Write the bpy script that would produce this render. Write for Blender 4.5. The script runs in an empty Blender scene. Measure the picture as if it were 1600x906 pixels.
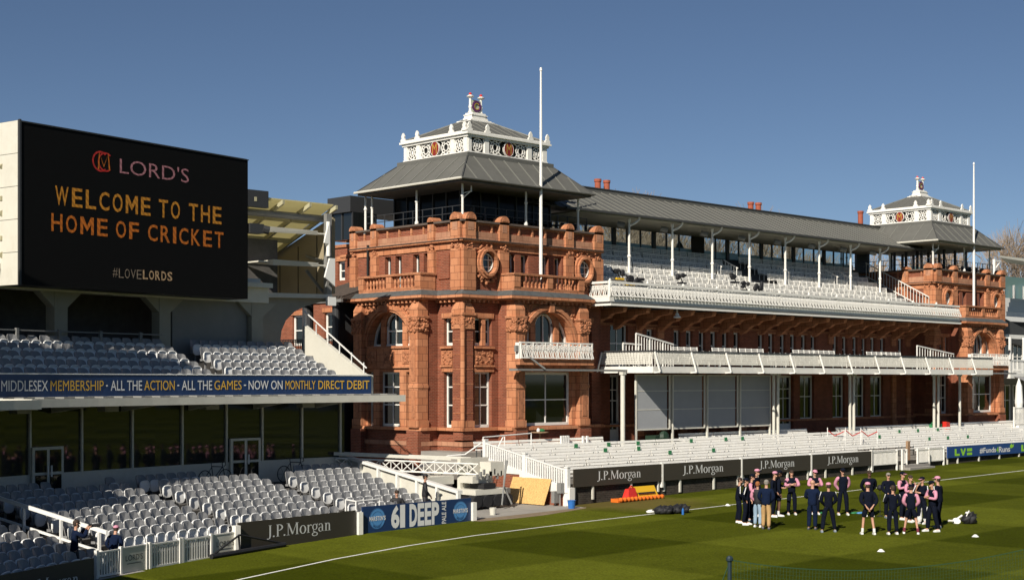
import bpy, math, random
from mathutils import Vector, Matrix
random.seed(7)
SC = bpy.context.scene
COL = SC.collection
# ---------------------------------------------------------------- camera
F = 2289.0; TH = math.radians(45.75); S = math.sin(TH); C = math.cos(TH); HZ = 595.0; CZ = 5.5
cam_d = bpy.data.cameras.new('camera'); cam = bpy.data.objects.new('camera', cam_d); COL.objects.link(cam)
cam.location = (0, 0, CZ); cam.rotation_euler = (math.radians(90), 0, math.atan2(S, C) - math.radians(90))
cam_d.sensor_width = 36.0; cam_d.lens = F * 36.0 / 1600.0; cam_d.shift_y = (HZ - 453.0) / 1600.0
cam_d.clip_end = 6000.0; cam_d.clip_start = 0.1
SC.camera = cam
# ---------------------------------------------------------------- sky, sun, exposure
SUN_EL = math.radians(35.5); SUN_AZ = (-0.921, -0.390)
w = bpy.data.worlds.new('World'); SC.world = w; w.use_nodes = True
nt = w.node_tree; bg = nt.nodes['Background']
sky = nt.nodes.new('ShaderNodeTexSky'); sky.sky_type = 'NISHITA'; sky.sun_disc = False
sky.sun_elevation = SUN_EL; sky.sun_rotation = math.atan2(SUN_AZ[0], SUN_AZ[1])
sky.altitude = 800.0; sky.air_density = 0.7; sky.dust_density = 0.0; sky.ozone_density = 2.5
nt.links.new(sky.outputs[0], bg.inputs[0]); bg.inputs[1].default_value = 0.05
sl = bpy.data.lights.new('sun', 'SUN'); sl.energy = 5.0; sl.angle = math.radians(0.5); sl.color = (1.0, 0.93, 0.82)
so = bpy.data.objects.new('sun', sl); COL.objects.link(so)
sv = Vector((SUN_AZ[0] * math.cos(SUN_EL), SUN_AZ[1] * math.cos(SUN_EL), math.sin(SUN_EL)))
so.rotation_euler = sv.to_track_quat('Z', 'Y').to_euler(); so.location = (20, 0, 60)
SC.view_settings.view_transform = 'Standard'; SC.view_settings.look = 'None'
SC.view_settings.exposure = 0.3; SC.view_settings.gamma = 1.0
SC.render.engine = 'CYCLES'
SC.cycles.max_bounces = 4; SC.cycles.diffuse_bounces = 2; SC.cycles.glossy_bounces = 3
SC.cycles.transparent_max_bounces = 12

# ---------------------------------------------------------------- measuring helpers (picture column -> place on a known wall plane)
def onY(px, Y, py=HZ):
    l = (px - 800) / F; D = Y / (S - l * C); return D * (l * S + C), CZ - (py - HZ) * D / F
def onX(px, X, py=HZ):
    l = (px - 800) / F; D = X / (C + l * S); return D * (S - l * C), CZ - (py - HZ) * D / F
def gz(X):
    X = max(-60.0, min(130.0, X)); return 0.016 * (X - 47.3)
def onG(px, py, z0=0.0):
    l = (px - 800) / F; D = 60.0
    for _ in range(40):
        X = D * (l * S + C); D = (CZ - gz(X) - z0) * F / (py - HZ)
    return D * (l * S + C), D * (S - l * C), gz(D * (l * S + C)) + z0

# ---------------------------------------------------------------- materials
MATS = {}
def mat(name, col, rough=0.6, metal=0.0, spec=0.5, var=0.0, vscale=3.0, bump=0.0, emis=None, estr=0.0, dirt=None, dscale=0.6, damt=0.0):
    m = bpy.data.materials.new(name); m.use_nodes = True; t = m.node_tree
    b = t.nodes['Principled BSDF']; b.inputs['Roughness'].default_value = rough; b.inputs['Metallic'].default_value = metal
    b.inputs['Specular IOR Level'].default_value = spec
    c4 = (col[0], col[1], col[2], 1); b.inputs['Base Color'].default_value = c4
    if var > 0 or bump > 0 or damt > 0:
        g = t.nodes.new('ShaderNodeNewGeometry')
        n = t.nodes.new('ShaderNodeTexNoise'); n.inputs['Scale'].default_value = vscale; n.inputs['Detail'].default_value = 6; n.inputs['Roughness'].default_value = 0.65
        t.links.new(g.outputs['Position'], n.inputs['Vector'])
        mr = t.nodes.new('ShaderNodeMapRange'); mr.inputs[1].default_value = 0.25; mr.inputs[2].default_value = 0.75
        mr.inputs[3].default_value = 1 - var; mr.inputs[4].default_value = 1 + var
        t.links.new(n.outputs['Fac'], mr.inputs[0])
        mx = t.nodes.new('ShaderNodeVectorMath'); mx.operation = 'SCALE'; mx.inputs[0].default_value = col
        t.links.new(mr.outputs[0], mx.inputs['Scale']); out = mx.outputs[0]
        if damt > 0:
            n2 = t.nodes.new('ShaderNodeTexNoise'); n2.inputs['Scale'].default_value = dscale; n2.inputs['Detail'].default_value = 8; n2.inputs['Roughness'].default_value = 0.75
            t.links.new(g.outputs['Position'], n2.inputs['Vector'])
            r2 = t.nodes.new('ShaderNodeMapRange'); r2.inputs[1].default_value = 0.48; r2.inputs[2].default_value = 0.72; r2.inputs[3].default_value = 0; r2.inputs[4].default_value = damt
            t.links.new(n2.outputs['Fac'], r2.inputs[0])
            m2 = t.nodes.new('ShaderNodeMix'); m2.data_type = 'RGBA'; m2.inputs[7].default_value = (*dirt, 1)
            t.links.new(r2.outputs[0], m2.inputs[0]); t.links.new(out, m2.inputs[6]); out = m2.outputs[2]
        t.links.new(out, b.inputs['Base Color'])
        if bump > 0:
            bp = t.nodes.new('ShaderNodeBump'); bp.inputs['Strength'].default_value = bump; bp.inputs['Distance'].default_value = 0.02
            t.links.new(n.outputs['Fac'], bp.inputs['Height']); t.links.new(bp.outputs[0], b.inputs['Normal'])
    if emis:
        b.inputs['Emission Color'].default_value = (*emis, 1); b.inputs['Emission Strength'].default_value = estr
        g = t.nodes.new('ShaderNodeNewGeometry'); wv = t.nodes.new('ShaderNodeTexWave'); wv.bands_direction = 'DIAGONAL'; wv.inputs['Scale'].default_value = 2.6; wv.inputs['Distortion'].default_value = .4
        t.links.new(g.outputs['Position'], wv.inputs['Vector']); mr = t.nodes.new('ShaderNodeMapRange'); mr.inputs[3].default_value = estr * .72; mr.inputs[4].default_value = estr * 1.2
        t.links.new(wv.outputs['Fac'], mr.inputs[0]); t.links.new(mr.outputs[0], b.inputs['Emission Strength'])
    MATS[name] = m; return m

def masonry(name, c1, c2, mortar, bw, bh, ms, rough=0.85, var=0.25, dirt=(0.05, 0.03, 0.02), damt=0.35, bump=0.3):
    """brick or block courses laid out in metres on walls of either direction"""
    m = bpy.data.materials.new(name); m.use_nodes = True; t = m.node_tree; L = t.links.new
    b = t.nodes['Principled BSDF']; b.inputs['Roughness'].default_value = rough; b.inputs['Specular IOR Level'].default_value = 0.25
    g = t.nodes.new('ShaderNodeNewGeometry'); sp = t.nodes.new('ShaderNodeSeparateXYZ'); L(g.outputs['Position'], sp.inputs[0])
    ad = t.nodes.new('ShaderNodeMath'); ad.operation = 'ADD'; L(sp.outputs[0], ad.inputs[0]); L(sp.outputs[1], ad.inputs[1])
    cb = t.nodes.new('ShaderNodeCombineXYZ'); L(ad.outputs[0], cb.inputs[0]); L(sp.outputs[2], cb.inputs[1])
    br = t.nodes.new('ShaderNodeTexBrick'); L(cb.outputs[0], br.inputs['Vector'])
    br.inputs['Scale'].default_value = 1.0; br.inputs['Brick Width'].default_value = bw; br.inputs['Row Height'].default_value = bh
    br.inputs['Mortar Size'].default_value = ms; br.inputs['Color1'].default_value = (*c1, 1); br.inputs['Color2'].default_value = (*c2, 1); br.inputs['Mortar'].default_value = (*mortar, 1)
    n = t.nodes.new('ShaderNodeTexNoise'); n.inputs['Scale'].default_value = 1.3; n.inputs['Detail'].default_value = 9; n.inputs['Roughness'].default_value = 0.75; L(g.outputs['Position'], n.inputs['Vector'])
    mr = t.nodes.new('ShaderNodeMapRange'); mr.inputs[1].default_value = 0.3; mr.inputs[2].default_value = 0.7; mr.inputs[3].default_value = 1 - var; mr.inputs[4].default_value = 1 + var; L(n.outputs['Fac'], mr.inputs[0])
    sc = t.nodes.new('ShaderNodeVectorMath'); sc.operation = 'SCALE'; L(br.outputs['Color'], sc.inputs[0]); L(mr.outputs[0], sc.inputs['Scale'])
    # streaky weathering: noise stretched down the wall
    mp = t.nodes.new('ShaderNodeMapping'); mp.inputs['Scale'].default_value = (2.2, 2.2, 0.45); L(g.outputs['Position'], mp.inputs[0])
    n2 = t.nodes.new('ShaderNodeTexNoise'); n2.inputs['Scale'].default_value = 1.0; n2.inputs['Detail'].default_value = 8; n2.inputs['Roughness'].default_value = 0.7; L(mp.outputs[0], n2.inputs['Vector'])
    r2 = t.nodes.new('ShaderNodeMapRange'); r2.inputs[1].default_value = 0.5; r2.inputs[2].default_value = 0.75; r2.inputs[3].default_value = 0; r2.inputs[4].default_value = damt; L(n2.outputs['Fac'], r2.inputs[0])
    mx = t.nodes.new('ShaderNodeMix'); mx.data_type = 'RGBA'; mx.inputs[7].default_value = (*dirt, 1); L(r2.outputs[0], mx.inputs[0]); L(sc.outputs[0], mx.inputs[6])
    L(mx.outputs[2], b.inputs['Base Color'])
    bp = t.nodes.new('ShaderNodeBump'); bp.inputs['Strength'].default_value = bump; bp.inputs['Distance'].default_value = 0.02; L(n.outputs['Fac'], bp.inputs['Height']); L(bp.outputs[0], b.inputs['Normal'])
    MATS[name] = m; return m

M_brick = masonry('red_brick', (0.27, 0.072, 0.035), (0.18, 0.045, 0.022), (0.26, 0.14, 0.09), 0.24, 0.078, 0.010, var=0.2, damt=0.28)
M_brickd = masonry('dark_brick', (0.055, 0.045, 0.035), (0.03, 0.025, 0.02), (0.09, 0.08, 0.065), 0.24, 0.09, 0.008, var=0.4)
M_terra = masonry('terracotta', (0.55, 0.245, 0.125), (0.43, 0.17, 0.08), (0.18, 0.07, 0.04), 0.55, 0.36, 0.012, var=0.15, damt=0.32, bump=0.4)
M_terrap = masonry('pale_terracotta', (0.46, 0.24, 0.145), (0.40, 0.19, 0.115), (0.25, 0.12, 0.07), 0.42, 0.42, 0.01, var=0.22)
M_carve = mat('carved_terracotta', (0.42, 0.17, 0.08), 0.85, var=0.3, vscale=6, bump=1.0, dirt=(0.06, 0.02, 0.01), dscale=5, damt=0.6)
M_lead = mat('lead', (0.10, 0.11, 0.11), 0.55, var=0.3, vscale=4, metal=0.2)
M_slate = mat('zinc_roof', (0.115, 0.113, 0.10), 0.65, var=0.12, vscale=1.2, dirt=(0.08, 0.08, 0.07), dscale=2.0, damt=0.4)
M_seam = mat('zinc_seam', (0.17, 0.17, 0.15), 0.5)
M_seamd = mat('zinc_ridge', (0.05, 0.05, 0.048), 0.6)
M_white = mat('white_paint', (0.80, 0.78, 0.72), 0.45, var=0.06, vscale=3, dirt=(0.4, 0.35, 0.25), dscale=3, damt=0.35)
M_white2 = mat('clean_white', (0.78, 0.77, 0.73), 0.4)
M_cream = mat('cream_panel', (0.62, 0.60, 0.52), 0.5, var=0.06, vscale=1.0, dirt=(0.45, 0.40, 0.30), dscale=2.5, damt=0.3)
M_lattice = mat('lattice_paint', (0.62, 0.60, 0.53), 0.5, var=0.08, vscale=2.0)
M_glass = mat('dark_glass', (0.012, 0.014, 0.014), 0.04, spec=0.5)
M_room = mat('room_glass', (0.008, 0.008, 0.008), 0.12, spec=0.12)
M_glass2 = mat('lounge_glass', (0.028, 0.030, 0.028), 0.03, spec=0.4)
M_dark = mat('dark_interior', (0.012, 0.012, 0.011), 0.8)
M_darkgrey = mat('charcoal_metal', (0.035, 0.036, 0.038), 0.5)
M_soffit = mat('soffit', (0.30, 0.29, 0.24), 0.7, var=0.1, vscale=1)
M_grey = mat('grey_panel', (0.20, 0.20, 0.19), 0.6, var=0.06)
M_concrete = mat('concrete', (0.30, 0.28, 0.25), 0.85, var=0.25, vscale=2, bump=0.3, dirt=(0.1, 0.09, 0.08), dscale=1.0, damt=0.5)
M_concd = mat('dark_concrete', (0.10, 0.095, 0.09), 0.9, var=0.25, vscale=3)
M_seatw = mat('seat_white', (0.80, 0.80, 0.78), 0.35, var=0.05, vscale=2)
M_seatg = mat('seat_grey', (0.21, 0.21, 0.21), 0.45, var=0.12, vscale=4)
M_navyb = mat('navy_banner', (0.010, 0.035, 0.11), 0.5)
M_blueb = mat('blue_board', (0.012, 0.055, 0.20), 0.45)
M_brownb = mat('brown_board', (0.045, 0.037, 0.026), 0.55, var=0.06)
M_ltblue = mat('pale_blue_print', (0.08, 0.25, 0.52), 0.5)
M_letter = mat('white_lettering', (0.72, 0.72, 0.70), 0.5)
M_yellow = mat('yellow_lettering', (0.70, 0.42, 0.05), 0.5)
M_lime = mat('lime_lettering', (0.28, 0.60, 0.03), 0.5)
M_screen = mat('screen_black', (0.006, 0.006, 0.006), 0.7, spec=0.1)
M_cloth = mat('grey_mesh_cloth', (0.33, 0.34, 0.35), 0.8, var=0.05, vscale=1)
M_chim = mat('chimney_clay', (0.33, 0.085, 0.045), 0.8, var=0.2)
M_red = mat('red_plastic', (0.6, 0.03, 0.02), 0.4)
M_orange = mat('orange_plastic', (0.7, 0.16, 0.02), 0.4)
M_yelp = mat('yellow_plastic', (0.75, 0.45, 0.02), 0.4)
M_blue = mat('blue_plastic', (0.03, 0.15, 0.45), 0.4)
M_green = mat('green_plastic', (0.03, 0.19, 0.07), 0.5)
M_black = mat('black_fabric', (0.012, 0.012, 0.014), 0.7, var=0.3, vscale=9)
M_gold = mat('gold_paint', (0.45, 0.27, 0.05), 0.4)
M_maroon = mat('maroon_paint', (0.22, 0.02, 0.015), 0.5)
M_osb = mat('osb_board', (0.58, 0.36, 0.13), 0.8, var=0.45, vscale=16)
M_bark = mat('bark', (0.20, 0.155, 0.115), 0.9, var=0.3)
M_twig = mat('twigs', (0.27, 0.205, 0.145), 0.9)
M_leaf = mat('leaf', (0.05, 0.08, 0.025), 0.8, var=0.4, vscale=5)
M_wood = mat('wood_post', (0.30, 0.19, 0.11), 0.8, var=0.2)
M_tile = mat('clay_tile', (0.07, 0.055, 0.045), 0.8, var=0.3, vscale=5)
M_net = mat('net_green', (0.012, 0.055, 0.025), 0.8)
M_roofp = mat('roof_panel', (0.42, 0.39, 0.25), 0.6, var=0.08, vscale=1)
M_teal = mat('teal_glass', (0.16, 0.27, 0.26), 0.1)
M_led_o = mat('led_amber', (0.02, 0.01, 0.0), 0.6, emis=(0.75, 0.30, 0.02), estr=0.24)
M_led_r = mat('led_orange', (0.02, 0.01, 0.0), 0.6, emis=(0.75, 0.19, 0.01), estr=0.24)
M_led_p = mat('led_pink', (0.02, 0.01, 0.0), 0.6, emis=(0.52, 0.22, 0.25), estr=0.26)
M_led_w = mat('led_white', (0.02, 0.01, 0.0), 0.6, emis=(0.60, 0.40, 0.22), estr=0.24)
M_led_g = mat('led_grey', (0.02, 0.01, 0.0), 0.6, emis=(0.35, 0.28, 0.20), estr=0.24)
M_led_red = mat('led_red', (0.02, 0.0, 0.0), 0.6, emis=(0.65, 0.03, 0.02), estr=0.24)

def translucent_panel():
    m = bpy.data.materials.new('polycarbonate_panel'); m.use_nodes = True; t = m.node_tree; t.nodes.remove(t.nodes['Principled BSDF'])
    d = t.nodes.new('ShaderNodeBsdfDiffuse'); d.inputs[0].default_value = (0.62, 0.58, 0.38, 1); r = t.nodes.new('ShaderNodeBsdfTranslucent'); r.inputs[0].default_value = (0.80, 0.74, 0.48, 1)
    mx = t.nodes.new('ShaderNodeMixShader'); mx.inputs[0].default_value = 0.65; t.links.new(d.outputs[0], mx.inputs[1]); t.links.new(r.outputs[0], mx.inputs[2]); t.links.new(mx.outputs[0], t.nodes['Material Output'].inputs[0]); return m
M_poly = translucent_panel()
M_warm = mat('warm_panel', (0.30, 0.25, 0.16), 0.7, var=0.12, vscale=.8)
M_glass2.node_tree.nodes['Principled BSDF'].inputs['IOR'].default_value = 1.8
M_glass.node_tree.nodes['Principled BSDF'].inputs['IOR'].default_value = 1.7
def glass_clear():
    m = bpy.data.materials.new('clear_glass'); m.use_nodes = True; t = m.node_tree
    b = t.nodes['Principled BSDF']; tr = t.nodes.new('ShaderNodeBsdfTransparent'); tr.inputs[0].default_value = (0.82, 0.88, 0.88, 1)
    b.inputs['Base Color'].default_value = (0.02, 0.03, 0.03, 1); b.inputs['Roughness'].default_value = 0.05
    mx = t.nodes.new('ShaderNodeMixShader'); mx.inputs[0].default_value = 0.14
    t.links.new(tr.outputs[0], mx.inputs[1]); t.links.new(b.outputs[0], mx.inputs[2]); t.links.new(mx.outputs[0], t.nodes['Material Output'].inputs[0])
    return m
M_clear = glass_clear()

def grass_mat():
    m = bpy.data.materials.new('mown_grass'); m.use_nodes = True; t = m.node_tree; L = t.links.new
    b = t.nodes['Principled BSDF']; b.inputs['Roughness'].default_value = 0.95; b.inputs['Specular IOR Level'].default_value = 0.03
    g = t.nodes.new('ShaderNodeNewGeometry')
    def stripes(vec, off, width):
        mp = t.nodes.new('ShaderNodeVectorMath'); mp.operation = 'DOT_PRODUCT'; mp.inputs[1].default_value = vec; L(g.outputs['Position'], mp.inputs[0])
        a = t.nodes.new('ShaderNodeMath'); a.operation = 'ADD'; a.inputs[1].default_value = off; L(mp.outputs['Value'], a.inputs[0])
        p = t.nodes.new('ShaderNodeMath'); p.operation = 'PINGPONG'; p.inputs[1].default_value = width; L(a.outputs[0], p.inputs[0])
        r = t.nodes.new('ShaderNodeMapRange'); r.inputs[1].default_value = width / 2 - 0.15; r.inputs[2].default_value = width / 2 + 0.15; L(p.outputs[0], r.inputs[0])
        return r.outputs[0]
    s1 = stripes((.035, 1, 0), -36.35, 5.7); s2 = stripes((1, -.01, 0), -36.9, 5.8)
    ms = t.nodes.new('ShaderNodeMath'); ms.operation = 'MULTIPLY_ADD'; L(s1, ms.inputs[0]); ms.inputs[1].default_value = 0.55
    m2 = t.nodes.new('ShaderNodeMath'); m2.operation = 'MULTIPLY'; L(s2, m2.inputs[0]); m2.inputs[1].default_value = 0.45; L(m2.outputs[0], ms.inputs[2])
    mix = t.nodes.new('ShaderNodeMix'); mix.data_type = 'RGBA'; L(ms.outputs[0], mix.inputs[0])
    mix.inputs[6].default_value = (0.040, 0.049, 0.002, 1); mix.inputs[7].default_value = (0.094, 0.106, 0.009, 1)
    # no mowing bands close to the boards
    n = t.nodes.new('ShaderNodeTexNoise'); n.inputs['Scale'].default_value = 0.35; n.inputs['Detail'].default_value = 10; n.inputs['Roughness'].default_value = 0.8; L(g.outputs['Position'], n.inputs['Vector'])
    r = t.nodes.new('ShaderNodeMapRange'); r.inputs[1].default_value = 0.3; r.inputs[2].default_value = 0.7; r.inputs[3].default_value = 0.78; r.inputs[4].default_value = 1.22; L(n.outputs['Fac'], r.inputs[0])
    n3 = t.nodes.new('ShaderNodeTexNoise'); n3.inputs['Scale'].default_value = 14; n3.inputs['Detail'].default_value = 4; L(g.outputs['Position'], n3.inputs['Vector'])
    r3 = t.nodes.new('ShaderNodeMapRange'); r3.inputs[1].default_value = 0.3; r3.inputs[2].default_value = 0.7; r3.inputs[3].default_value = 0.72; r3.inputs[4].default_value = 1.28; L(n3.outputs['Fac'], r3.inputs[0])
    mm = t.nodes.new('ShaderNodeMath'); mm.operation = 'MULTIPLY'; L(r.outputs[0], mm.inputs[0]); L(r3.outputs[0], mm.inputs[1])
    vs = t.nodes.new('ShaderNodeVectorMath'); vs.operation = 'SCALE'; L(mix.outputs[2], vs.inputs[0]); L(mm.outputs[0], vs.inputs['Scale'])
    # worn patch by the steps
    d = t.nodes.new('ShaderNodeVectorMath'); d.operation = 'DISTANCE'; L(g.outputs['Position'], d.inputs[0]); d.inputs[1].default_value = (49.5, 43.2, 0.1)
    nd = t.nodes.new('ShaderNodeMath'); nd.operation = 'MULTIPLY_ADD'; L(n.outputs['Fac'], nd.inputs[0]); nd.inputs[1].default_value = -5.0; L(d.outputs['Value'], nd.inputs[2])
    rd = t.nodes.new('ShaderNodeMapRange'); rd.inputs[1].default_value = -0.6; rd.inputs[2].default_value = 1.6; rd.inputs[3].default_value = 0.55; rd.inputs[4].default_value = 0; L(nd.outputs[0], rd.inputs[0])
    m5 = t.nodes.new('ShaderNodeMix'); m5.data_type = 'RGBA'; L(rd.outputs[0], m5.inputs[0]); L(vs.outputs[0], m5.inputs[6]); m5.inputs[7].default_value = (0.17, 0.12, 0.045, 1)
    L(m5.outputs[2], b.inputs['Base Color'])
    bp = t.nodes.new('ShaderNodeBump'); bp.inputs['Strength'].default_value = 0.5; bp.inputs['Distance'].default_value = 0.05; L(n3.outputs['Fac'], bp.inputs['Height']); L(bp.outputs[0], b.inputs['Normal'])
    return m
M_grass = grass_mat()

# ---------------------------------------------------------------- mesh builder
WL = {}
SPLIT = {'column', 'canopy_bracket', 'mullion', 'post', 'strut', 'panel_joint', 'downpipe', 'coping', 'lead_flashing', 'pale_course', 'terrace_furniture', 'steel_column', 'roof_rib', 'brace', 'eaves_board', 'canopy_speaker', 'floodlight', 'frame', 'glazing_bars', 'boom', 'tracks', 'outrigger', 'chassis', 'guy_rope', 'frame_behind_screen', 'entrance_porch', 'lit_lettering', 'concourse_rail', 'upper_terracing', 'lower_terracing', 'canopy', 'finial_ball', 'canopy_sheeting', 'wheel', 'windows', 'glass_screen', 'beam', 'roundel', 'bracket', 'balcony_fascia', 'side_gallery', 'balcony_slab', 'eyes', 'mast', 'roof', 'ridge'}
class MB:
    def __init__(s): s.v = []; s.f = []; s.m = []
    def add(s, vs, fs, m=0):
        o = len(s.v); s.v += [tuple(p) for p in vs]; s.f += [tuple(i + o for i in f) for f in fs]; s.m += [m] * len(fs)
    def box(s, x0, x1, y0, y1, z0, z1, m=0):
        s.add([(x0, y0, z0), (x1, y0, z0), (x1, y1, z0), (x0, y1, z0), (x0, y0, z1), (x1, y0, z1), (x1, y1, z1), (x0, y1, z1)],
              [(0, 3, 2, 1), (4, 5, 6, 7), (0, 1, 5, 4), (1, 2, 6, 5), (2, 3, 7, 6), (3, 0, 4, 7)], m)
    def hexa(s, b, t, m=0):
        s.add(list(b) + list(t), [(0, 3, 2, 1), (4, 5, 6, 7), (0, 1, 5, 4), (1, 2, 6, 5), (2, 3, 7, 6), (3, 0, 4, 7)], m)
    def poly(s, pts, m=0): s.add(pts, [tuple(range(len(pts)))], m)
    def slab(s, pts, off, m=0):
        """closed solid: polygon pts swept by the vector off"""
        n = len(pts); q = [(p[0] + off[0], p[1] + off[1], p[2] + off[2]) for p in pts]
        s.add(list(pts) + q, [tuple(range(n))[::-1], tuple(range(n, 2 * n))] + [(i, (i + 1) % n, n + (i + 1) % n, n + i) for i in range(n)], m)
    def tube(s, p, q, r0, r1=None, n=8, m=0, cap=True):
        r1 = r0 if r1 is None else r1; p = Vector(p); q = Vector(q); d = q - p
        if d.length < 1e-6: return
        d.normalize(); a = d.orthogonal().normalized(); b = d.cross(a); vs = []
        for c, r in ((p, r0), (q, r1)):
            for i in range(n):
                t = 2 * math.pi * i / n; vs.append(c + a * (r * math.cos(t)) + b * (r * math.sin(t)))
        fs = [(i, (i + 1) % n, n + (i + 1) % n, n + i) for i in range(n)]
        if cap: fs += [tuple(range(n))[::-1], tuple(range(n, 2 * n))]
        s.add(vs, fs, m)
    def bar(s, p, q, w, m=0): s.tube(p, q, w * 0.707, n=4, m=m)
    def path(s, pts, r, n=6, m=0):
        for a, b in zip(pts[:-1], pts[1:]): s.tube(a, b, r, n=n, m=m)
    def lathe(s, c, prof, n=12, m=0, sx=1, sy=1):
        vs = []
        for r, z in prof:
            for i in range(n):
                t = 2 * math.pi * i / n; vs.append((c[0] + r * sx * math.cos(t), c[1] + r * sy * math.sin(t), c[2] + z))
        fs = []
        for k in range(len(prof) - 1):
            for i in range(n): fs.append((k * n + i, k * n + (i + 1) % n, (k + 1) * n + (i + 1) % n, (k + 1) * n + i))
        fs += [tuple(range(n))[::-1], tuple(range((len(prof) - 1) * n, len(prof) * n))]
        s.add(vs, fs, m)
    def ball(s, c, rx, ry, rz, n=10, k=6, m=0):
        s.lathe(c, [(max(0.001, math.sin(math.pi * i / k)), -math.cos(math.pi * i / k) * rz) for i in range(k + 1)], n, m, rx, ry)
    def fbox(s, fr, u0, u1, d0, d1, z0, z1, m=0):
        P = fr.p; s.hexa([P(u0, d0, z0), P(u1, d0, z0), P(u1, d1, z0), P(u0, d1, z0)], [P(u0, d0, z1), P(u1, d0, z1), P(u1, d1, z1), P(u0, d1, z1)], m)
    def wall(s, fr, u0, u1, d0, d1, z0, z1, holes, m=0):
        us = sorted(set([u0, u1] + [h[0] for h in holes] + [h[1] for h in holes])); zs = sorted(set([z0, z1] + [h[2] for h in holes] + [h[3] for h in holes]))
        us = [u for u in us if u0 <= u <= u1]; zs = [z for z in zs if z0 <= z <= z1]
        for a, b in zip(us[:-1], us[1:]):
            run = None
            for c, d in zip(zs[:-1], zs[1:]):
                mu, mz = (a + b) / 2, (c + d) / 2
                hole = any(h[0] < mu < h[1] and h[2] < mz < h[3] for h in holes)
                if hole:
                    if run: s.fbox(fr, a, b, d0, d1, run[0], run[1], m); run = None
                else: run = [run[0], d] if run else [c, d]
            if run: s.fbox(fr, a, b, d0, d1, run[0], run[1], m)
    def arch(s, fr, uc, r0, r1, zs, d0, d1, n=16, m=0, a0=0.0, a1=math.pi):
        """ring segment between radii"""
        for i in range(n):
            t0 = a0 + (a1 - a0) * i / n; t1 = a0 + (a1 - a0) * (i + 1) / n
            q = [(uc + r * math.cos(t), zs + r * math.sin(t)) for r, t in ((r0, t0), (r1, t0), (r1, t1), (r0, t1))]
            s.hexa([fr.p(u, d0, z) for u, z in q], [fr.p(u, d1, z) for u, z in q], m)
    def spandrel(s, fr, uc, r, zs, u0, u1, zt, d0, d1, n=20, m=0):
        """wall above a round arch up to height zt between u0 and u1"""
        for i in range(n):
            t0 = math.pi * i / n; t1 = math.pi * (i + 1) / n
            q = [(uc + r * math.cos(t0), zs + r * math.sin(t0)), (uc + r * math.cos(t0), zt), (uc + r * math.cos(t1), zt), (uc + r * math.cos(t1), zs + r * math.sin(t1))]
            s.hexa([fr.p(u, d0, z) for u, z in q], [fr.p(u, d1, z) for u, z in q], m)
        if uc - r > u0: s.fbox(fr, u0, uc - r, d0, d1, zs, zt, m)
        if uc + r < u1: s.fbox(fr, uc + r, u1, d0, d1, zs, zt, m)
    def build(s, name, mats, parent=None, smooth=False, origin=None):
        if parent is not None and name in SPLIT and len(s.f) > 6:
            ps = s.clusters()
            if 1 < len(ps) <= 60:
                r = None
                for p in ps: r = p.build_one(name, mats, parent, smooth)
                return r
        return s.build_one(name, mats, parent, smooth, origin)
    def clusters(s, gap=.05):
        par = list(range(len(s.v)))
        def fd(i):
            while par[i] != i: par[i] = par[par[i]]; i = par[i]
            return i
        for f in s.f:
            for j in f[1:]: par[fd(j)] = fd(f[0])
        bx = {}
        for i, p in enumerate(s.v):
            k = fd(i); b = bx.setdefault(k, [list(p), list(p)])
            for c in range(3): b[0][c] = min(b[0][c], p[c]); b[1][c] = max(b[1][c], p[c])
        ks = list(bx); up = {k: k for k in ks}
        def fu(k):
            while up[k] != k: k = up[k]
            return k
        if len(ks) < 900:
            for i, a in enumerate(ks):
                for b in ks[i + 1:]:
                    if all(bx[a][0][c] - gap <= bx[b][1][c] and bx[b][0][c] - gap <= bx[a][1][c] for c in range(3)): up[fu(a)] = fu(b)
        out = {}
        for f, m in zip(s.f, s.m):
            k = fu(fd(f[0])); q, mp = out.setdefault(k, (MB(), {}))
            for j in f:
                if j not in mp: mp[j] = len(q.v); q.v.append(s.v[j])
            q.f.append(tuple(mp[j] for j in f)); q.m.append(m)
        return [q for q, _ in out.values()]
    def build_one(s, name, mats, parent=None, smooth=False, origin=None):
        if not isinstance(mats, (list, tuple)): mats = [mats]
        if parent is not None: o = WL[parent.name]
        elif origin is not None: o = Vector(origin)
        else:
            xs = [p[0] for p in s.v]; ys = [p[1] for p in s.v]; zs = [p[2] for p in s.v]
            o = Vector(((min(xs) + max(xs)) / 2, (min(ys) + max(ys)) / 2, min(zs)))
        me = bpy.data.meshes.new(name); me.from_pydata([(p[0] - o.x, p[1] - o.y, p[2] - o.z) for p in s.v], [], s.f)
        for mt in mats: me.materials.append(mt)
        me.polygons.foreach_set('material_index', s.m)
        if smooth: me.polygons.foreach_set('use_smooth', [True] * len(s.f))
        me.update(); ob = bpy.data.objects.new(name, me); COL.objects.link(ob); WL[ob.name] = o.copy()
        if parent is not None: ob.parent = parent
        else: ob.location = o
        return ob
class Fr:
    def __init__(s, o, u, out): s.o = Vector(o); s.u = Vector(u).normalized(); s.d = Vector(out).normalized()
    def p(s, u, d, z): q = s.o + s.u * u + s.d * d; return (q.x, q.y, s.o.z + z)
def tag(o, label=None, cat=None, group=None, kind=None):
    if label: o['label'] = label
    if cat: o['category'] = cat
    if group: o['group'] = group
    if kind: o['kind'] = kind
    return o
def thing(name, label, cat, loc, group=None):
    o = bpy.data.objects.new(name, None); COL.objects.link(o); o.location = loc; o.empty_display_size = 0.2
    WL[o.name] = Vector(loc); return tag(o, label, cat, group)
def copy_tree(o, parent=None):
    c = o.copy(); COL.objects.link(c)
    if parent is not None: c.parent = parent
    for ch in list(o.children): copy_tree(ch, c)
    return c
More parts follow.
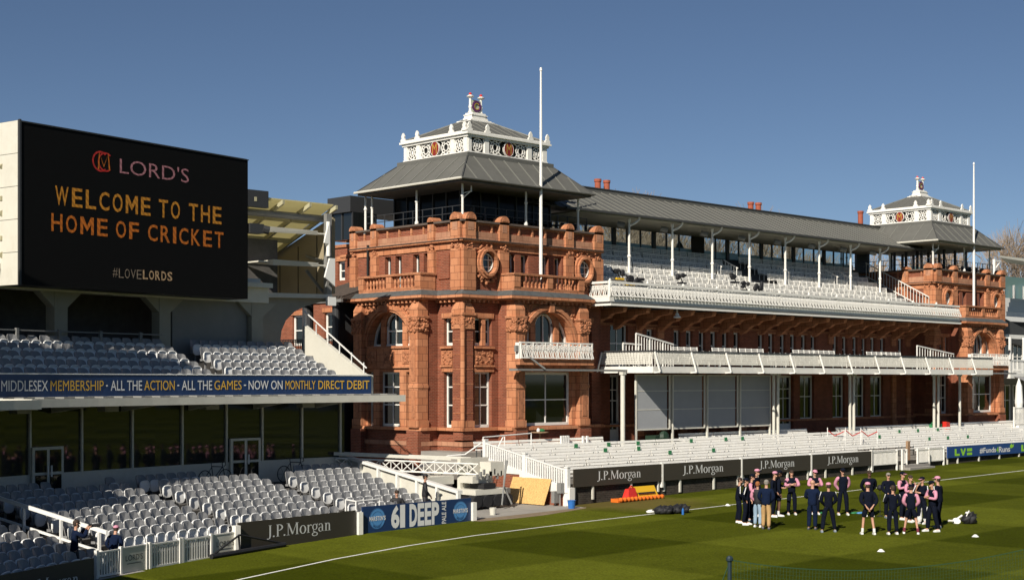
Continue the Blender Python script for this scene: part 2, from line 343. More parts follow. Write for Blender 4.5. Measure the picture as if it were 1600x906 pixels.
ORD = ['first', 'second', 'third', 'fourth', 'fifth', 'sixth', 'seventh', 'eighth', 'ninth', 'tenth', 'eleventh', 'twelfth', 'thirteenth', 'fourteenth', 'fifteenth', 'sixteenth', 'seventeenth', 'eighteenth', 'nineteenth', 'twentieth', 'twenty-first', 'twenty-second', 'twenty-third', 'twenty-fourth', 'twenty-fifth', 'twenty-sixth', 'twenty-seventh', 'twenty-eighth', 'twenty-ninth', 'thirtieth']

# lettering -------------------------------------------------------
def glyphs(text, bold=0.0):
    cu = bpy.data.curves.new('t', 'FONT'); cu.body = text; cu.size = 1.0; cu.offset = bold; cu.resolution_u = 3
    ob = bpy.data.objects.new('t', cu); COL.objects.link(ob); me = bpy.data.meshes.new_from_object(ob)
    vs = [(v.co.x, v.co.y) for v in me.vertices]; fs = [tuple(p.vertices) for p in me.polygons]
    bpy.data.objects.remove(ob); bpy.data.meshes.remove(me); return vs, fs
def text(mb, P, string, u0, u1, z0, z1, m=0, bold=0.0, hfull=None):
    """fits string in u0..u1, z0..z1; P(u, z) -> point"""
    if bold > .001 and len(string) > 1 and 'M' in string: bold = 0.0
    if string == 'M' and bold > .001:
        vs = [(0, 0), (.2, 0), (.2, .6), (0, 1), (.22, 1), (.5, .5), (.5, .18), (.78, 1), (1, 1), (.8, .6), (.8, 0), (1, 0)]; fs = [(0, 1, 2, 3), (3, 2, 6, 5, 4), (5, 6, 9, 8, 7), (9, 10, 11, 8)]
    else: vs, fs = glyphs(string, bold)
    xs = [v[0] for v in vs]; ys = [v[1] for v in vs]
    a, b, c, d = min(xs), max(xs), min(ys), max(ys)
    if hfull: c, d = hfull
    mb.add([P(u0 + (x - a) / (b - a) * (u1 - u0), z0 + (y - c) / (d - c) * (z1 - z0)) for x, y in vs], fs, m)
def spaced(mb, P, string, u0, u1, z0, z1, m=0, bold=.012, gap=.32, rel=None):
    """condensed capitals, each letter fitted to its own slot"""
    wd = [(.35 if c in "I'1" else 1.25 if c in 'MW' else 1.0) for c in string]; tot = sum(wd) + gap * (len(string) - 1); k = (u1 - u0) / tot; u = u0
    for c, w_ in zip(string, wd):
        if c != ' ': text(mb, P, c, u, u + w_ * k, z0 if c != "'" else z0 + (z1 - z0) * .65, z1, m, bold)
        u += (w_ + gap) * k
def ribbon(mb, P, pts, ws, m=0):
    L = []; n = len(pts)
    for i in range(n):
        a = pts[max(0, i - 1)]; b = pts[min(n - 1, i + 1)]; dx, dy = b[0] - a[0], b[1] - a[1]; l = math.hypot(dx, dy) or 1
        wv = ws[i] if isinstance(ws, (list, tuple)) else ws
        L.append(((pts[i][0] - dy / l * wv / 2, pts[i][1] + dx / l * wv / 2), (pts[i][0] + dy / l * wv / 2, pts[i][1] - dx / l * wv / 2)))
    for i in range(n - 1): mb.add([P(*L[i][0]), P(*L[i + 1][0]), P(*L[i + 1][1]), P(*L[i][1])], [(0, 1, 2, 3)], m)
def serif_word(mb, P, u0, u1, zb, h, m=0):
    """a narrow roman serif 'J.P.Morgan'; h = cap height"""
    T = 0.115; t = 0.045; adv = 0.0; items = []
    def arc(cx, cy, rx, ry, a0, a1, n=14, thick=T, thin=t):
        pts = []; ws = []
        for i in range(n + 1):
            a = math.radians(a0 + (a1 - a0) * i / n); pts.append((cx + rx * math.cos(a), cy + ry * math.sin(a))); ws.append(thin + (thick - thin) * abs(math.cos(a)) ** 1.5)
        return pts, ws
    def stem(x, y0, y1, w=T, ser=(1, 1)):
        r = [([(x, y0), (x, y1)], w)]
        if ser[0]: r.append(([(x - 0.12, y0 + 0.015), (x + 0.12, y0 + 0.015)], 0.03))
        if ser[1]: r.append(([(x - 0.12, y1 - 0.015), (x + 0.12, y1 - 0.015)], 0.03))
        return r
    def dot(): return [([(0.06, 0.0), (0.06, 0.12)], 0.12)], 0.22
    G = {}
    G['J'] = (stem(0.26, 0.1, 1, T, (0, 1)) + [([(0.26, 0.1), (0.22, -0.06), (0.12, -0.13), (0.02, -0.1)], [T, 0.09, 0.06, 0.1])], 0.46)
    G['P'] = (stem(0.14, 0, 1) + [arc(0.16, 0.74, 0.32, 0.25, -90, 90)], 0.58)
    G['M'] = ([([(0.12, 0), (0.12, 1)], t)] + [([(0.0, 0.015), (0.24, 0.015)], 0.03), ([(0, 0.985), (0.18, 0.985)], 0.03), ([(0.14, 1), (0.46, 0.08)], T), ([(0.46, 0.04), (0.76, 1)], t)] + stem(0.8, 0, 1), 1.0)
    G['o'] = ([arc(0.25, 0.34, 0.2, 0.34, 0, 360, 20)], 0.54)
    G['r'] = (stem(0.13, 0, 0.68, 0.1, (1, 0)) + [([(0.02, 0.66), (0.15, 0.66)], 0.03), ([(0.16, 0.5), (0.24, 0.64), (0.33, 0.66), (0.38, 0.58)], [t, 0.05, 0.08, 0.1])], 0.42)
    G['g'] = ([arc(0.22, 0.44, 0.16, 0.24, 0, 360, 18, 0.09), arc(0.22, -0.17, 0.2, 0.14, 0, 360, 18, 0.08, 0.05), ([(0.12, 0.22), (0.1, 0.1), (0.2, 0.02), (0.34, -0.04)], [0.04, 0.06, 0.08, 0.06]), ([(0.32, 0.62), (0.46, 0.68)], 0.06)], 0.48)
    G['a'] = (stem(0.34, 0.04, 0.5, 0.1, (0, 0)) + [([(0.34, 0.5), (0.28, 0.66), (0.14, 0.67), (0.08, 0.55)], [0.09, 0.05, 0.05, 0.1]), arc(0.2, 0.19, 0.14, 0.18, 60, 300, 12, 0.09), ([(0.32, 0.08), (0.44, 0.02)], 0.04)], 0.5)
    G['n'] = (stem(0.13, 0, 0.68, 0.1, (1, 0)) + [([(0.02, 0.66), (0.15, 0.66)], 0.03), ([(0.16, 0.52), (0.26, 0.66), (0.37, 0.62), (0.4, 0.45)], [t, 0.05, 0.08, 0.1])] + stem(0.4, 0, 0.46, 0.1, (1, 0)), 0.56)
    seq = []
    for ch in 'J.P.Morgan':
        st, ad = dot() if ch == '.' else G[ch]
        for pts, ws in st: seq.append(([(p[0] + adv, p[1]) for p in pts], ws))
        adv += ad
    k = (u1 - u0) / adv
    for pts, ws in seq:
        Q = lambda x, y: P(u0 + x * k, zb + y * h)
        ribbon(mb, Q, pts, ws, m)
# ================================================================ ground
g = MB(); xs = [-3000, -60, 0, 20, 30, 40, 50, 60, 70, 80, 95, 130, 3000]; ys = [-3000, 0, 44.6, 3000]
for i in range(len(xs) - 1):
    for j in range(len(ys) - 1):
        x0, x1, y0, y1 = xs[i], xs[i + 1], ys[j], ys[j + 1]
        if j == 2: continue
        g.poly([(x0, y0, gz(x0)), (x1, y0, gz(x1)), (x1, y1, gz(x1)), (x0, y1, gz(x0))])
g.build('grass_field', M_grass, origin=(0, 0, 0)).__setitem__('kind', 'structure')
g = MB()
for i in range(len(xs) - 1):
    x0, x1 = xs[i], xs[i + 1]; g.poly([(x0, 44.6, gz(x0) - .02), (x1, 44.6, gz(x1) - .02), (x1, 3000, gz(x1) - .02), (x0, 3000, gz(x0) - .02)])
g.build('paving', M_concrete, origin=(0, 43, 0))['kind'] = 'structure'
# apron of bare paving between the stand and the pavilion, with a pale kerb
g = MB(); ap = [(40.0, 43.3), (41.0, 43.0), (43.0, 42.7), (45.2, 43.0), (47.0, 43.6), (47.0, 43.3 + .2)]
tip = [(40.0, 42.9), (41.5, 42.6), (43.4, 42.6), (45.0, 42.9), (46.6, 43.25)]
g.poly([(40.0, 43.6, gz(40) + .004)] + [(x, y, gz(x) + .004) for x, y in tip] + [(47, 43.6, gz(47) + .004)])
g.build('bare_earth', mat('bare_earth', (0.21, 0.155, 0.095), 0.95, var=0.4, vscale=3, bump=0.4, dirt=(0.07, 0.05, 0.03), dscale=1.5, damt=0.6), origin=(43, 43, 0))['kind'] = 'structure'
g = MB(); g.poly([(39.0, 43.6, gz(39) + .004), (46.88, 43.6, gz(46.88) + .004), (46.88, 44.61, gz(46.88) + .004), (39.0, 44.61, gz(39) + .004)])
g.build('yard_paving', M_concrete, origin=(43, 44, 0))['kind'] = 'structure'
# boundary line
g = MB(); bl = [(18, 34.2), (24.26, 36.6), (29.19, 38.2), (33, 39.05), (36.58, 39.5), (42.33, 39.6), (50.91, 39.35), (59.31, 39.15), (69.98, 39.0), (77.7, 38.8), (90, 38.2)]
for a, b in zip(bl[:-1], bl[1:]):
    g.poly([(a[0], a[1] - .06, gz(a[0]) + .006), (b[0], b[1] - .06, gz(b[0]) + .006), (b[0], b[1] + .06, gz(b[0]) + .006), (a[0], a[1] + .06, gz(a[0]) + .006)])
g.build('boundary_line', mat('line_paint', (0.72, 0.72, 0.66), 0.8, var=0.15, vscale=4), origin=(50, 39, 0))['kind'] = 'structure'

# ================================================================ pavilion
X0 = 48.27; RX = 93.0
PAV = thing('pavilion', 'long red brick and terracotta pavilion with two domed towers and white iron balconies', 'pavilion', (70, 54, 0))
WALLS, TRIM, PALE, CARVE = MB(), MB(), MB(), MB()

def lumps(mb, fr, u0, u1, z0, z1, d, n, s=0.09, m=0):
    for _ in range(n):
        u = random.uniform(u0, u1); z = random.uniform(z0, z1); r = random.uniform(0.5, 1.0) * s
        c = fr.p(u, d, z); mb.ball(c, r, r, r * random.uniform(.6, 1.3), 6, 4, m)
def window(fr, u0, u1, z0, z1, d, nv=1, hs=(), parent=PAV, fw=0.07, mats=(M_white, M_glass), name='window', bot=0.14):
    f = MB(); f.fbox(fr, u0, u0 + fw, d, d + .07, z0, z1); f.fbox(fr, u1 - fw, u1, d, d + .07, z0, z1)
    f.fbox(fr, u0 + fw, u1 - fw, d, d + .07, z1 - fw, z1); f.fbox(fr, u0 + fw, u1 - fw, d, d + .09, z0, z0 + bot)
    for i in range(1, nv):
        u = u0 + (u1 - u0) * i / nv; f.fbox(fr, u - .03, u + .03, d + .003, d + .06, z0 + bot, z1 - fw)
    for h in hs: f.fbox(fr, u0 + fw, u1 - fw, d + .004, d + .067, h - .03, h + .03)
    o = f.build(name, mats[0], parent)
    p = MB(); p.fbox(fr, u0 + fw - .02, u1 - fw + .02, d - .03, d + .02, z0 + .05, z1 - fw + .02); p.build('pane', mats[1], o)
    return o

def band(fr, segs, z0, z1, ext, m, back=.15, eps=0.0):
    for k, (a, b, d, e0, e1) in enumerate(segs):
        if k == 0 and fr.u.y > .5: a += .152
        m.fbox(fr, a - (ext if e0 else 0), b + (ext if e1 else 0), d - back if d == 0 else -.1, d + ext, z0 + eps * k, z1 + eps * k)

def tower(X0, left):
    W = 10.0; DP = 8.7
    ff = Fr((X0, 53, 0), (1, 0, 0), (0, -1, 0)); lf = Fr((X0, 53, 0), (0, 1, 0), (-1, 0, 0))
    # ---- upper storey
    fh = [(3.3 - .27, 3.3 + .27, 10.1, 11.9), (4.25 - .27, 4.25 + .27, 10.1, 11.9), (5.75 - .27, 5.75 + .27, 10.1, 11.9), (6.7 - .27, 6.7 + .27, 10.1, 11.9)]
    cl = 4.35
    lh = [(cl + o - .25, cl + o + .25, 10.1, 11.9) for o in (-1.7, -.85, .55, 1.4)] if left else []
    WALLS.wall(ff, 0, W, -.4, 0, 9.9, 13.3, fh); WALLS.wall(lf, -.0, DP, -.4, 0, 9.9, 13.3, lh)
    WALLS.box(X0 + W - .4, X0 + W, 53.4, 53 + DP, 0, 13.3); WALLS.box(X0 + .4, X0 + W - .4, 53 + DP - .4, 53 + DP, 0, 13.3)
    for h in fh: window(ff, h[0], h[1], h[2], h[3], -.33, fw=.06)
    for h in lh: window(lf, h[0], h[1], h[2], h[3], -.33, fw=.06)
    pf = [(0, .7), (2.33, 2.96), (7.1, 7.7), (9.3, 10)]; pl = [(0, .7), (1.95, 2.4), (6.45, 6.95), (8.2, 8.7)]
    for fr, ps, L in ((ff, pf, W), (lf, pl, DP)):
        for k, (a, b) in enumerate(ps):
            TRIM.fbox(fr, a - (.12 if k == 0 and fr is ff else 0), b, -.05, .2, 9.95, 12.0); lumps(CARVE, fr, a + .05, b - .05, 11.98, 12.25, .2, 10, .07)
            TRIM.fbox(fr, a, b, -.05, .20, 12.47, 13.46); PALE.fbox(fr, a + .16, b - .16, .19, .215, 12.9, 13.3)
            q0 = fr.p((a + b) / 2, -.35, 13.42); q1 = fr.p((a + b) / 2, .24, 13.42); r = (b - a) / 2 + .0
            TRIM.slab([tuple(Vector(q0) + fr.u * r * math.cos(math.pi * i / 10) + Vector((0, 0, r * math.sin(math.pi * i / 10)))) for i in range(11)], tuple(Vector(q1) - Vector(q0))); CARVE.slab([fr.p((a + b) / 2 + r * .6 * math.cos(math.pi * i / 8), .24, 13.46 + r * .6 * math.sin(math.pi * i / 8)) for i in range(9)], tuple(fr.d * .02))
        TRIM.fbox(fr, 0, L, -.05, .06, 12.0, 12.35)
        TRIM.fbox(fr, -.22 if fr is ff else 0, L, -.1, .22, 12.35, 12.43); M_led.fbox(fr, -.26 if fr is ff else 0, L, -.1, .26, 12.43, 12.47)
        PALE.fbox(fr, .003, L, -.04, .08, 12.47, 12.86)
        TRIM.fbox(fr, 0, L, -.04, .05, 13.22, 13.3); M_led.fbox(fr, -.2 if fr is ff else 0, L, -.45, .2, 13.3, 13.4)
        u = .95
        while u < L - .6:
            if not any(a - .15 < u < b + .15 for a, b in ps): TRIM.fbox(fr, u - .05, u + .05, -.02, .09, 12.86, 13.22)
            u += .95
        # brick panels
        if fr is lf and left: 
            for a, b in ((.95, 1.75), (7.15, 8.05)): WALLS.fbox(fr, a, b, -.02, .06, 10.55, 11.8)
    # oculus windows with wreath
    for uc in (1.5, 8.5):
        o = MB(); n = 22
        for i in range(n):
            t0, t1 = 2 * math.pi * i / n, 2 * math.pi * (i + 1) / n
            for (r0, r1, d0, d1) in ((.50, .60, -.02, .36), (.60, .70, -.02, .24)):
                q = [(uc + r * math.cos(t), 11.35 + 1.12 * r * math.sin(t)) for r, t in ((r0, t0), (r1, t0), (r1, t1), (r0, t1))]
                o.hexa([ff.p(u, d0, z) for u, z in q], [ff.p(u, d1, z) for u, z in q])
        ob = o.build('oculus_surround', M_terra, PAV)
        gl = MB(); gl.add([ff.p(uc + .5 * math.cos(2 * math.pi * i / n), .03, 11.35 + .56 * math.sin(2 * math.pi * i / n)) for i in range(n)], [tuple(range(n))]); gl.build('pane', M_glass, ob)
        fb = MB()
        for s in (-.2, .14): fb.fbox(ff, uc + s - .02, uc + s + .02, .035, .08, 10.9, 11.8)
        for z in (11.15, 11.5): fb.fbox(ff, uc - .42, uc + .42, .038, .075, z - .02, z + .02)
        fb.arch(ff, uc, .42, .46, 11.35, .03, .1, 16, a1=2 * math.pi); fb.build('frame', M_white, ob)
        for i in range(26):
            t = math.pi * (1.12 + .76 * random.random()); r = random.uniform(.72, .95); lumps(CARVE, ff, uc + r * math.cos(t) - .02, uc + r * math.cos(t) + .02, 11.35 + 1.1 * r * math.sin(t) - .02, 11.35 + 1.1 * r * math.sin(t) + .02, .1, 1, .1)
        for i in range(16): lumps(CARVE, ff, uc - .5, uc + .5, 12.0, 12.3, .12, 1, .08)
    # ---- ledge and bays
    fs = [(0, W, 0, 1, 0), (2.4, 7.6, 1.0, 1, 1)]; ls = [(0, DP, 0, 0, 0)] + ([(1.85, 6.85, 1.05, 1, 1)] if left else [])
    for fr, sg in ((ff, fs), (lf, ls)):
        band(fr, sg, 9.58, 9.72, .42, TRIM, eps=.004); band(fr, sg, 9.50, 9.58, .30, TRIM, eps=.004)
        for k, (a, b, d, e0, e1) in enumerate(sg):
            e = .42
            if k == 0 and fr is lf: a += .152
            A = a - (e if e0 else 0); B = b + (e if e1 else 0)
            A2 = a - (.1 if e0 else 0); B2 = b + (.1 if e1 else 0); bk = -.1
            LEDGE.hexa([fr.p(A, d + e, 9.726 + .003 * k), fr.p(B, d + e, 9.726 + .003 * k), fr.p(B, bk, 9.726 + .003 * k), fr.p(A, bk, 9.726 + .003 * k)],
                       [fr.p(A2, d + .12, 9.99 + .003 * k), fr.p(B2, d + .12, 9.99 + .003 * k), fr.p(B2, bk, 9.99 + .003 * k), fr.p(A2, bk, 9.99 + .003 * k)])
            u = a + .2
            while u < b - .1: TRIM.fbox(fr, u, u + .12, d + .02, d + .25, 9.36, 9.49); u += .32
    def balustrade(fr, a, b, d):
        bm = MB(); bm.fbox(fr, a, b, d - .3, d, 9.98, 10.17); bm.fbox(fr, a - .06, b + .06, d - .36, d + .07, 10.76, 10.86)
        md = (a + b) / 2
        ends = [(a, a + .42), (md - .2, md + .2), (b - .42, b)]
        for p in ends: bm.fbox(fr, p[0], p[1], d - .297, d + .03, 10.17, 10.76)
        for (p, q) in ((a + .42, md - .2), (md + .2, b - .42)):
            n = int((q - p) / .25)
            for i in range(n):
                u = p + (i + .5) * (q - p) / n; c = fr.p(u, d - .15, 10.17)
                bm.lathe(c, [(.07, 0), (.07, .05), (.045, .1), (.085, .24), (.05, .42), (.04, .48), (.07, .54), (.07, .59)], 8)
        # solid returns to the wall
        bm.fbox(fr, a, a + .3, 0.12, d - .3, 9.985, 10.757); bm.fbox(fr, b - .3, b, 0.12, d - .3, 9.985, 10.757)
        bm.fbox(fr, a - .06, a + .36, 0.12, d - .36, 10.765, 10.865); bm.fbox(fr, b - .36, b + .06, 0.12, d - .36, 10.765, 10.865)
        bm.build('balustrade', M_terra, PAV)
    balustrade(ff, 2.45, 7.55, 1.08)
    if left: balustrade(lf, 1.9, 6.8, 1.08)
    # ---- lower storeys: flanks with windows
    fl = [(.8, 1.95, 3.2, 5.95), (.8, 1.95, 7.25, 8.6), (8.15, 9.3, 3.2, 5.95), (8.15, 9.3, 7.25, 8.6)]
    WALLS.wall(ff, 0, 2.4, -.4, 0, 0, 9.55, fl[:2]); WALLS.wall(ff, 7.6, W, -.4, 0, 0, 9.55, fl[2:])
    for h in fl:
        window(ff, h[0], h[1], h[2], h[3], -.28, 2, (5.2, 4.3) if h[2] < 5 else (7.95,), fw=.09)
        TRIM.fbox(ff, h[0] - .1, h[1] + .1, -.1, .06, h[3], h[3] + .25)
        if h[2] > 5: TRIM.fbox(ff, (h[0] + h[1]) / 2 - .12, (h[0] + h[1]) / 2 + .12, -.2, .02, h[2], h[3])
        if h[2] > 5: TRIM.fbox(ff, h[0] - .1, h[1] + .1, -.35, .14, 7.1, 7.22)
        else: CARVE.fbox(ff, h[0] - .05, h[1] + .05, -.05, .05, 6.3, 7.0); lumps(CARVE, ff, h[0] + .05, h[1] - .05, 6.36, 6.95, .06, 34, .08); TRIM.fbox(ff, h[0] - .1, h[1] + .1, -.05, .14, 6.2, 6.28)
    lw = [(.75, 1.4, 3.2, 5.95), (.75, 1.4, 7.25, 8.6)] if left else []
    WALLS.wall(lf, 0, 1.85 if left else DP, -.4, 0, 0, 9.55, lw)
    for h in lw:
        window(lf, h[0], h[1], h[2], h[3], -.28, 1, (5.2, 4.3) if h[2] < 5 else (7.95,), fw=.09)
        TRIM.fbox(lf, h[0] - .06, h[1] + .1, -.1, .06, h[3], h[3] + .25)
        if h[2] > 5: TRIM.fbox(lf, h[0] - .06, h[1] + .15, -.35, .14, 7.1, 7.22)
        else: CARVE.fbox(lf, h[0] - .03, h[1] + .15, -.05, .05, 6.3, 7.0); lumps(CARVE, lf, h[0], h[1] + .08, 6.36, 6.95, .06, 22, .08); TRIM.fbox(lf, h[0] - .06, h[1] + .15, -.05, .14, 6.2, 6.28)
    if left: WALLS.fbox(lf, 6.85, DP, -.4, 0, 0, 9.55)
    # corner pier
    c = MB(); WALLS.box(X0 - .14, X0 + .55, 52.86, 53.55, 2.6, 8.05)
    TRIM.box(X0 - .2, X0 + .61, 52.8, 53.61, 8.05, 9.0); TRIM.box(X0 - .26, X0 + .67, 52.74, 53.67, 8.72, 8.84); TRIM.box(X0 - .2, X0 + .61, 52.8, 53.61, 3.2, 3.55)
    TRIM.tube((X0 - .12, 52.88, 3.2), (X0 - .12, 52.88, 9.3), .12, n=10)
    TRIM.hexa([(X0 - .2, 52.8, 9.0), (X0 + .61, 52.8, 9.0), (X0 + .61, 53.61, 9.0), (X0 - .2, 53.61, 9.0)], [(X0 - .1, 52.9, 9.5), (X0 + .3, 52.9, 9.5), (X0 + .3, 53.3, 9.5), (X0 - .1, 53.3, 9.5)])
    for z in range(6): TRIM.box(X0 - .155, X0 + .565, 52.845, 53.565, 3.9 + z * .72, 3.93 + z * .72)
    lumps(CARVE, ff, -.15, .6, 8.2, 8.6, .2, 20, .07); lumps(CARVE, lf, -.15, .6, 8.2, 8.6, .2, 20, .07)
    # ---- bay
    def bay(fr, a, b, d, big):
        w_ = b - a; uc = (a + b) / 2; R = 1.72; zs = 7.27
        WALLS.fbox(fr, a, a + .3, 0, d - .4, 0, 9.55); WALLS.fbox(fr, b - .3, b, 0, d - .4, 0, 9.55)
        if big: holes = [(a + .9, b - .9, 3.25, 5.95)]
        else: holes = [(uc - 1.75, uc - 1.3, 3.2, 5.95), (uc - .8, uc + .8, 3.2, 5.95), (uc + 1.3, uc + 1.75, 3.2, 5.95)]
        TRIM.wall(fr, a, b, d - .4, d, 3.05, 7.2, holes); WALLS.fbox(fr, a, b, d - .4, d, 0, 3.05)
        TRIM.spandrel(fr, uc, R, zs, a, b, 9.5, d - .4, d)
        TRIM.fbox(fr, a, uc - R, d - .4, d, 7.2, 7.27); TRIM.fbox(fr, uc + R, b, d - .4, d, 7.2, 7.27)
        TRIM.arch(fr, uc, R, R + .38, zs, d, d + .1, 24); TRIM.arch(fr, uc, R + .12, R + .3, zs, d + .1, d + .17, 24)
        TRIM.fbox(fr, uc - .16, uc + .16, d, d + .26, zs + R - .02, zs + R + .42)
        TRIM.fbox(fr, uc - R, uc + R, d - .62, d + .1, 7.14, 7.26)
        for s in (-1, 1):
            for _ in range(36):
                t = random.uniform(.3, 1.15); r = random.uniform(R + .42, R + 1.0); u = uc + s * r * math.cos(t); z = zs + r * math.sin(t)
                if abs(u - uc) < w_ / 2 - .05 and z < 9.3: lumps(CARVE, fr, u, u, z, z, d + .01, 1, .1)
        # glazing inside the arch
        gm = MB(); n = 24; gm.add([fr.p(uc + (R + .05) * math.cos(math.pi * i / n), d - .5, zs + (R + .05) * math.sin(math.pi * i / n)) for i in range(n + 1)], [tuple(range(n + 1))])
        wf = MB()
        for s in (-1, 1):
            TRIM.fbox(fr, uc + s * .86 - .17, uc + s * .86 + .17, d - .5, d - .28, zs, zs + 1.42)
            wf.fbox(fr, uc + s * .62 - .05, uc + s * .62 + .05, d - .49, d - .4, zs, zs + 1.15); wf.fbox(fr, uc + s * 1.1 - .04, uc + s * 1.1 + .04, d - .49, d - .4, zs, zs + 1.2)
        wf.arch(fr, uc, .57, .67, zs + 1.0, d - .49, d - .4, 16); TRIM.arch(fr, uc, .69, 1.0, zs + 1.0, d - .5, d - .3, 16, a0=.1, a1=math.pi - .1)
        wf.arch(fr, uc, R - .1, R + .0, zs, d - .49, d - .4, 24); wf.fbox(fr, uc - R, uc + R, d - .485, d - .38, zs - .01, zs + .1)
        wf.fbox(fr, uc - .03, uc + .03, d - .48, d - .42, zs, zs + 1.6)
        if not big: wf.fbox(fr, uc - .6, uc + .6, d - .475, d - .425, zs + .72, zs + .79)
        wo = wf.build('arched_window', M_white, PAV); gm.build('pane', M_glass, wo)
        for h in holes:
            if big: window(fr, h[0], h[1], h[2], h[3], d - .3, 2, (4.55,), fw=.13)
            else: window(fr, h[0], h[1], h[2], h[3], d - .3, 2 if h[1] - h[0] > 1 else 1, (5.2, 4.3), fw=.09)
        if not big:
            TRIM.fbox(fr, a + .55, b - .55, d, d + .12, 6.15, 6.24); 
            for s in (-1.45, 0, 1.45): CARVE.fbox(fr, uc + s - .42, uc + s + .42, d, d + .04, 6.36, 7.0); lumps(CARVE, fr, uc + s - .36, uc + s + .36, 6.42, 6.95, d + .03, 26, .08)
        # corner columns
        for (p, q) in ((a - .05, a + .6), (b - .6, b + .05)):
            TRIM.fbox(fr, p, q, d - .35, d + .3, 3.2, 9.1); TRIM.fbox(fr, p - .05, q + .05, d - .38, d + .36, 3.2, 3.55); TRIM.fbox(fr, p - .03, q + .03, d - .37, d + .34, 5.15, 5.3)
            CARVE.fbox(fr, p - .04, q + .04, d - .36, d + .34, 7.95, 8.45); lumps(CARVE, fr, p - .1, q + .1, 7.95, 8.6, d + .34, 40, .1)
            sd = p - .05 if p < uc else q + .05
            for _ in range(20): lumps(CARVE, fr, sd, sd, 7.95, 8.6, random.uniform(d - .3, d + .3), 1, .1)
            TRIM.fbox(fr, p - .08, q + .08, d - .38, d + .4, 8.6, 8.72)
            TRIM.hexa([fr.p(p, d - .35, 9.1), fr.p(q, d - .35, 9.1), fr.p(q, d + .3, 9.1), fr.p(p, d + .3, 9.1)], [fr.p(p + .1, d - .3, 9.49), fr.p(q - .1, d - .3, 9.49), fr.p(q - .1, d + .12, 9.49), fr.p(p + .1, d + .12, 9.49)])
            CARVE.fbox(fr, p + .18, q - .18, d + .3, d + .325, 5.5, 7.8); CARVE.fbox(fr, p + .18, q - .18, d + .3, d + .325, 3.7, 5.0)
            WALLS.fbox(fr, p - .1, q + .1, d - .4, d + .4, 0, 3.05)
    bay(ff, 2.4, 7.6, 1.0, True)
    if left: bay(lf, 1.85, 6.85, 1.05, False)
    # ---- plinth courses
    pfs = [(0, W, 0, 1, 0), (2.4, 7.6, 1.0, 1, 1)]; pls = [(0, DP, 0, 0, 0)] + ([(1.85, 6.85, 1.05, 1, 1)] if left else [])
    for fr, sg in ((ff, pfs), (lf, pls)):
        band(fr, sg, 3.05, 3.2, .24, TRIM, eps=.004); band(fr, sg, 2.3, 2.52, .16, PALE, eps=.004); band(fr, sg, -.4, 2.3, .12, WALLS, eps=.004)
    # ---- roof terrace
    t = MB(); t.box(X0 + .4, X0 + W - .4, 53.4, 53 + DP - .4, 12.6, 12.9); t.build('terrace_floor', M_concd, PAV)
    ex0, ex1, ey0, ey1, ez = X0 - .7, X0 + 8.7, 52.3, 60.6, 15.3
    dx0, dx1, dy0, dy1 = X0 + 1.25, X0 + 6.85, 54.0, 58.9; cz = 16.8; cu = .28
    r = MB(); e = [(ex0, ey0), (ex1, ey0), (ex1, ey1), (ex0, ey1)]; cc = [(dx0 - cu, dy0 - cu), (dx1 + cu, dy0 - cu), (dx1 + cu, dy1 + cu), (dx0 - cu, dy1 + cu)]
    r.hexa([(x, y, ez) for x, y in e], [(x, y, cz - .12) for x, y in cc]); r.box(dx0 - cu, dx1 + cu, dy0 - cu, dy1 + cu, cz - .12, cz + .1)
    ro = r.build('roof', M_slate, PAV)
    sm = MB(); sd_ = MB()
    for k in range(4):
        a, b = e[k], e[(k + 1) % 4]; c_, d_ = cc[k], cc[(k + 1) % 4]; L = math.dist(a, b); nn = int(L / .95)
        ax = (b[0] - a[0]) / L, (b[1] - a[1]) / L
        for i in range(1, nn):
            s = i / nn * L; p0 = (a[0] + ax[0] * s, a[1] + ax[1] * s)
            # parallel seams up the slope, stopped by the hips
            lc = (c_[0] - a[0]) * ax[0] + (c_[1] - a[1]) * ax[1]; ld = (d_[0] - a[0]) * ax[0] + (d_[1] - a[1]) * ax[1]
            f = min(1, s / lc if s < lc else 1, (L - s) / (L - ld) if s > ld else 1)
            per = (c_[0] - a[0] - ax[0] * lc, c_[1] - a[1] - ax[1] * lc)
            p1 = (p0[0] + per[0] * f, p0[1] + per[1] * f); sm.bar((p0[0], p0[1], ez + .012), (p1[0], p1[1], ez + (cz - .12 - ez) * f + .012), .05)
        sd_.bar((a[0], a[1], ez + .01), (c_[0], c_[1], cz - .11), .07)
    sm.build('seam', M_seam, ro); sd_.build('ridge', M_seamd, ro)
    gt = MB(); pts = [(ex0 - .05, ey0 - .05, ez), (ex1 + .05, ey0 - .05, ez), (ex1 + .05, ey1, ez)]
    gt.path([(ex0 - .05, ey1, ez), pts[0]], .06, 6); gt.build('gutter', M_cream, ro); gt = MB(); gt.path(pts, .05, 6); gt.build('gutter', M_slate, ro)
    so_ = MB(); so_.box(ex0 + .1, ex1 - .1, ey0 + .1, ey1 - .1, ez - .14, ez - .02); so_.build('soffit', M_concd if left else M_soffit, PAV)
    # drum
    d = MB(); d.box(dx0 + .1, dx1 - .1, dy0 + .1, dy1 - .1, cz, 17.8)
    d.build('drum_dark_backing', M_dark, PAV)  # shade inside the drum put in as a dark box behind the filigree
    wp = MB(); fil = MB()
    wp.box(dx0 - .06, dx1 + .06, dy0 - .06, dy1 + .06, cz + .1, cz + .2); wp.box(dx0 - .1, dx1 + .1, dy0 - .1, dy1 + .1, 17.72, 17.84); wp.box(dx0 - .2, dx1 + .2, dy0 - .2, dy1 + .2, 17.84, 17.95)
    wp.box(dx0 - .13, dx1 + .13, dy0 - .13, dy1 + .13, 17.95, 18.02)
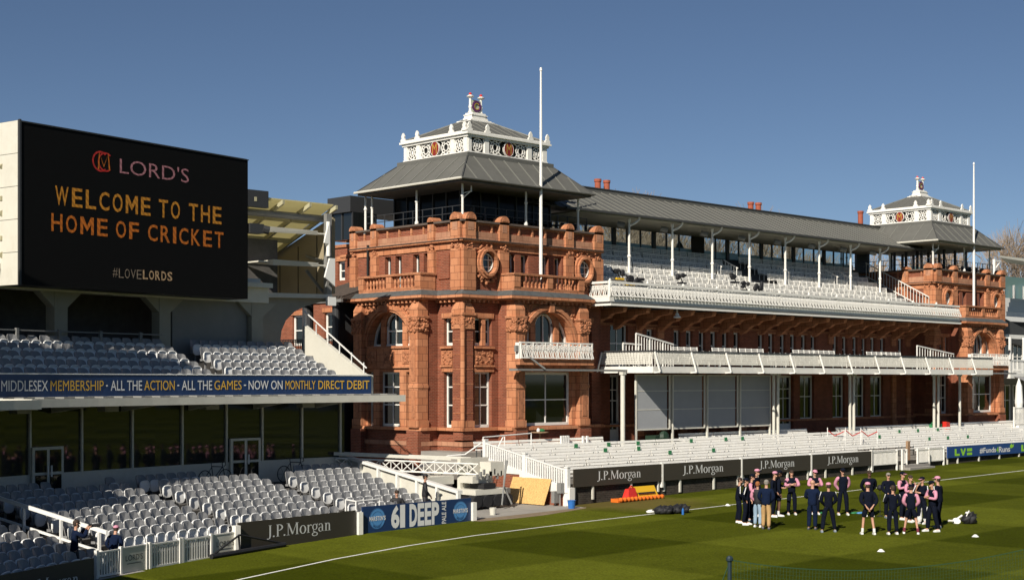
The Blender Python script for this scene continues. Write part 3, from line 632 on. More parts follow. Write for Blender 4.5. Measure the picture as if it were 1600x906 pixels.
    for fr, L in ((Fr((dx0, dy0, 0), (1, 0, 0), (0, -1, 0)), dx1 - dx0), (Fr((dx0, dy0, 0), (0, 1, 0), (-1, 0, 0)), dy1 - dy0)):
        ps = [(0, .22), (.2 * L, .2 * L + .3), (.8 * L - .3, .8 * L), (L - .3, L)] if fr.u.x > .5 else [(0, .28), (.2 * L, .2 * L + .28), (.8 * L - .3, .8 * L), (L - .25, L)]
        for a, b in ps: wp.fbox(fr, a, b, -.12, .05, cz + .2, 17.72)
        for (a, b), (a2, b2) in zip(ps[:-1], ps[1:]):
            u0, u1 = b + .02, a2 - .02; zc = (cz + .2 + 17.72) / 2; H = 17.72 - cz - .2
            nc = 1 if u1 - u0 < 1.1 else 3
            for j in range(nc):
                uc = u0 + (u1 - u0) * (j + .5) / nc; R = min((u1 - u0) / nc, H) / 2 * .9; ry = H / 2 * .92
                for rr in (1.0, .55):
                    pr = [(uc + R * rr * math.cos(2 * math.pi * i / 14), zc + ry * rr * math.sin(2 * math.pi * i / 14)) for i in range(15)]
                    for p, q in zip(pr[:-1], pr[1:]): fil.bar(fr.p(p[0], -.03, p[1]), fr.p(q[0], -.03, q[1]), .045)
                for i in range(8):
                    t = math.pi * i / 4 + .2; fil.bar(fr.p(uc + .5 * R * math.cos(t), -.03, zc + .5 * ry * math.sin(t)), fr.p(uc + 1.0 * R * math.cos(t + .3), -.03, zc + 1.0 * ry * math.sin(t + .3)), .04)
                if nc == 3 and j != 1:
                    for s in (-1, 1):
                        for q in (-1, 1): fil.bar(fr.p(uc + s * R * .6, -.03, zc + q * ry * .6), fr.p(uc + s * (u1 - u0) / 6, -.03, zc + q * H / 2), .05); 
                if nc == 1: fil.fbox(fr, uc - R * .22, uc + R * .22, -.05, -.02, zc - ry * .3, zc + ry * .3)
            for s in (u0, u1): fil.bar(fr.p(s, -.03, cz + .2), fr.p(s, -.03, 17.72), .05)
            if nc == 3:
                uc = (u0 + u1) / 2; em = MB(); n = 20
                em.slab([fr.p(uc + .33 * math.cos(2 * math.pi * i / n), 0.02, zc + .36 * math.sin(2 * math.pi * i / n)) for i in range(n)], tuple(fr.d * .05), 0)
                text(em, lambda u, z: fr.p(u, .08, z), 'M', uc - .17, uc + .17, zc - .26, zc + .26, 1, 0)
                pr = [(uc + .33 * math.cos(2 * math.pi * i / n), zc + .37 * math.sin(2 * math.pi * i / n)) for i in range(n + 1)]
                for p, q in zip(pr[:-1], pr[1:]): em.bar(fr.p(p[0], .06, p[1]), fr.p(q[0], .06, q[1]), .025, 2)
                em.build('monogram_roundel', [M_maroon, M_gold, M_white], PAV)
        # acroteria
        ac = [.02, .2 * L + .14, .8 * L - .15, L - .02]
        for j, u in enumerate(ac):
            if j == 0 and fr.u.y > .5: continue
            am = MB(); pr = [(-.2, 0), (-.19, .1), (-.1, .16), (-.13, .28), (-.06, .4), (0, .45), (.06, .4), (.13, .28), (.1, .16), (.19, .1), (.2, 0)]
            am.slab([fr.p(u + a * .95, .06, 18.0 + b) for a, b in pr], tuple(fr.d * .08)); 
            if j == 0: am.slab([(X0 + 1.25 - .12, dy0 + .05 + a * .95, 18.0 + b) for a, b in pr], (-.1, 0, 0))
            am.build('acroterion', M_white, PAV)
    do = wp.build('drum', M_white, PAV); fil.build('filigree', M_white, do)
    # lantern roof
    px, py = (dx0 + dx1) / 2, (dy0 + dy1) / 2; hx, hy, tz = .75, .5, 19.02
    b4 = [(dx0 - .05, dy0 - .05), (dx1 + .05, dy0 - .05), (dx1 + .05, dy1 + .05), (dx0 - .05, dy1 + .05)]; t4 = [(px - hx, py - hy), (px + hx, py - hy), (px + hx, py + hy), (px - hx, py + hy)]
    r = MB(); r.hexa([(x, y, 18.02) for x, y in b4], [(x, y, tz) for x, y in t4]); r2 = r.build('lantern_roof', M_slate, PAV)
    sm = MB()
    for k in range(4):
        a, b = b4[k], b4[(k + 1) % 4]; c_, d_ = t4[k], t4[(k + 1) % 4]; L = math.dist(a, b); ax = (b[0] - a[0]) / L, (b[1] - a[1]) / L; nn = int(L / .6)
        for i in range(1, nn):
            s = i / nn * L; lc = (c_[0] - a[0]) * ax[0] + (c_[1] - a[1]) * ax[1]; ld = (d_[0] - a[0]) * ax[0] + (d_[1] - a[1]) * ax[1]
            f = min(1, s / lc if s < lc else 1, (L - s) / (L - ld) if s > ld else 1); per = (c_[0] - a[0] - ax[0] * lc, c_[1] - a[1] - ax[1] * lc)
            p0 = (a[0] + ax[0] * s, a[1] + ax[1] * s); sm.bar((p0[0], p0[1], 18.035), (p0[0] + per[0] * f, p0[1] + per[1] * f, 18.035 + (tz - 18.02) * f), .035)
        sm.bar((a[0], a[1], 18.03), (c_[0], c_[1], tz + .01), .06)
    sm.build('seam', M_seam, r2)
    fn = MB()
    fn.box(px - .85, px + .85, py - .55, py + .55, tz - .02, tz + .06)
    for (sx, sy, z0, z1) in ((.72, .45, .06, .14), (.56, .36, .14, .28), (.5, .3, .28, .44), (.56, .34, .44, .50), (.47, .28, .5, .62)):
        fn.box(px - sx, px + sx, py - sy, py + sy, tz + z0, tz + z1)
    for s in (-1, 1):
        fn.lathe((px + s * .38, py, tz + .6), [(.11, 0), (.12, .1), (.08, .14), (.07, .3), (.1, .42), (.07, .52), (.06, .95), (.1, 1.0), (.18, 1.06), (.2, 1.1), (.1, 1.18), (.05, 1.2)], 10)
        fn.slab([(px + s * .9, py - .3, tz + .06), (px + s * .6, py - .3, tz + .12), (px + s * .5, py - .3, tz + .5), (px + s * .45, py - .3, tz + .5), (px + s * .45, py - .3, tz + .06)], (0, .6, 0))
    sq = lambda q_: setattr(q_, 'v', [(p[0], p[1], tz + (p[2] - tz) * .8) for p in q_.v])
    sq(fn); fo = fn.build('finial', M_white, PAV)
    fp = MB()
    for s in (-1, 1): fp.ball((px + s * .38, py, tz + 1.86), .08, .08, .09, 8, 6)
    sq(fp); fp.build('finial_ball', M_red, fo)
    fp = MB(); n = 20; fr = Fr((px, py - .06, 0), (1, 0, 0), (0, -1, 0)); zc = tz + 1.08
    fp.fbox(fr, -.3, .3, -.1, 0, zc - .36, zc + .4, 2)
    for (rr, mm, w_) in ((.24, 0, .06), (.17, 1, .05), (.3, 0, .04)):
        pr = [(rr * math.cos(2 * math.pi * i / n), zc + rr * 1.2 * math.sin(2 * math.pi * i / n)) for i in range(2 if rr < .2 else 0, n + 1 - (2 if rr < .2 else 0))]
        for p, q in zip(pr[:-1], pr[1:]): fp.bar(fr.p(p[0], .03, p[1]), fr.p(q[0], .03, q[1]), w_, mm)
    sq(fp); fp.build('monogram_panel', [mat('purple_paint', (.12, .03, .12), .5), M_gold, mat('pale_green_paint', (.45, .5, .35), .6)], fo)
    # posts under the roof
    def post(x, y, z0, z1, br=True):
        p = MB(); p.lathe((x, y, z0), [(.1, 0), (.1, .15), (.06, .2), (.06, (z1 - z0) * .62), (.09, (z1 - z0) * .64), (.09, (z1 - z0) * .67), (.055, (z1 - z0) * .7), (.055, z1 - z0)], 10)
        if br: p.bar((x, y, z1 - .75), (x + .4, y - .2, z1 - .35), .05); p.bar((x + .4, y - .2, z1 - .42), (x + .4, y - .2, z1 - .12), .05); p.bar((x, y, z1 - .5), (x + .4, y - .2, z1 - .38), .04)
        p.build('post', M_white, PAV)
    post(X0 + .12, 53.15, 13.4, 15.2); post(X0 + 4.5, 53.15, 13.4, 15.2, False); post(X0 + 8.55, 53.3, 13.4, 15.2, False)
    post(X0 + .12, 56.6, 13.4, 15.2, False); post(X0 + .12, 60.2, 13.4, 15.2, False); post(X0 + .0, 60.6, 13.2, 15.2, False)
    rl = MB()
    for z in (13.85, 14.2): rl.bar((X0 + .55, 53.6, z), (X0 + 9.6, 53.6, z), .035); rl.bar((X0 + .55, 53.6, z), (X0 + .55, 61.2, z), .035)
    for i in range(13): rl.bar((X0 + .55 + i * .75, 53.6, 13.0), (X0 + .55 + i * .75, 53.6, 14.2), .04)
    for i in range(11): rl.bar((X0 + .55, 53.6 + i * .76, 13.0), (X0 + .55, 53.6 + i * .76, 14.2), .04)
    rl.build('terrace_rail', M_darkgrey, PAV)
    if left:
        q = MB(); q.box(X0 + 1.7, X0 + 8.2, 55.0, 60.3, 12.9, 15.16); q.build('glazed_room', M_room, PAV)
        q = MB()
        for i in range(6): q.box(X0 + 1.64, X0 + 1.7, 55.0 + i * 1.04, 55.08 + i * 1.04, 12.9, 15.15); q.box(X0 + 1.7 + i * 1.28, X0 + 1.78 + i * 1.28, 54.94, 55.0, 12.9, 15.15)
        q.build('glazing_bars', M_darkgrey, PAV)
    else:
        q = MB()
        for i in range(5):
            for j in range(3): q.box(X0 + 1.8 + i * 1.6, X0 + 1.95 + i * 1.6, 55 + j * 2.2, 55.15 + j * 2.2, 12.9, 15.16)
        q.box(X0 + 1.5, X0 + 3.0, 60.2, 60.4, 12.9, 15.16)
        q.build('steel_column', M_darkgrey, PAV)
    # terrace furniture
    q = MB()
    for i in range(9):
        x = X0 + 1.2 + i * .95; y = 54.3; q.tube((x, y, 12.9), (x, y, 13.75), .03, n=6); q.tube((x, y, 13.75), (x, y, 13.8), .3, n=10); q.box(x + .3, x + .6, y - .1, y + .2, 13.3, 13.4); q.box(x + .55, x + .6, y - .1, y + .2, 13.4, 13.95)
    q.build('terrace_furniture', M_darkgrey, PAV)

M_led = MB(); LEDGE = MB()
tower(X0, True); tower(RX, False)
# small iron balcony and canopy blade on each tower bay
def tilt(q, fr, z0, z1, k, frm=0):
    for j in range(frm, len(q.v)):
        p = q.v[j]
        if z0 - .05 <= p[2] <= z1 + .02: o = k * (z1 - p[2]) / (z1 - z0); q.v[j] = (p[0] + fr.d.x * o, p[1] + fr.d.y * o, p[2])
def iron_panel(mb, fr, u0, u1, z0, z1, d, step=.33, lean=.1):
    n = max(1, round((u1 - u0) / step)); s = (u1 - u0) / n; h = z1 - z0
    for i in range(n):
        a = u0 + i * s
        mb.fbox(fr, a + .01, a + .05, d, d + .03, z0, z1)
        for k in (.2, .55):
            x = a + s * k + .03; mb.slab([fr.p(x + lean, d, z0 + .02), fr.p(x + lean + .05, d, z0 + .02), fr.p(x + .06, d, z0 + h * .55), fr.p(x, d, z0 + h * .55)], tuple(fr.d * .03))
        c = a + s * .55; pr = [(c + .1 * math.cos(math.pi * j / 4), z0 + h * .72 + .1 * math.sin(math.pi * j / 4)) for j in range(9)]
        for p, q in zip(pr[:-1], pr[1:]): mb.bar(fr.p(p[0], d + .015, p[1]), fr.p(q[0], d + .015, q[1]), .04)
        mb.bar(fr.p(a + .03, d + .015, z0 + h * .5), fr.p(a + s + .03, d + .015, z1 - .02), .035); mb.bar(fr.p(a + .03, d + .015, z1 - .02), fr.p(a + s + .03, d + .015, z0 + h * .5), .035)
    mb.fbox(fr, u0, u1, d - .01, d + .04, z0 - .04, z0 + .02)
for xx in (X0, RX):
    fr = Fr((xx + 2.3, 51.35, 0), (1, 0, 0), (0, -1, 0)); q = MB(); iron_panel(q, fr, 0, 5.2, 6.66, 7.36, 0, .36); tilt(q, fr, 6.66, 7.36, .12)
    q.fbox(fr, -.03, 5.25, -.03, .05, 7.36, 7.44); q.box(xx + 2.27, xx + 2.33, 51.38, 51.65, 6.6, 7.4)
    for i in range(7): q.fbox(fr, i * .86, i * .86 + .06, .0, .07, 6.6, 7.4)
    ob = q.build('iron_balcony', M_white, PAV)
    q = MB(); q.box(xx + 2.25, xx + 7.6, 51.3, 51.65, 6.3, 6.6); q.build('balcony_slab', M_terra, PAV)
    q = MB(); q.box(xx + 1.8, xx + 9.9 if xx == X0 else xx + 8.2, 51.0, 51.6, 6.0, 6.1); q.build('canopy_blade', M_grey, PAV)
q = MB(); q.tube((X0 + 2.2, 51.5, 7.15), (X0 + 3.6, 50.9, 6.1), .05); q.box(X0 + 2.1, X0 + 2.35, 51.4, 51.55, 6.95, 7.25); q.build('canopy_stay', M_grey, PAV)

# ================================================================ central range
CX0, CX1 = X0 + 10.0, RX; YW = 54.5
cf = Fr((0, YW, 0), (1, 0, 0), (0, -1, 0))
upx = [1014, 1056, 1075, 1095, 1113, 1131, 1149, 1187, 1203, 1221, 1237, 1254, 1269, 1303, 1318, 1334, 1348, 1362, 1377, 1405, 1438]
uh = [(onY(p, 54.6)[0] - .3, onY(p, 54.6)[0] + .3, 6.8, 8.45) for p in upx] + [(60.7, 62.2, 6.3, 8.65)]
lo = [(1217, 1240, 2.1), (1250, 1272, 3.0), (1301, 1320, 3.0), (1334, 1352, 3.0), (1360, 1380, 3.0), (1431, 1447, 2.1), (1468, 1478, 3.0), (953, 971, 2.1)]
lh = [(onY(a, YW)[0], onY(b, YW)[0], z, 5.85) for a, b, z in lo]
WALLS.wall(cf, CX0, CX1, -.4, 0, -.3, 9.5, uh + lh)
for h in uh: window(cf, h[0], h[1], h[2], h[3], -.25, 2 if h[1] - h[0] > 1 else 1, (7.6,), fw=.1); 
for h, (a, b, z) in zip(lh, lo):
    if z < 2.5: window(cf, h[0], h[1], h[2], h[3], -.3, 2, (5.0, 3.1, 4.4), fw=.13, name='door', bot=.7)
    else: window(cf, h[0], h[1], h[2], h[3], -.25, 2, (4.5,), fw=.12)
x = CX0 + .9; k = 0
while x < CX1 - .5:
    if not any(h[0] - .35 < x < h[1] + .35 for h in lh): TRIM.fbox(cf, x - .25, x + .25, 0, .15, 2.4, 5.95); TRIM.fbox(cf, x - .32, x + .32, 0, .22, 2.4, 2.75)
    TRIM.fbox(cf, x - .28, x + .28, -.02, .12, 7.9, 8.55) if not any(h[0] - .3 < x < h[1] + .3 for h in uh) else None
    # brackets carrying the upper balcony
    TRIM.slab([(x - .16, YW, 8.35), (x - .16, YW - .25, 8.4), (x - .16, YW - .9, 8.85), (x - .16, YW - 1.3, 8.9), (x - .16, YW - 1.6, 9.12), (x - .16, YW - 2.4, 9.2), (x - .16, YW - 2.5, 9.45), (x - .16, YW, 9.45)], (.32, 0, 0))
    x += 1.93
for h in uh: TRIM.fbox(cf, h[0] - .14, h[1] + .14, 0, .05, h[3], h[3] + .1)
TRIM.fbox(cf, CX0, CX1, 0, .1, 8.6, 8.72); TRIM.fbox(cf, CX0, CX1, 0, .08, 2.95, 3.08); TRIM.fbox(cf, CX0, CX1, 0, .12, 8.95, 9.02)
# upper deck structure
UX0, UX1, UY = 57.4, 93.8, 51.6
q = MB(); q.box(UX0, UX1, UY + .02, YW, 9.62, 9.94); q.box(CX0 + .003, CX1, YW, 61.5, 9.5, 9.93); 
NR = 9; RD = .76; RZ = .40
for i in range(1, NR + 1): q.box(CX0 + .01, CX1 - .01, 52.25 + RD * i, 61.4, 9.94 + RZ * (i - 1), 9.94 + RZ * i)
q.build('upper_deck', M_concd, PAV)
q = MB(); q.box(UX0 - .06, UX1 + .06, UY - .08, UY + .02, 9.68, 9.95); q.box(UX0 - .1, UX1 + .1, UY - .2, UY + .02, 9.46, 9.57); q.box(UX0 - .1, UX0 - .003, UY + .02, 53.0, 9.46, 9.57); q.box(UX0 - .06, UX0 - .003, UY + .02, 53.0, 9.68, 9.95)
q.build('balcony_fascia', M_white, PAV)
q = MB(); q.tube((UX0, UY - .12, 9.63), (UX1, UY - .12, 9.63), .06); q.build('gutter', M_lead, PAV)
fr = Fr((0, UY, 0), (1, 0, 0), (0, -1, 0)); n = 12
for i in range(n):
    a = UX0 + (UX1 - UX0) * i / n; b = UX0 + (UX1 - UX0) * (i + 1) / n; q = MB(); iron_panel(q, fr, a, b, 10.0, 10.62, .02, .30, .13); tilt(q, fr, 10.0, 10.62, .2)
    q.fbox(fr, a, b, -.02, .14, 10.63, 10.75); q.fbox(fr, a - .05, a + .05, -.03, .11, 9.95, 10.8); q.ball(fr.p(a, .05, 10.82), .06, .06, .07, 8, 5)
    q.fbox(fr, a, b, .05, .1, 9.97, 10.08, 1)
    q.build('railing_panel', [M_white, M_lead], PAV)
fr2 = Fr((UX0, UY, 0), (0, 1, 0), (-1, 0, 0)); q = MB(); iron_panel(q, fr2, .03, 1.35, 10.0, 10.62, .02); q.fbox(fr2, 0, 1.38, -.02, .14, 10.63, 10.75); q.build('railing_panel', M_white, PAV)
# main roof
q = MB(); MX0, MX1 = X0 + 6.5, RX + 1.5
q.hexa([(MX0, 54.5, 14.86), (MX1, 54.5, 14.86), (MX1, 61.2, 15.5), (MX0, 61.2, 15.5)], [(MX0, 58.0, 16.55), (MX1, 58.0, 16.55), (MX1, 58.9, 16.55), (MX0, 58.9, 16.55)])
q.box(MX0, MX1, 57.9, 59.0, 16.45, 16.72); ro = q.build('main_roof', M_slate, PAV)
q = MB(); x = MX0 + .3
while x < MX1: q.bar((x, 54.5, 14.885), (x, 57.9, 16.53), .04); x += .72
q.build('seam', M_seam, ro)
q = MB(); q.box(MX0 + 2.4, MX1, 54.42, 54.54, 14.78, 14.9); q.box(MX0, MX1, 57.86, 58.1, 16.72, 16.78); q.build('eaves_board', M_seamd, ro)
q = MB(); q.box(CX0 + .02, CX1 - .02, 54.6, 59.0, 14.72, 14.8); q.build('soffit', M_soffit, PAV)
for p in (983, 1050.6, 1112.9, 1171, 1227, 1280, 1329, 1375):
    x = onY(p, 55)[0]; q = MB(); z0 = 11.3; q.lathe((x, 55, z0), [(.12, 0), (.12, .3), (.075, .34), (.075, 1.2), (.11, 1.24), (.11, 1.32), (.07, 1.36), (.065, 3.2), (.1, 3.25), (.1, 3.4)], 10)
    q.path([(x, 55, 14.3), (x + .22, 54.75, 14.45), (x + .35, 54.6, 14.62), (x + .36, 54.5, 14.86)], .06, 8); q.build('roof_post', M_white, PAV)
    q = MB(); q.tube((x - .35, 55.6, 14.45), (x - .05, 55.3, 14.35), .17, n=10); q.build('floodlight', M_grey, PAV)
# rear glazing of the upper deck
x = CX0 + .3; i = 0
while x < CX1 - 1.5:
    if i not in (0, 12, 27):
        q = MB(); q.box(x, x + 1.24, 59.0, 59.02, 13.9, 14.72); o = q.build('rear_glazing', M_clear, PAV)
        q = MB(); q.box(x, x + 1.24, 58.98, 59.0, 13.45, 13.9); q.build('frosted_pane', M_teal, o); q = MB(); q.box(x - .04, x + .04, 58.95, 59.05, 13.4, 14.75)
        if i % 3 == 0: q.box(x - .14, x + .14, 58.9, 59.06, 13.4, 14.75)
        q.build('mullion', M_darkgrey, o)
    else: q = MB(); q.box(x, x + 1.24, 58.97, 59.03, 13.4, 14.72); q.build('rear_door', M_dark, PAV)
    x += 1.24; i += 1
# chimneys beyond the ridge
for p in (934, 948, 1173, 1185, 1344.5):
    X, z = onY(p, 60.5); c = MB(); h = {934: 280, 948: 282, 1173: 316, 1185: 317, 1344.5: 330}[p]; zt = onY(p, 60.5, h)[1]
    c.lathe((X, 60.5, 15.4), [(.2, 0), (.19, zt - 15.6), (.23, zt - 15.55), (.23, zt - 15.4)], 12); c.build('chimney', M_chim, PAV)
# gangway rails of the upper deck
for (px, n0) in ((1143, 2), (1225, 5), (1320, 5), (1118, 5), (1300, 4)):
    x = onY(px, 56)[0]; q = MB()
    for k in range(5):
        y = 55.6 + k * .22; zf = 9.94 + RZ * ((y - 52.25) / RD); q.bar((x, y, zf - .2), (x, y, zf + .85), .04)
    y0, y1 = 55.5, 56.6; q.bar((x, y0, 9.94 + RZ * (y0 - 52.25) / RD + .85), (x, y1, 9.94 + RZ * (y1 - 52.25) / RD + .85), .06)
    q.build('gangway_rail', M_white, PAV)
q = MB(); X = CX1 - .35
for k in range(22):
    y = 53.2 + k * .24; zf = 9.94 + RZ * ((y - 52.25) / RD); q.bar((X, y, zf - .2), (X, y, zf + .95), .035)
for dz in (.95, 0.0): q.bar((X, 53.2, 9.94 + RZ * .95 / RD + dz), (X, 58.3, 9.94 + RZ * 6.05 / RD + dz), .06)
q.build('side_rail', M_white, PAV)
q = MB(); X = CX0 + .4
for k in range(8):
    y = 54.6 + k * .2; zf = 9.94 + RZ * ((y - 52.25) / RD); q.bar((X, y, zf - .2), (X, y, zf + .9), .04)
q.bar((X, 54.6, 9.94 + RZ * 2.35 / RD + .9), (X, 56.1, 9.94 + RZ * 3.85 / RD + .9), .06); q.build('side_rail', M_white, PAV)

# ---------------- lower balcony
LX0, LX1, LY = 58.25, 94.3, 49.3
q = MB(); q.box(LX0, LX1, LY + .05, YW, 5.98, 6.22); q.build('balcony_slab', M_concrete, PAV)
q = MB(); q.box(LX0 - .08, LX1, LY - .05, LY + .05, 5.92, 6.26); q.box(LX0 - .08, LX0 - .003, LY + .05, 52.9, 5.92, 6.26); q.build('balcony_fascia', M_white, PAV)
def lattice(fr, u0, u1):
    q = MB(); u = u0
    while u < u1 - .06: q.fbox(fr, u, u + .07, 0, .015, 6.37, 7.02); u += .11
    for k in range(6): z = 6.4 + k * .118; q.fbox(fr, u0, u1, -.012, -.001, z, z + .035)
    tilt(q, fr, 6.37, 7.02, .1)
    return q
fr = Fr((0, LY, 0), (1, 0, 0), (0, -1, 0)); n = 12
for i in range(n):
    a = LX0 + (LX1 - LX0) * i / n; b = LX0 + (LX1 - LX0) * (i + 1) / n; q = lattice(fr, a, b); o = q.build('lattice_panel', M_lattice, PAV)
    q = MB(); q.fbox(fr, a, b, -.06, .06, 7.03, 7.10); q.build('handrail', M_darkgrey, o)
    q = MB(); q.bar(fr.p(a + .05, .06, 7.03), fr.p(a + .05, .42, 5.97), .07); q.bar(fr.p(a + .05, .42, 5.97), fr.p(a + .05, .0, 5.94), .07)
    for k in range(3): q.fbox(fr, a + .5 + k, a + .55 + k, -.02, .03, 6.26, 6.4)
    q.build('strut', M_white, PAV)
fr2 = Fr((LX0, LY, 0), (0, 1, 0), (-1, 0, 0)); q = lattice(fr2, .02, 3.6); o = q.build('lattice_panel', M_lattice, PAV)
q = MB(); q.fbox(fr2, -.06, 3.6, -.06, .06, 7.03, 7.10); q.build('handrail', M_darkgrey, o)
q = MB(); q.bar(fr2.p(3.55, .06, 7.03), fr2.p(3.55, .42, 5.97), .07)
for k in range(4): q.fbox(fr2, .3 + k, .35 + k, -.02, .03, 6.26, 6.4)
q.build('strut', M_white, PAV)
# stair rails on the balcony
def stair_rail(x0, z0, x1, z1, y, n, name='stair_rail'):
    q = MB(); q.bar((x0, y, z0), (x1, y, z1), .08); q.bar((x0, y, z0 - .9 if z0 - .9 > 6.2 else 6.25), (x1, y, 6.3), .04)
    for i in range(n + 1):
        t = i / n; q.bar((x0 + (x1 - x0) * t, y, 6.2), (x0 + (x1 - x0) * t, y, z0 + (z1 - z0) * t), .035 if i % 5 else .07)
    q.build(name, M_white, PAV)
stair_rail(onY(994, 50.8)[0], onY(994, 50.8, 521)[1], onY(1052, 50.8)[0], onY(1052, 50.8, 538)[1], 50.8, 14)
stair_rail(onY(1433, 51.5)[0], onY(1433, 51.5, 540)[1], onY(1490, 51.5)[0], onY(1490, 51.5, 553)[1], 51.5, 14)
stair_rail(58.5, 7.5, 60.0, 7.45, 51.6, 6)
# posts under the lower balcony
for p, y in ((973, 50.3), (1209, 50.3), (1215.5, 50.3), (1328, 50.3), (1334, 50.3), (1459.5, 50.3), (1466, 50.3), (1499.5, 50.3)):
    x = onY(p, y)[0]; q = MB(); q.tube((x, y, 1.5), (x, y, 5.97), .09 if p != 973 else .12, n=10); q.box(x - .13, x + .13, y - .13, y + .13, 5.82, 5.97); q.build('balcony_post', M_cream, PAV)
# hanging lamp below the upper balcony
q = MB(); lx = onY(1058, 51.9)[0]; q.tube((lx, 51.9, 9.46), (lx, 51.9, 9.2), .05); q.lathe((lx, 51.9, 8.98), [(.02, 0), (.2, .02), (.22, .08), (.12, .16), (.1, .26), (.03, .3)], 10); q.build('security_camera', M_white2, PAV)

# ---------------- side range, lean-to and dark entrance left of the near tower
sf = Fr((50.0, 61.7, 0), (0, 1, 0), (-1, 0, 0))
sp = [((457, 487), (492, 540)), ((507, 524), (488, 533)), ((528, 539), (408, 438))]; sh = []
for (a, b), (t, bt) in sp:
    y0 = onX(b, 50.0)[0] - 61.7; y1 = onX(a, 50.0)[0] - 61.7; zt = onX((a + b) / 2, 50.0, t)[1]; zb = onX((a + b) / 2, 50.0, bt)[1]; sh.append((max(.1, y0), y1, zb, zt))
WALLS.wall(sf, 0, 22, -.4, 0, 0, 12.9, sh)
for h in sh: window(sf, h[0], h[1], h[2], h[3], -.2, 2 if h[1] - h[0] > 1.4 else 1, ((h[2] + h[3]) / 2,), fw=.13); TRIM.fbox(sf, h[0] - .15, h[1] + .15, -.05, .06, h[3], h[3] + .25)
TRIM.fbox(sf, 0, 22, -.1, .12, 9.9, 10.0); TRIM.fbox(sf, 0, 3.2, -.1, .12, 12.35, 12.47); TRIM.fbox(sf, 0, 22, -.45, .1, 12.9, 13.05)
q = MB(); q.hexa([(46.3, 59.95, 9.72), (49.95, 59.95, 9.72), (49.95, 63.6, 9.72), (46.3, 63.6, 9.72)], [(46.3, 59.95, 9.8), (49.95, 59.95, 10.9), (49.95, 63.6, 10.9), (46.3, 63.6, 9.8)])
for i in range(14):
    y = 60.05 + i * .26; q.tube((46.25, y, 9.84), (49.9, y, 10.95), .075, n=6)
lt = q.build('tiled_lean_to', M_tile, PAV)
q = MB(); q.box(46.1, 46.24, 59.9, 68, 9.55, 9.7); q.build('gutter', M_grey, PAV)
q = MB(); q.box(46.5, 49.9, 61.0, 61.15, 0, 9.6); q.box(49.9, 49.99, 60.9, 63.5, 0, 9.6); q.tube((46.6, 60.9, 0), (46.6, 60.9, 9.6), .16, n=10); q.tube((46.6, 63.4, 0), (46.6, 63.4, 9.6), .3, n=12); q.build('entrance_porch', M_darkgrey, PAV)
q = MB()
for z in (6.75, 7.6, 7.7): q.bar((46.4, 60.9, z), (46.4, 70, z), .05)
for i in range(60): q.bar((46.4, 60.95 + i * .15, 6.75), (46.4, 60.95 + i * .15, 7.7), .035)
q.build('iron_railing', M_dark, PAV)
q = MB(); q.box(46.3, 50, 61.2, 75, 6.2, 6.7); q.box(46.8, 46.9, 61.2, 75, 0, 6.2); q.build('side_gallery', M_dark, PAV)
q = MB(); q.tube((48.1, 60.2, 10.0), (48.1, 60.2, 12.6), .06, n=8); q.tube((49.8, 62.1, 9.9), (49.8, 62.1, 14.4), .08, n=8); q.tube((49.85, 61.95, 10.2), (49.85, 61.95, 11.6), .13, n=8); q.build('downpipe', M_dark, PAV)
q = MB(); q.box(48.4, 50, 61.8, 63.7, 13.05, 14.5); q.build('side_glazed_room', M_glass, PAV)
q = MB(); q.box(48.2, 55, 61.8, 63.8, 14.5, 15.35)
for i in range(3): q.box(48.34, 48.4, 61.8 + i * .9, 61.88 + i * .9, 13.05, 14.5)
q.build('plant_screen', M_darkgrey, PAV)
# basement door with arched head in the near tower's flank
q = MB(); y0 = onX(640, X0 - .13)[0]; q.box(X0 - .2, X0 - .14, y0 - .45, y0 + .05, .2, 1.7); q.build('basement_door', M_white, PAV)
q = MB(); q.box(X0 - .18, X0 - .125, y0 - .5, y0 + .9, .0, 1.9); q.build('basement_opening', M_dark, PAV)
WALLS.box(CX0, CX1, 60.9, 61.3, 0, 13.4); WALLS.box(CX0, CX0 + .3, 54.5, 61, 9.5, 13.3)
WALLS.build('brick_wall', M_brick, PAV); TRIM.build('terracotta_trim', M_terra, PAV); PALE.build('pale_course', M_terrap, PAV); CARVE.build('carved_ornament', M_carve, PAV, smooth=False)
M_led.build('coping', mat('weathered_coping', (0.10, 0.075, 0.06), .9, var=.3), PAV); LEDGE.build('lead_flashing', M_lead, PAV)

# ---------------- terrace steps in front of the pavilion
q = MB(); TY0, TD, TZ = 44.95, 1.12, .2; NT = 6
q.box(46.95, 112, 44.75, 45.0, -.6, .78)
for i in range(NT): q.box(46.95, 112, TY0 + TD * i, TY0 + TD * (i + 1) + .001 * i, -.6, .82 + TZ * i)
q.box(46.95, 112, TY0 + TD * NT, 54.6, -.6, .82 + TZ * NT + .05)
q.build('terrace_steps', M_concrete, origin=(80, 50, 0))['kind'] = 'structure'
q = MB(); q.box(46.9, 112, 44.62, 44.75, -.6, .92); tag(q.build('retaining_wall', M_brickd), 'low weathered dark brick wall below the sponsor boards and benches', 'wall')
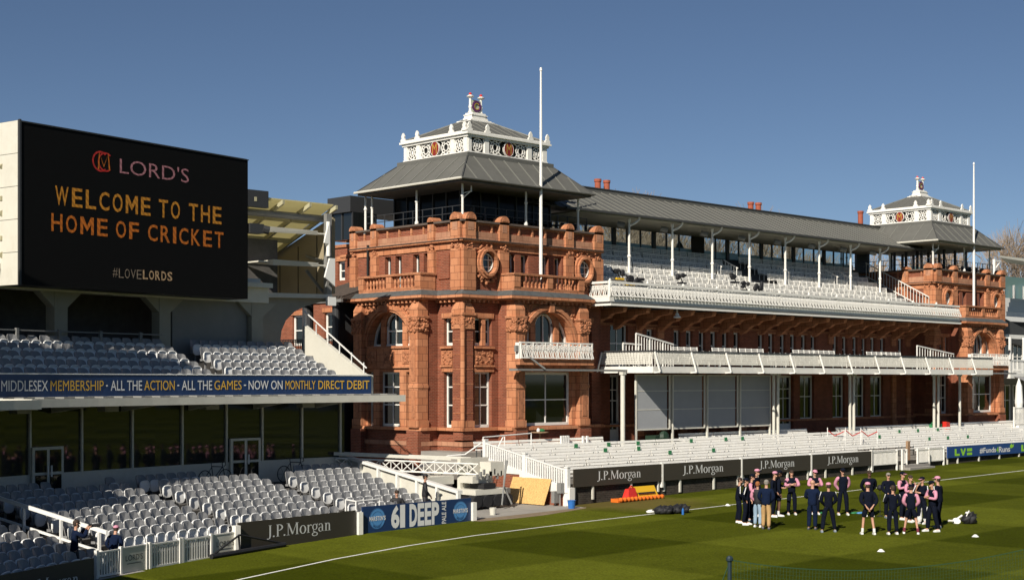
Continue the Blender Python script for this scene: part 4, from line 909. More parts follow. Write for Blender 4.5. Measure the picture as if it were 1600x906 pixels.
# ================================================================ benches
def make_bench(L, name, label, cat, group, slats):
    t = thing(name, label, cat, (0, 0, 0), group)
    s = MB(); s.box(-L / 2, L / 2, -.2, .02, .40, .445); s.box(-L / 2, L / 2, .04, .16, .40, .44); s.build('seat', M_white, t)
    b = MB()
    if slats:
        for z in (.52, .61, .70, .79): b.box(-L / 2, L / 2, .22 + (z - .5) * .2, .25 + (z - .5) * .2, z, z + .055)
        n = int(L / .52)
        for i in range(n + 1): x = -L / 2 + .02 + (L - .04) * i / n; b.hexa([(x - .02, .2, .42), (x + .02, .2, .42), (x + .02, .235, .42), (x - .02, .235, .42)], [(x - .02, .26, .86), (x + .02, .26, .86), (x + .02, .3, .86), (x - .02, .3, .86)])
    else:
        
        for za, zb, ya in ((.54, .64, .2), (.68, .80, .23)): b.hexa([(-L / 2, ya, za), (L / 2, ya, za), (L / 2, ya + .03, za), (-L / 2, ya + .03, za)], [(-L / 2, ya + .03, zb), (L / 2, ya + .03, zb), (L / 2, ya + .06, zb), (-L / 2, ya + .06, zb)])
    b.build('backrest', M_white, t)
    f = MB()
    for x in (-L / 2 + .15, 0, L / 2 - .15): f.box(x - .02, x + .02, -.16, -.12, 0, .4); f.box(x - .02, x + .02, .2, .235, 0, .6)
    f.build('frame', M_white if slats else M_lead, t)
    return t
TB = make_bench(3.0, 'terrace_bench', 'b', 'bench', 'long white benches on the pavilion terrace', False)
used = False
NB = 15; right_w = ['just behind the dark brown sponsor boards', 'one row behind the boards', 'two rows behind the boards']
for r in range(NT):
    x = 48.6 + .15 * (r % 2)
    k = 0
    while x < 110:
        gap = (r == NT - 1 and (k in (3, 4, 9))) or (r == 0 and 71.6 < x < 76.2)
        if not gap:
            o = TB if not used else copy_tree(TB); used = True
            o.location = (x, TY0 + TD * r + .32, .82 + TZ * r); o.rotation_euler = (0, 0, random.uniform(-.014, .014))
            o['label'] = 'white plank bench on the terrace, %s row up, %s from the picket flank' % (ORD[r], ORD[k])
        x += 3.06; k += 1
GL = MB()
for i in range(26):
    pass
UB = make_bench(2.5, 'deck_bench', 'b', 'bench', 'slatted white benches on the upper deck', True)
used = False
for r in range(NR - 1):
    x = CX0 + 2.0; k = 0
    while x < CX1 - 1.8:
        stair = abs(x - 75.9) < 1.2 and r > 2
        if not stair:
            o = UB if not used else copy_tree(UB); used = True
            o.location = (x, 52.62 + RD * r, 9.94 + RZ * r); o.rotation_euler = (0, 0, random.uniform(-.01, .01))
            o['label'] = 'slatted bench on the upper deck, %s row up, %s from the near tower' % (ORD[r], ORD[k])
        x += 2.62; k += 1
# chairs with slatted backs on the lower balcony
LB = make_bench(2.3, 'balcony_bench', 'b', 'bench', 'slatted white benches on the lower balcony', True); used = False
k = 0
for p in (1075, 1105, 1138, 1180, 1225, 1262, 1293, 1334, 1375, 1398):
    x, z = onY(p, 51.0); o = LB if not used else copy_tree(LB); used = True
    o.location = (x, 51.0, 6.24 + (.28 if k % 3 != 1 else .08)); o['label'] = 'slatted white bench on the lower balcony, %s from the long stair rail' % ORD[k]; k += 1
# small green tape marks and dark gaps: green distancing stickers lying on benches
stk = [(905, 699), (956, 697), (1002, 695), (951, 713), (1003, 711), (1052, 709), (1139, 693), (1165, 691), (1379, 687), (1410, 681), (1439, 679), (1470, 677), (1457, 693), (1486, 690), (1517, 688), (1085, 691), (1120, 705)]
first = None
for i, (px, py) in enumerate(stk):
    # find the row whose bench back lies there
    best = None
    for r in range(NT):
        y = TY0 + TD * r + .24; X, z = onY(px, y, py); bz = .82 + TZ * r + .46
        if best is None or abs(z - bz) < best[0]: best = (abs(z - bz), X, y, bz)
    _, X, y, bz = best
    if first is None:
        q = MB(); q.box(-.13, .13, -.05, .1, 0, .012); q.box(-.13, .13, .205, .215, .1, .3); first = q.build('green_sticker', M_green, origin=(0, 0, 0)); o = first
    else: o = first.copy(); COL.objects.link(o)
    o.location = (X, y, bz); tag(o, 'green spacing marker taped to the white terrace benches, %s counting from the near picket flank' % ORD[i], 'marker', 'green markers on the benches')

# ================================================================ sponsor boards along the pavilion
def board(name, label, a, b, z0, z1, y, mat_, word=None, group=None):
    t = thing(name, label, 'sponsor board', ((a + b) / 2, y, z0), group)
    q = MB(); q.box(a, b, y - .03, y + .03, z0, z1); q.build('panel', mat_, t)
    q = MB(); q.box(a + .1, a + .18, y + .03, y + .1, z0 - .5, z1); q.box(b - .18, b - .1, y + .03, y + .1, z0 - .5, z1)
    x = a + 1.3
    while x < b: q.box(x - .05, x + .05, y - .0, y + .08, z0 - .6, z0); x += 2.6
    q.build('post', M_cream, t)
    return t
BY = 44.5
for i, (p0, p1, u0, u1) in enumerate(((896, 1033, 932, 1001), (1036, 1157, 1066, 1130), (1160, 1266, 1186, 1241), (1269, 1361, 1292, 1341))):
    a, b = onY(p0, BY)[0], onY(p1, BY)[0]; la = ['nearest the white picket flank', 'second from the picket flank', 'third from the picket flank', 'beside the small white gate'][i]
    t = board('sponsor_board', 'dark brown board with white serif bank name, ' + la, a, b, .80, 1.60, BY, M_brownb, group='dark brown sponsor boards along the terrace')
    q = MB(); serif_word(q, lambda u, z: (u, BY - .035, z), onY(u0, BY)[0], onY(u1, BY)[0], 1.05, .40); q.build('lettering', M_letter, t)
    q = MB(); q.box(b + .02, b + .12, BY - .05, BY + .1, .5, 1.66); tag(q.build('fence_post', M_white), 'short white post at the right end of the %s dark brown terrace board' % ORD[i], 'post', 'short white posts between the boards')
a, b = onY(1480, BY)[0], onY(1680, BY)[0]
t = board('sponsor_board', 'long blue board with lime and white lettering beside the picket gates', a, b, .62 + .28, 1.58, BY, M_blueb)
q = MB(); P = lambda u, z: (u, BY - .035, z); X = lambda p: onY(p, BY)[0]
def lve(q, x0, x1, zb, h, m):
    wd = (x1 - x0); k = wd / 3.1
    q.slab([P(x0, zb), P(x0 + k * .85, zb), P(x0 + k * .85, zb + .3 * h), P(x0 + .3 * k, zb + .3 * h), P(x0 + .3 * k, zb + h), P(x0, zb + h)], (0, -.004, 0), m)
    v = x0 + k * 1.0; q.slab([P(v, zb + h), P(v + .3 * k, zb + h), P(v + .5 * k, zb + .35 * h), P(v + .7 * k, zb + h), P(v + k, zb + h), P(v + .62 * k, zb), P(v + .38 * k, zb)], (0, -.004, 0), m)
    v = x0 + 2.2 * k; q.slab([P(v, zb), P(v + .9 * k, zb), P(v + .9 * k, zb + .36 * h), P(v, zb + .36 * h)], (0, -.004, 0), m); q.slab([P(v, zb + .56 * h), P(v + .9 * k, zb + .56 * h), P(v + .9 * k, zb + .98 * h), P(v, zb + .98 * h)], (0, -.004, 0), m)
lve(q, X(1491), X(1518), 1.0, .42, 0); lve(q, X(1595), X(1624), 1.0, .42, 0)
text(q, P, '#Funds', X(1530), X(1555.5), 1.03, 1.39, 1, .02); text(q, P, '4', X(1556), X(1559.5), 1.03, 1.39, 0, .02); text(q, P, 'Runs', X(1560), X(1577.5), 1.03, 1.39, 1, .02)
q.slab([P(X(1578), 1.25), P(X(1577), 1.4), P(X(1580), 1.55), P(X(1581), 1.42), P(X(1583), 1.5), P(X(1583), 1.34), P(X(1580), 1.25)], (0, -.004, 0), 0)
q.build('lettering', [M_lime, M_letter], t)

def picket(name, label, a, b, y, z0, z1, step=.13, wd=.07, parent=None, fr=None, sag=None, group=None, slatm=M_white):
    """picket panel: posts, rails and slats"""
    fr = fr or Fr((0, y, 0), (1, 0, 0), (0, -1, 0)); q = MB()
    q.fbox(fr, a, a + .09, -.05, .05, z0 - .35, z1 + .06); q.fbox(fr, b - .09, b, -.05, .05, z0 - .35, z1 + .06)
    q.fbox(fr, a + .09, b - .09, -.03, .03, z1 - .05, z1); q.fbox(fr, a + .09, b - .09, -.03, .03, z0, z0 + .06)
    u = a + .16
    while u < b - .14: q.fbox(fr, u - wd / 2, u + wd / 2, -.015, .015, z0 + .06, z1 - .05); u += step
    return tag(q.build(name, slatm), label, 'picket fence', group)
for i, (p0, p1) in enumerate(((1362, 1402), (1403, 1411), (1427, 1446), (1447, 1475))):
    a, b = onY(p0, BY)[0], onY(p1, BY)[0]
    picket('picket_fence' if i in (0, 3) else 'picket_gate', ['white picket fence panel right of the dark brown boards', 'narrow open white picket gate left of the field steps', 'open white picket gate right of the field steps', 'white picket fence panel against the long blue board'][i], a, b, BY - (.25 if i in (1, 2) else 0), .78, 1.55)
q = MB(); a, b = onY(1411, BY)[0], onY(1440, BY)[0]
for k in range(3): q.box(a - .4 + .0 * k, b + .3, BY - 1.05 + k * .35, BY - .7 + k * .35, 0, .42 + k * .15)
tag(q.build('field_steps', M_concrete), 'pale stone steps leading from the field up between the picket gates', 'steps')
q = MB(); X_ = onY(1420.5, BY + .6)[0]; q.box(X_ - .12, X_ + .12, BY + .6, BY + .75, .8, 2.0); tag(q.build('wooden_post', M_wood), 'brown wooden post standing between the two open picket gates', 'post')

# stepped flank of the terrace with its white picket fence
q = MB(); fx = 46.9; ys = [(44.62, .68), (46.2, 1.02), (47.8, 1.38), (49.4, 1.75), (50.4, 1.75)]
q.slab([(fx - .02, 44.62, -.2), (fx - .02, 50.3, -.2), (fx - .02, 50.3, 1.6), (fx - .02, 49.0, 1.6), (fx - .02, 49.0, 1.3), (fx - .02, 47.6, 1.3), (fx - .02, 47.6, .98), (fx - .02, 46.2, .98), (fx - .02, 46.2, .64), (fx - .02, 44.62, .64)], (.25, 0, 0), 0)
q.slab([(fx - .06, 44.55, .55), (fx - .06, 44.55, .78), (fx - .06, 49.9, 1.92), (fx - .06, 50.4, 1.92), (fx - .06, 50.4, 1.55), (fx - .06, 49.0, 1.55), (fx - .06, 49.0, 1.25), (fx - .06, 47.6, 1.25), (fx - .06, 47.6, .92), (fx - .06, 46.2, .92), (fx - .06, 46.2, .60)], (.32, 0, 0), 1)
q.box(fx - .05, fx + .28, 44.45, 44.85, -.2, .78, 1)
tag(q.build('terrace_flank_wall', [M_brick, M_white]), 'red brick flank wall with stepped white coping below the picket fence', 'wall')
t = thing('picket_fence', 'sloping white picket fence climbing the near end of the terrace', 'picket fence', (fx, 47.5, 1))
q = MB()
def fz(y): return .66 + (y - 44.6) * .2
for y in (44.65, 47.3, 49.95): q.box(fx - .08, fx + .1, y - .09, y + .09, fz(y) - .1, fz(y) + 1.0); q.box(fx - .1, fx + .12, y - .11, y + .11, fz(y) + 1.0, fz(y) + 1.05)
q.build('post', M_white2, t); q = MB()
for dz, w_ in ((.1, .05), (.84, .06)): q.hexa([(fx - .04, 44.7, fz(44.7) + dz), (fx + .06, 44.7, fz(44.7) + dz), (fx + .06, 49.9, fz(49.9) + dz), (fx - .04, 49.9, fz(49.9) + dz)], [(fx - .04, 44.7, fz(44.7) + dz + w_), (fx + .06, 44.7, fz(44.7) + dz + w_), (fx + .06, 49.9, fz(49.9) + dz + w_), (fx - .04, 49.9, fz(49.9) + dz + w_)])
q.build('rail', M_white2, t); q = MB(); y = 44.85
while y < 49.8:
    if abs(y - 47.3) > .12: q.box(fx - .02, fx + .03, y - .035, y + .035, fz(y) + .14, fz(y) + .86)
    y += .145
q.build('slats', M_white2, t)
# tubular hand rails behind the flank
q = MB(); q.path([(47.2, 50.4, 1.9), (47.2, 50.4, 2.85), (50.6, 50.6, 2.95), (50.6, 50.6, 1.95)], .03); q.path([(47.9, 50.4, 1.9), (48.6, 50.5, 2.85)], .03); q.path([(48.6, 50.4, 1.9), (48.6, 50.4, 2.85)], .03)
tag(q.build('tubular_handrail', M_white2), 'white tubular handrail at the top of the terrace beside the near tower', 'handrail')
q = MB(); q.path([(43.3, 51.9, .1), (43.3, 51.9, 1.2), (45.7, 51.2, 2.0), (46.5, 50.9, 2.05), (46.9, 50.2, 2.6)], .035); tag(q.build('stair_handrail', M_white2), 'white sloping handrail rising from the yard to the terrace top', 'handrail')
q = MB()
for i in range(5): q.box(44.3 + i * .5, 47.0, 51.0, 52.4, -.1 + 0, .25 + i * .32)
tag(q.build('yard_steps', M_concrete), 'pale stone steps against the base of the near tower', 'steps')
# small stack of folded rails near tower
q = MB(); bx = onY(875, 51.0)[0]
for i in range(4): q.box(bx + i * .16, bx + .1 + i * .16, 50.9, 51.0, 1.95, 2.75)
q.box(bx + 1.6, bx + 1.7, 50.9, 51, 1.95, 2.7); q.box(bx + 1.9, bx + 2.0, 50.9, 51, 1.95, 2.7)
tag(q.build('folding_partition', M_white2), 'small white slatted partition standing below the large window of the near tower', 'partition')
q = MB(); X_, z_ = onY(932, 51.5, 712); q.lathe((51.9, 51.3, 1.95), [(.25, 0), (.05, .05), (.04, .95), (.45, .98), (.45, 1.02)], 12, 0); q.ball((51.7, 51.2, 3.05), .09, .09, .12, 8, 5, 1); q.ball((52.05, 51.3, 3.03), .2, .12, .1, 8, 5, 2)
tag(q.build('pedestal_table', [M_wood, M_white2, M_green]), 'small round table with white and green bottles in front of the near tower window', 'table')

# ================================================================ sight screen
t = thing('sight_screen', 'grey mesh sight screen of four panels hung under the white lower balcony', 'sight screen', (64.8, 50.9, 2))
sx0, sx1 = onY(992, 50.9)[0], onY(1204, 50.9)[0]; L = (sx1 - sx0) / 4
for i in range(4):
    a = sx0 + i * L; p = MB(); p.box(a + .12, a + L - .12 - (.28 if i < 3 else 0), 50.88, 50.92, 2.95, 5.78); pn = p.build('screen_panel', M_cloth, t)
    p = MB(); p.box(a + .03, a + .12, 50.84, 50.95, 1.4, 5.84); p.box(a + .12, a + L - .1, 50.84, 50.95, 5.78, 5.84)
    p.box(a + .12, a + L - .15, 50.84, 50.95, 2.88, 2.95)
    for z in (3.95, 4.95): p.box(a + .12, a + L - .15, 50.865, 50.879, z, z + .04)
    if i < 3: p.box(a + L - .3, a + L - .2, 50.8, 50.84, 2.9, 5.84); p.box(a + L - .1, a + L, 50.96, 51.02, 2.9, 5.84)
    if i == 3: p.box(a + L - .12, a + L - .03, 50.84, 50.95, 1.4, 5.84)
    p.build('screen_frame', M_cream, t)

# ================================================================ flagpoles
for (X, lab, zt) in ((53.15, 'tall white flagpole rising from the near tower balcony', 21.5), (97.6, 'tall white flagpole rising from the far tower balcony', 21.3)):
    q = MB(); q.lathe((X, 52.45, 10.05), [(.14, 0), (.13, .3), (.095, .35), (.085, 4), (.07, 8), (.045, zt - 10.3), (.075, zt - 10.25), (.045, zt - 10.1)], 12)
    tag(q.build('flagpole', M_white2), lab, 'flagpole')

# ================================================================ grandstand on the left (rows curve round one centre)
GX, GY = 39.3, -3.5
def gp(a, r, z=0): t = math.radians(a); return (GX - r * math.sin(t), GY + r * math.cos(t), z)
def a_of(px, r):
    lo_, hi = -8.0, 45.0
    for _ in range(50):
        mid = (lo_ + hi) / 2; x, y, _z = gp(mid, r); lat = x * S - y * C; D = x * C + y * S
        if 800 + F * lat / D > px: lo_ = mid
        else: hi = mid
    return (lo_ + hi) / 2
def z_of(px, r, py):
    x, y, _z = gp(a_of(px, r), r); return CZ - (py - HZ) * (x * C + y * S) / F
def arcbox(mb, a0, a1, r0, r1, z0, z1, m=0, da=1.5):
    n = max(1, int(abs(a1 - a0) / da + .99))
    for i in range(n):
        A = a0 + (a1 - a0) * i / n; B = a0 + (a1 - a0) * (i + 1) / n
        mb.hexa([gp(A, r0, z0), gp(B, r0, z0), gp(B, r1, z0), gp(A, r1, z0)], [gp(A, r0, z1), gp(B, r0, z1), gp(B, r1, z1), gp(A, r1, z1)], m)
STAND = thing('grandstand', 'curved white two-tier grandstand with glazed lounge behind its seats', 'grandstand', (30, 50, 0))
R0, RS = 47.6, .76; LZ0, LRZ = -.12, .175
A_L = 21.0; A_LL = 34.0
q = MB()
for i in range(9): arcbox(q, .3, A_L, R0 - .3 + RS * i, R0 - .3 + RS * (i + 1) + (1.2 if i == 8 else 0), -.6, LZ0 + LRZ * i)
for i in range(9): arcbox(q, A_L + .1, A_LL, R0 - .9 + RS * i, R0 - .9 + RS * (i + 1) + (1.9 if i == 8 else 0), -.9, -.45 + .15 * i)
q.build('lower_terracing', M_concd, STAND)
q = MB(); arcbox(q, -.2, A_LL, 54.5, 54.8, -.5, 2.15); q.build('sill_wall', M_cream, STAND)
# glazing
q = MB(); arcbox(q, -.2, A_LL, 54.56, 54.6, 2.15, 4.75); gl = q.build('lounge_glazing', M_glass2, STAND)
q = MB(); arcbox(q, -.2, A_LL, 54.5, 54.56, 2.15, 2.2)
for px in (47, 128, 207, 285, 410, 472, 532, 354): A = a_of(px, 54.5); arcbox(q, A - .045, A + .045, 54.47, 54.56, 2.2, 4.75)
q.build('mullion', M_cream, gl)
for (p0, p1) in ((50, 99), (360, 407)):
    a0, a1 = a_of(p1, 54.4), a_of(p0, 54.4); d = MB(); zt = 3.16; z0 = 1.25
    arcbox(d, a0, a1, 54.38, 54.47, z0, zt, 0, 10)
    dr = d.build('lounge_door', M_cream, STAND); d = MB(); am = (a0 + a1) / 2; e = (a1 - a0) * .07
    for A, B in ((a0 + e * 1.2, am - e * .7), (am + e * .7, a1 - e * 1.2)):
        for (za, zb) in ((z0 + .12, z0 + .92), (z0 + 1.02, zt - .1)): arcbox(d, A, B, 54.36, 54.378, za, zb, 0, 10)
    d.build('pane', M_glass, dr)
    d = MB(); arcbox(d, am - .12, am - .06, 54.28, 54.32, z0 + .85, z0 + 1.25, 0, 5); arcbox(d, am + .06, am + .12, 54.28, 54.32, z0 + .85, z0 + 1.25, 0, 5); d.build('handle', M_white2, dr)
# dim objects reflected in the lounge glass are the far side of the ground; canopy:
q = MB(); arcbox(q, -1.4, 20.2, 51.9, 54.7, 4.75, 4.85, 0); arcbox(q, -1.45, 20.3, 51.75, 51.9, 4.62, 4.9, 0); q.build('canopy', M_cream, STAND)
q = MB(); arcbox(q, 20.3, 34, 50.6, 54.7, 4.75, 4.85); arcbox(q, 20.3, 34, 50.45, 50.6, 4.6, 4.9); arcbox(q, 20.3, 20.6, 50.6, 52.0, 4.58, 4.92); q.build('canopy', M_cream, STAND)
q = MB()
for A in [i * 1.0 - 1 for i in range(22)]: arcbox(q, A, A + .55, 51.86, 52.9, 4.905, 4.96, 0, 5)
q.build('canopy_sheeting', M_grey, STAND)
q = MB()
for A in (1.5, 5, 8.5, 12, 15.5, 19): q.slab([gp(A, 51.95, 4.74), gp(A, 54.5, 4.74), gp(A, 54.5, 4.35), gp(A, 52.2, 4.66)], (.12, .02, 0))
q.build('canopy_bracket', M_cream, STAND)
q = MB()
for px in (35, 172, 330, 480): A = a_of(px, 53.6); arcbox(q, A - .35, A + .35, 53.5, 53.9, 4.38, 4.66, 0, 3)
q.build('canopy_speaker', M_soffit, STAND)
# upper tier
UR0, UZ0, URZ = 53.55, 5.05, .31
q = MB(); arcbox(q, -.4, 30, 52.75, 55.5, 4.97, 5.05)
for i in range(6): arcbox(q, .6, 30, UR0 - .3 + RS * i, UR0 - .3 + RS * (i + 1), 4.6, UZ0 + URZ * i)
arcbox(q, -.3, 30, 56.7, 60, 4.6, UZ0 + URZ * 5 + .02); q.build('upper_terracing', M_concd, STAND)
q = MB(); x1, y1, _ = gp(-.1, 52.7); x2, y2, _ = gp(-.1, 57.5)
q.slab([(x1, y1, 4.9), (x1, y1, 5.75), (x1, y1 + .4, 5.8), (x2, y2, 8.05), (x2, y2, 5.0)], (.22, 0, 0)); q.build('flank_wall', M_cream, STAND)
q = MB(); q.bar((x1 + .1, y1 + .3, 6.05), (x2 + .1, y2, 8.65), .045)
for k in range(6): y = y1 + .5 + k * .85; z = 5.8 + (y - y1 - .4) * (2.25 / (y2 - y1 - .4)); q.bar((x1 + .1, y, z - .1), (x1 + .1, y, z + .45), .035)
q.build('flank_rail', M_white2, STAND)
# banner
B_ = thing('fascia_banner', 'long navy fascia banner with white and yellow membership lettering', 'banner', gp(10, 52.6, 4.95))
q = MB(); arcbox(q, -.15, 26, 52.62, 52.7, 4.95, 5.72, 0, 1.0); q.build('banner_cloth', M_navyb, B_)
q = MB(); arcbox(q, -.2, 26, 52.6, 52.74, 5.725, 5.76, 0, 1.0); q.build('top_rail', M_white2, B_)
q = MB()
words = [('MIDDLESEX', 2, 75, 0), ('MEMBERSHIP', 79, 162, 1), ('-', 165.5, 168.5, 0), ('ALL THE', 173, 222, 0), ('ACTION', 225.5, 273, 1), ('-', 277, 280, 0), ('ALL THE', 284, 331.5, 0), ('GAMES', 335, 377.5, 1), ('-', 381, 384.5, 0), ('NOW ON', 388.5, 441.5, 0), ('MONTHLY', 446, 493, 1), ('DIRECT', 497.5, 538, 1), ('DEBIT', 542.5, 577, 1)]
for wd, p0, p1, mm in words:
    aa = a_of(p0, 52.6); ab = a_of(p1, 52.6)
    z0, z1 = 5.16, 5.52
    if wd == '-': z0, z1 = 5.31, 5.36
    text(q, lambda u, z, aa=aa, ab=ab: gp(aa + (ab - aa) * u, 52.6, z), wd, 0, 1, z0, z1, mm, .004)
q.build('lettering', [M_letter, M_yellow], B_)
# upper concourse: columns, beams, back wall, infill
q = MB(); arcbox(q, -.2, 30, 59.6, 59.9, 6, 12); q.build('concourse_back_wall', M_concd, STAND)
q = MB()
for px, wpx in ((90, 26), (253, 24), (398, 26), (-60, 26)):
    A = a_of(px, 57.2); h = wpx / 2 / 2289 * 57 * 57.3 / 57 * .95; arcbox(q, A - h, A + h, 57.0, 57.5, 6.5, 9.3, 0, 5)
    for s in (-1, 1): q.slab([gp(A + s * h, 57.02, 8.9), gp(A + s * h, 57.02, 8.3), gp(A + s * (h + .7), 57.02, 8.9)], tuple(Vector(gp(A, .4)) - Vector(gp(A, 0.0))))
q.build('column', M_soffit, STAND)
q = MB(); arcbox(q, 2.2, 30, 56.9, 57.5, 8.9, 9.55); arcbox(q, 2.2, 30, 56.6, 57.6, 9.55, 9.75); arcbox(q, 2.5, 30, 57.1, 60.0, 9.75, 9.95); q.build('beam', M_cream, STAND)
q = MB(); arcbox(q, a_of(384, 57.3), a_of(268, 57.3), 57.25, 57.35, 6.4, 8.9); q.build('infill_panel', M_grey, STAND)
q = MB()
for z in (7.35,): 
    arcbox(q, a_of(250, 56.9), 30, 56.75, 56.79, z, z + .05)
for A in range(9, 30, 2): arcbox(q, A, A + .12, 56.7, 56.8, 6.4, 7.45)
q.build('concourse_rail', M_grey, STAND)
q = MB()
for px in (175, 345, 20): A = a_of(px, 56.4); arcbox(q, A - .3, A + .3, 56.3, 56.6, 9.15, 9.5, 0, 3)
q.build('floodlight', M_soffit, STAND)
# curved portal frame by the pavilion
def polyY(q, pts, Y, th, m=0): q.slab([(onY(x, Y, y)[0], Y, onY(x, Y, y)[1]) for x, y in pts], (0, th, 0), m)
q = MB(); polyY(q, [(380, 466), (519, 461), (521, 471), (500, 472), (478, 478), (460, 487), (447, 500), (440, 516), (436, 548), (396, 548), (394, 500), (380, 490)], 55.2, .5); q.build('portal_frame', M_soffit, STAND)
q = MB(); polyY(q, [(380, 456), (519, 460), (519, 466), (380, 464)], 54.9, .5); q.build('portal_beam', M_cream, STAND)
# roof over the upper tier: translucent panels on ribs
q = MB(); rx1 = 41.9; rf = lambda y: 13.7 - .38 * (y - 55); 
RA, RZb = 55.0, 60.4; q.hexa([(24, RA, rf(RA)), (rx1, RA, rf(RA)), (rx1, RZb, rf(RZb)), (24, RZb, rf(RZb))], [(24, RA, rf(RA) + .06), (rx1, RA, rf(RA) + .06), (rx1, RZb, rf(RZb) + .06), (24, RZb, rf(RZb) + .06)])
rf_o = q.build('stand_roof', M_poly, STAND)
q = MB(); x = 25.3
while x < 42.2: q.hexa([(x, RA - .3, rf(RA) - .2), (x + .12, RA - .3, rf(RA) - .2), (x + .12, RZb, rf(RZb) - .24), (x, RZb, rf(RZb) - .24)], [(x, RA - .3, rf(RA) - .01), (x + .12, RA - .3, rf(RA) - .01), (x + .12, RZb, rf(RZb) - .01), (x, RZb, rf(RZb) - .01)]); x += 1.5
for y in (56.2, 58.2, 59.8): q.box(24, rx1 - .1, y, y + .1, rf(y) - .34, rf(y) - .12)
q.build('roof_rib', M_roofp, rf_o)
q = MB(); q.tube((24, 55.6, 13.12), (41.8, 55.6, 13.12), .17, n=10); q.build('roof_tube', M_seatg, rf_o)
q = MB(); q.box(24, onY(414, 55)[0], 54.72, 55.02, rf(55) - .45, rf(55) + .3); q.build('roof_gutter', M_darkgrey, rf_o)
# side wall below the roof, louvred wall, fins and white mast
q = MB(); q.slab([(42.0, 55.2, 9.6), (42.0, 64.0, 9.6), (42.0, 64.0, 10.6), (42.0, 60.5, 11.5), (42.0, 55.2, 13.2)], (.15, 0, 0))
q.build('side_wall', M_warm, STAND)
q = MB()
for y in (56.4, 57.9, 59.4): q.box(41.97, 42.0, y, y + .02, 9.6, rf(y) - .6)
q.build('panel_joint', M_dark, STAND)
q = MB(); LXa, LXb = onY(380, 60.5)[0], onY(434, 60.5)[0]
q.box(LXa - 4, LXb, 60.6, 60.7, 9.4, 11.6); z = 9.7
while z < 11.2: q.hexa([(LXa - 4, 60.45, z), (LXb - .3, 60.45, z), (LXb - .3, 60.6, z + .05), (LXa - 4, 60.6, z + .05)], [(LXa - 4, 60.45, z + .03), (LXb - .3, 60.45, z + .03), (LXb - .3, 60.6, z + .12), (LXa - 4, 60.6, z + .12)]); z += .17
q.build('louvre_wall', M_soffit, STAND)
for (pl, pr, py0, py1, th) in ((386, 506, 350, 371, .18), (404, 507, 408, 415, .16)):
    q = MB(); Y = 54.9; xa, za = onY(pl, Y, py0); xb, zb = onY(pr, Y, py1); xm = xa + (xb - xa) * .35; zm = (za + zb) / 2
    zz = (za + zb) / 2
    q.hexa([(xa, Y, zz - .03), (xb, Y - .1, zz - .03), (xb, Y + .3, zz - .03), (xa, Y + 1.1, zz - .03)], [(xa, Y, zz + .03), (xb, Y - .1, zz + .03), (xb, Y + .3, zz + .03), (xa, Y + 1.1, zz + .03)])
    q.hexa([(xa + .6, Y - .25, zz - .16), (xb - .6, Y - .3, zz - .1), (xb - .5, Y + .2, zz - .04), (xa + .5, Y + .9, zz - .04)], [(xa + .6, Y - .3, zz + .1), (xb - .6, Y - .35, zz + .08), (xb - .5, Y + .2, zz + .05), (xa + .5, Y + .9, zz + .05)])
    q.build('sun_fin', M_cream, STAND)
q = MB(); mx = onY(513, 54.8)[0]; q.tube((mx, 54.8, 11.3), (mx, 54.8, 12.9), .1, n=12); q.box(mx + .0, mx + .3, 54.92, 55.15, 9.3, 13.3, 1)
q.slab([(mx - .3, 54.65, 10.3), (mx + .28, 54.65, 9.9), (mx + .28, 54.65, 11.2), (mx - .02, 54.65, 11.2)], (0, .1, 0)); q.box(mx - .15, mx + .3, 54.6, 54.8, 9.0, 9.4)
q.slab([(mx - .3, 54.7, 11.9), (mx - .05, 54.7, 11.85), (mx - .05, 54.7, 12.8)], (0, .1, 0)); q.build('mast', [M_white2, M_grey], STAND)
# frame braces
q = MB(); q.bar((onY(478, 56)[0], 56, onY(478, 56, 422)[1]), (onY(506, 56)[0], 56, onY(506, 56, 458)[1]), .12); q.bar((onY(428, 59)[0], 59, onY(428, 59, 412)[1]), (onY(427, 59)[0], 59, onY(427, 59, 455)[1]), .12)
q.bar((onY(436, 60.2)[0], 60.2, onY(436, 60.2, 384)[1]), (onY(510, 55.4)[0], 55.4, onY(510, 55.4, 411)[1]), .14); q.build('brace', M_grey, STAND)
# structure behind the screen
q = MB(); 
for (p0, py0, p1, py1) in ((0, 262, 30, 240), (0, 310, 34, 310), (0, 372, 32, 376), (0, 330, 28, 372), (0, 395, 26, 432)):
    q.bar((onY(p0, 50.9)[0], 50.9, onY(p0, 50.9, py0)[1]), (onY(p1, 50.9)[0], 50.9, onY(p1, 50.9, py1)[1]), .16)
q.build('frame_behind_screen', M_roofp, STAND)
# lower flank wall of the stand towards the yard
t = thing('stand_flank_wall', 'white panelled wall with posts sloping down beside the lowest seats of the curved stand', 'wall', (39.4, 47, 0))
q = MB(); fz2 = lambda y: 1.02 + (y - 43.6) * .155
q.slab([(39.45, 43.5, -.3), (39.45, 51.1, -.3), (39.45, 51.1, fz2(51.1)), (39.45, 43.5, fz2(43.5))], (.08, 0, 0)); q.build('panel', M_cream, t)
q = MB(); q.hexa([(39.3, 43.45, fz2(43.45)), (39.56, 43.45, fz2(43.45)), (39.56, 51.1, fz2(51.1)), (39.3, 51.1, fz2(51.1))], [(39.3, 43.45, fz2(43.45) + .12), (39.56, 43.45, fz2(43.45) + .12), (39.56, 51.1, fz2(51.1) + .12), (39.3, 51.1, fz2(51.1) + .12)])
for k in range(7): y = 43.5 + k * 1.26; q.box(39.3, 39.45, y - .06, y + .06, -.3, fz2(y))
q.build('post', M_white2, t)

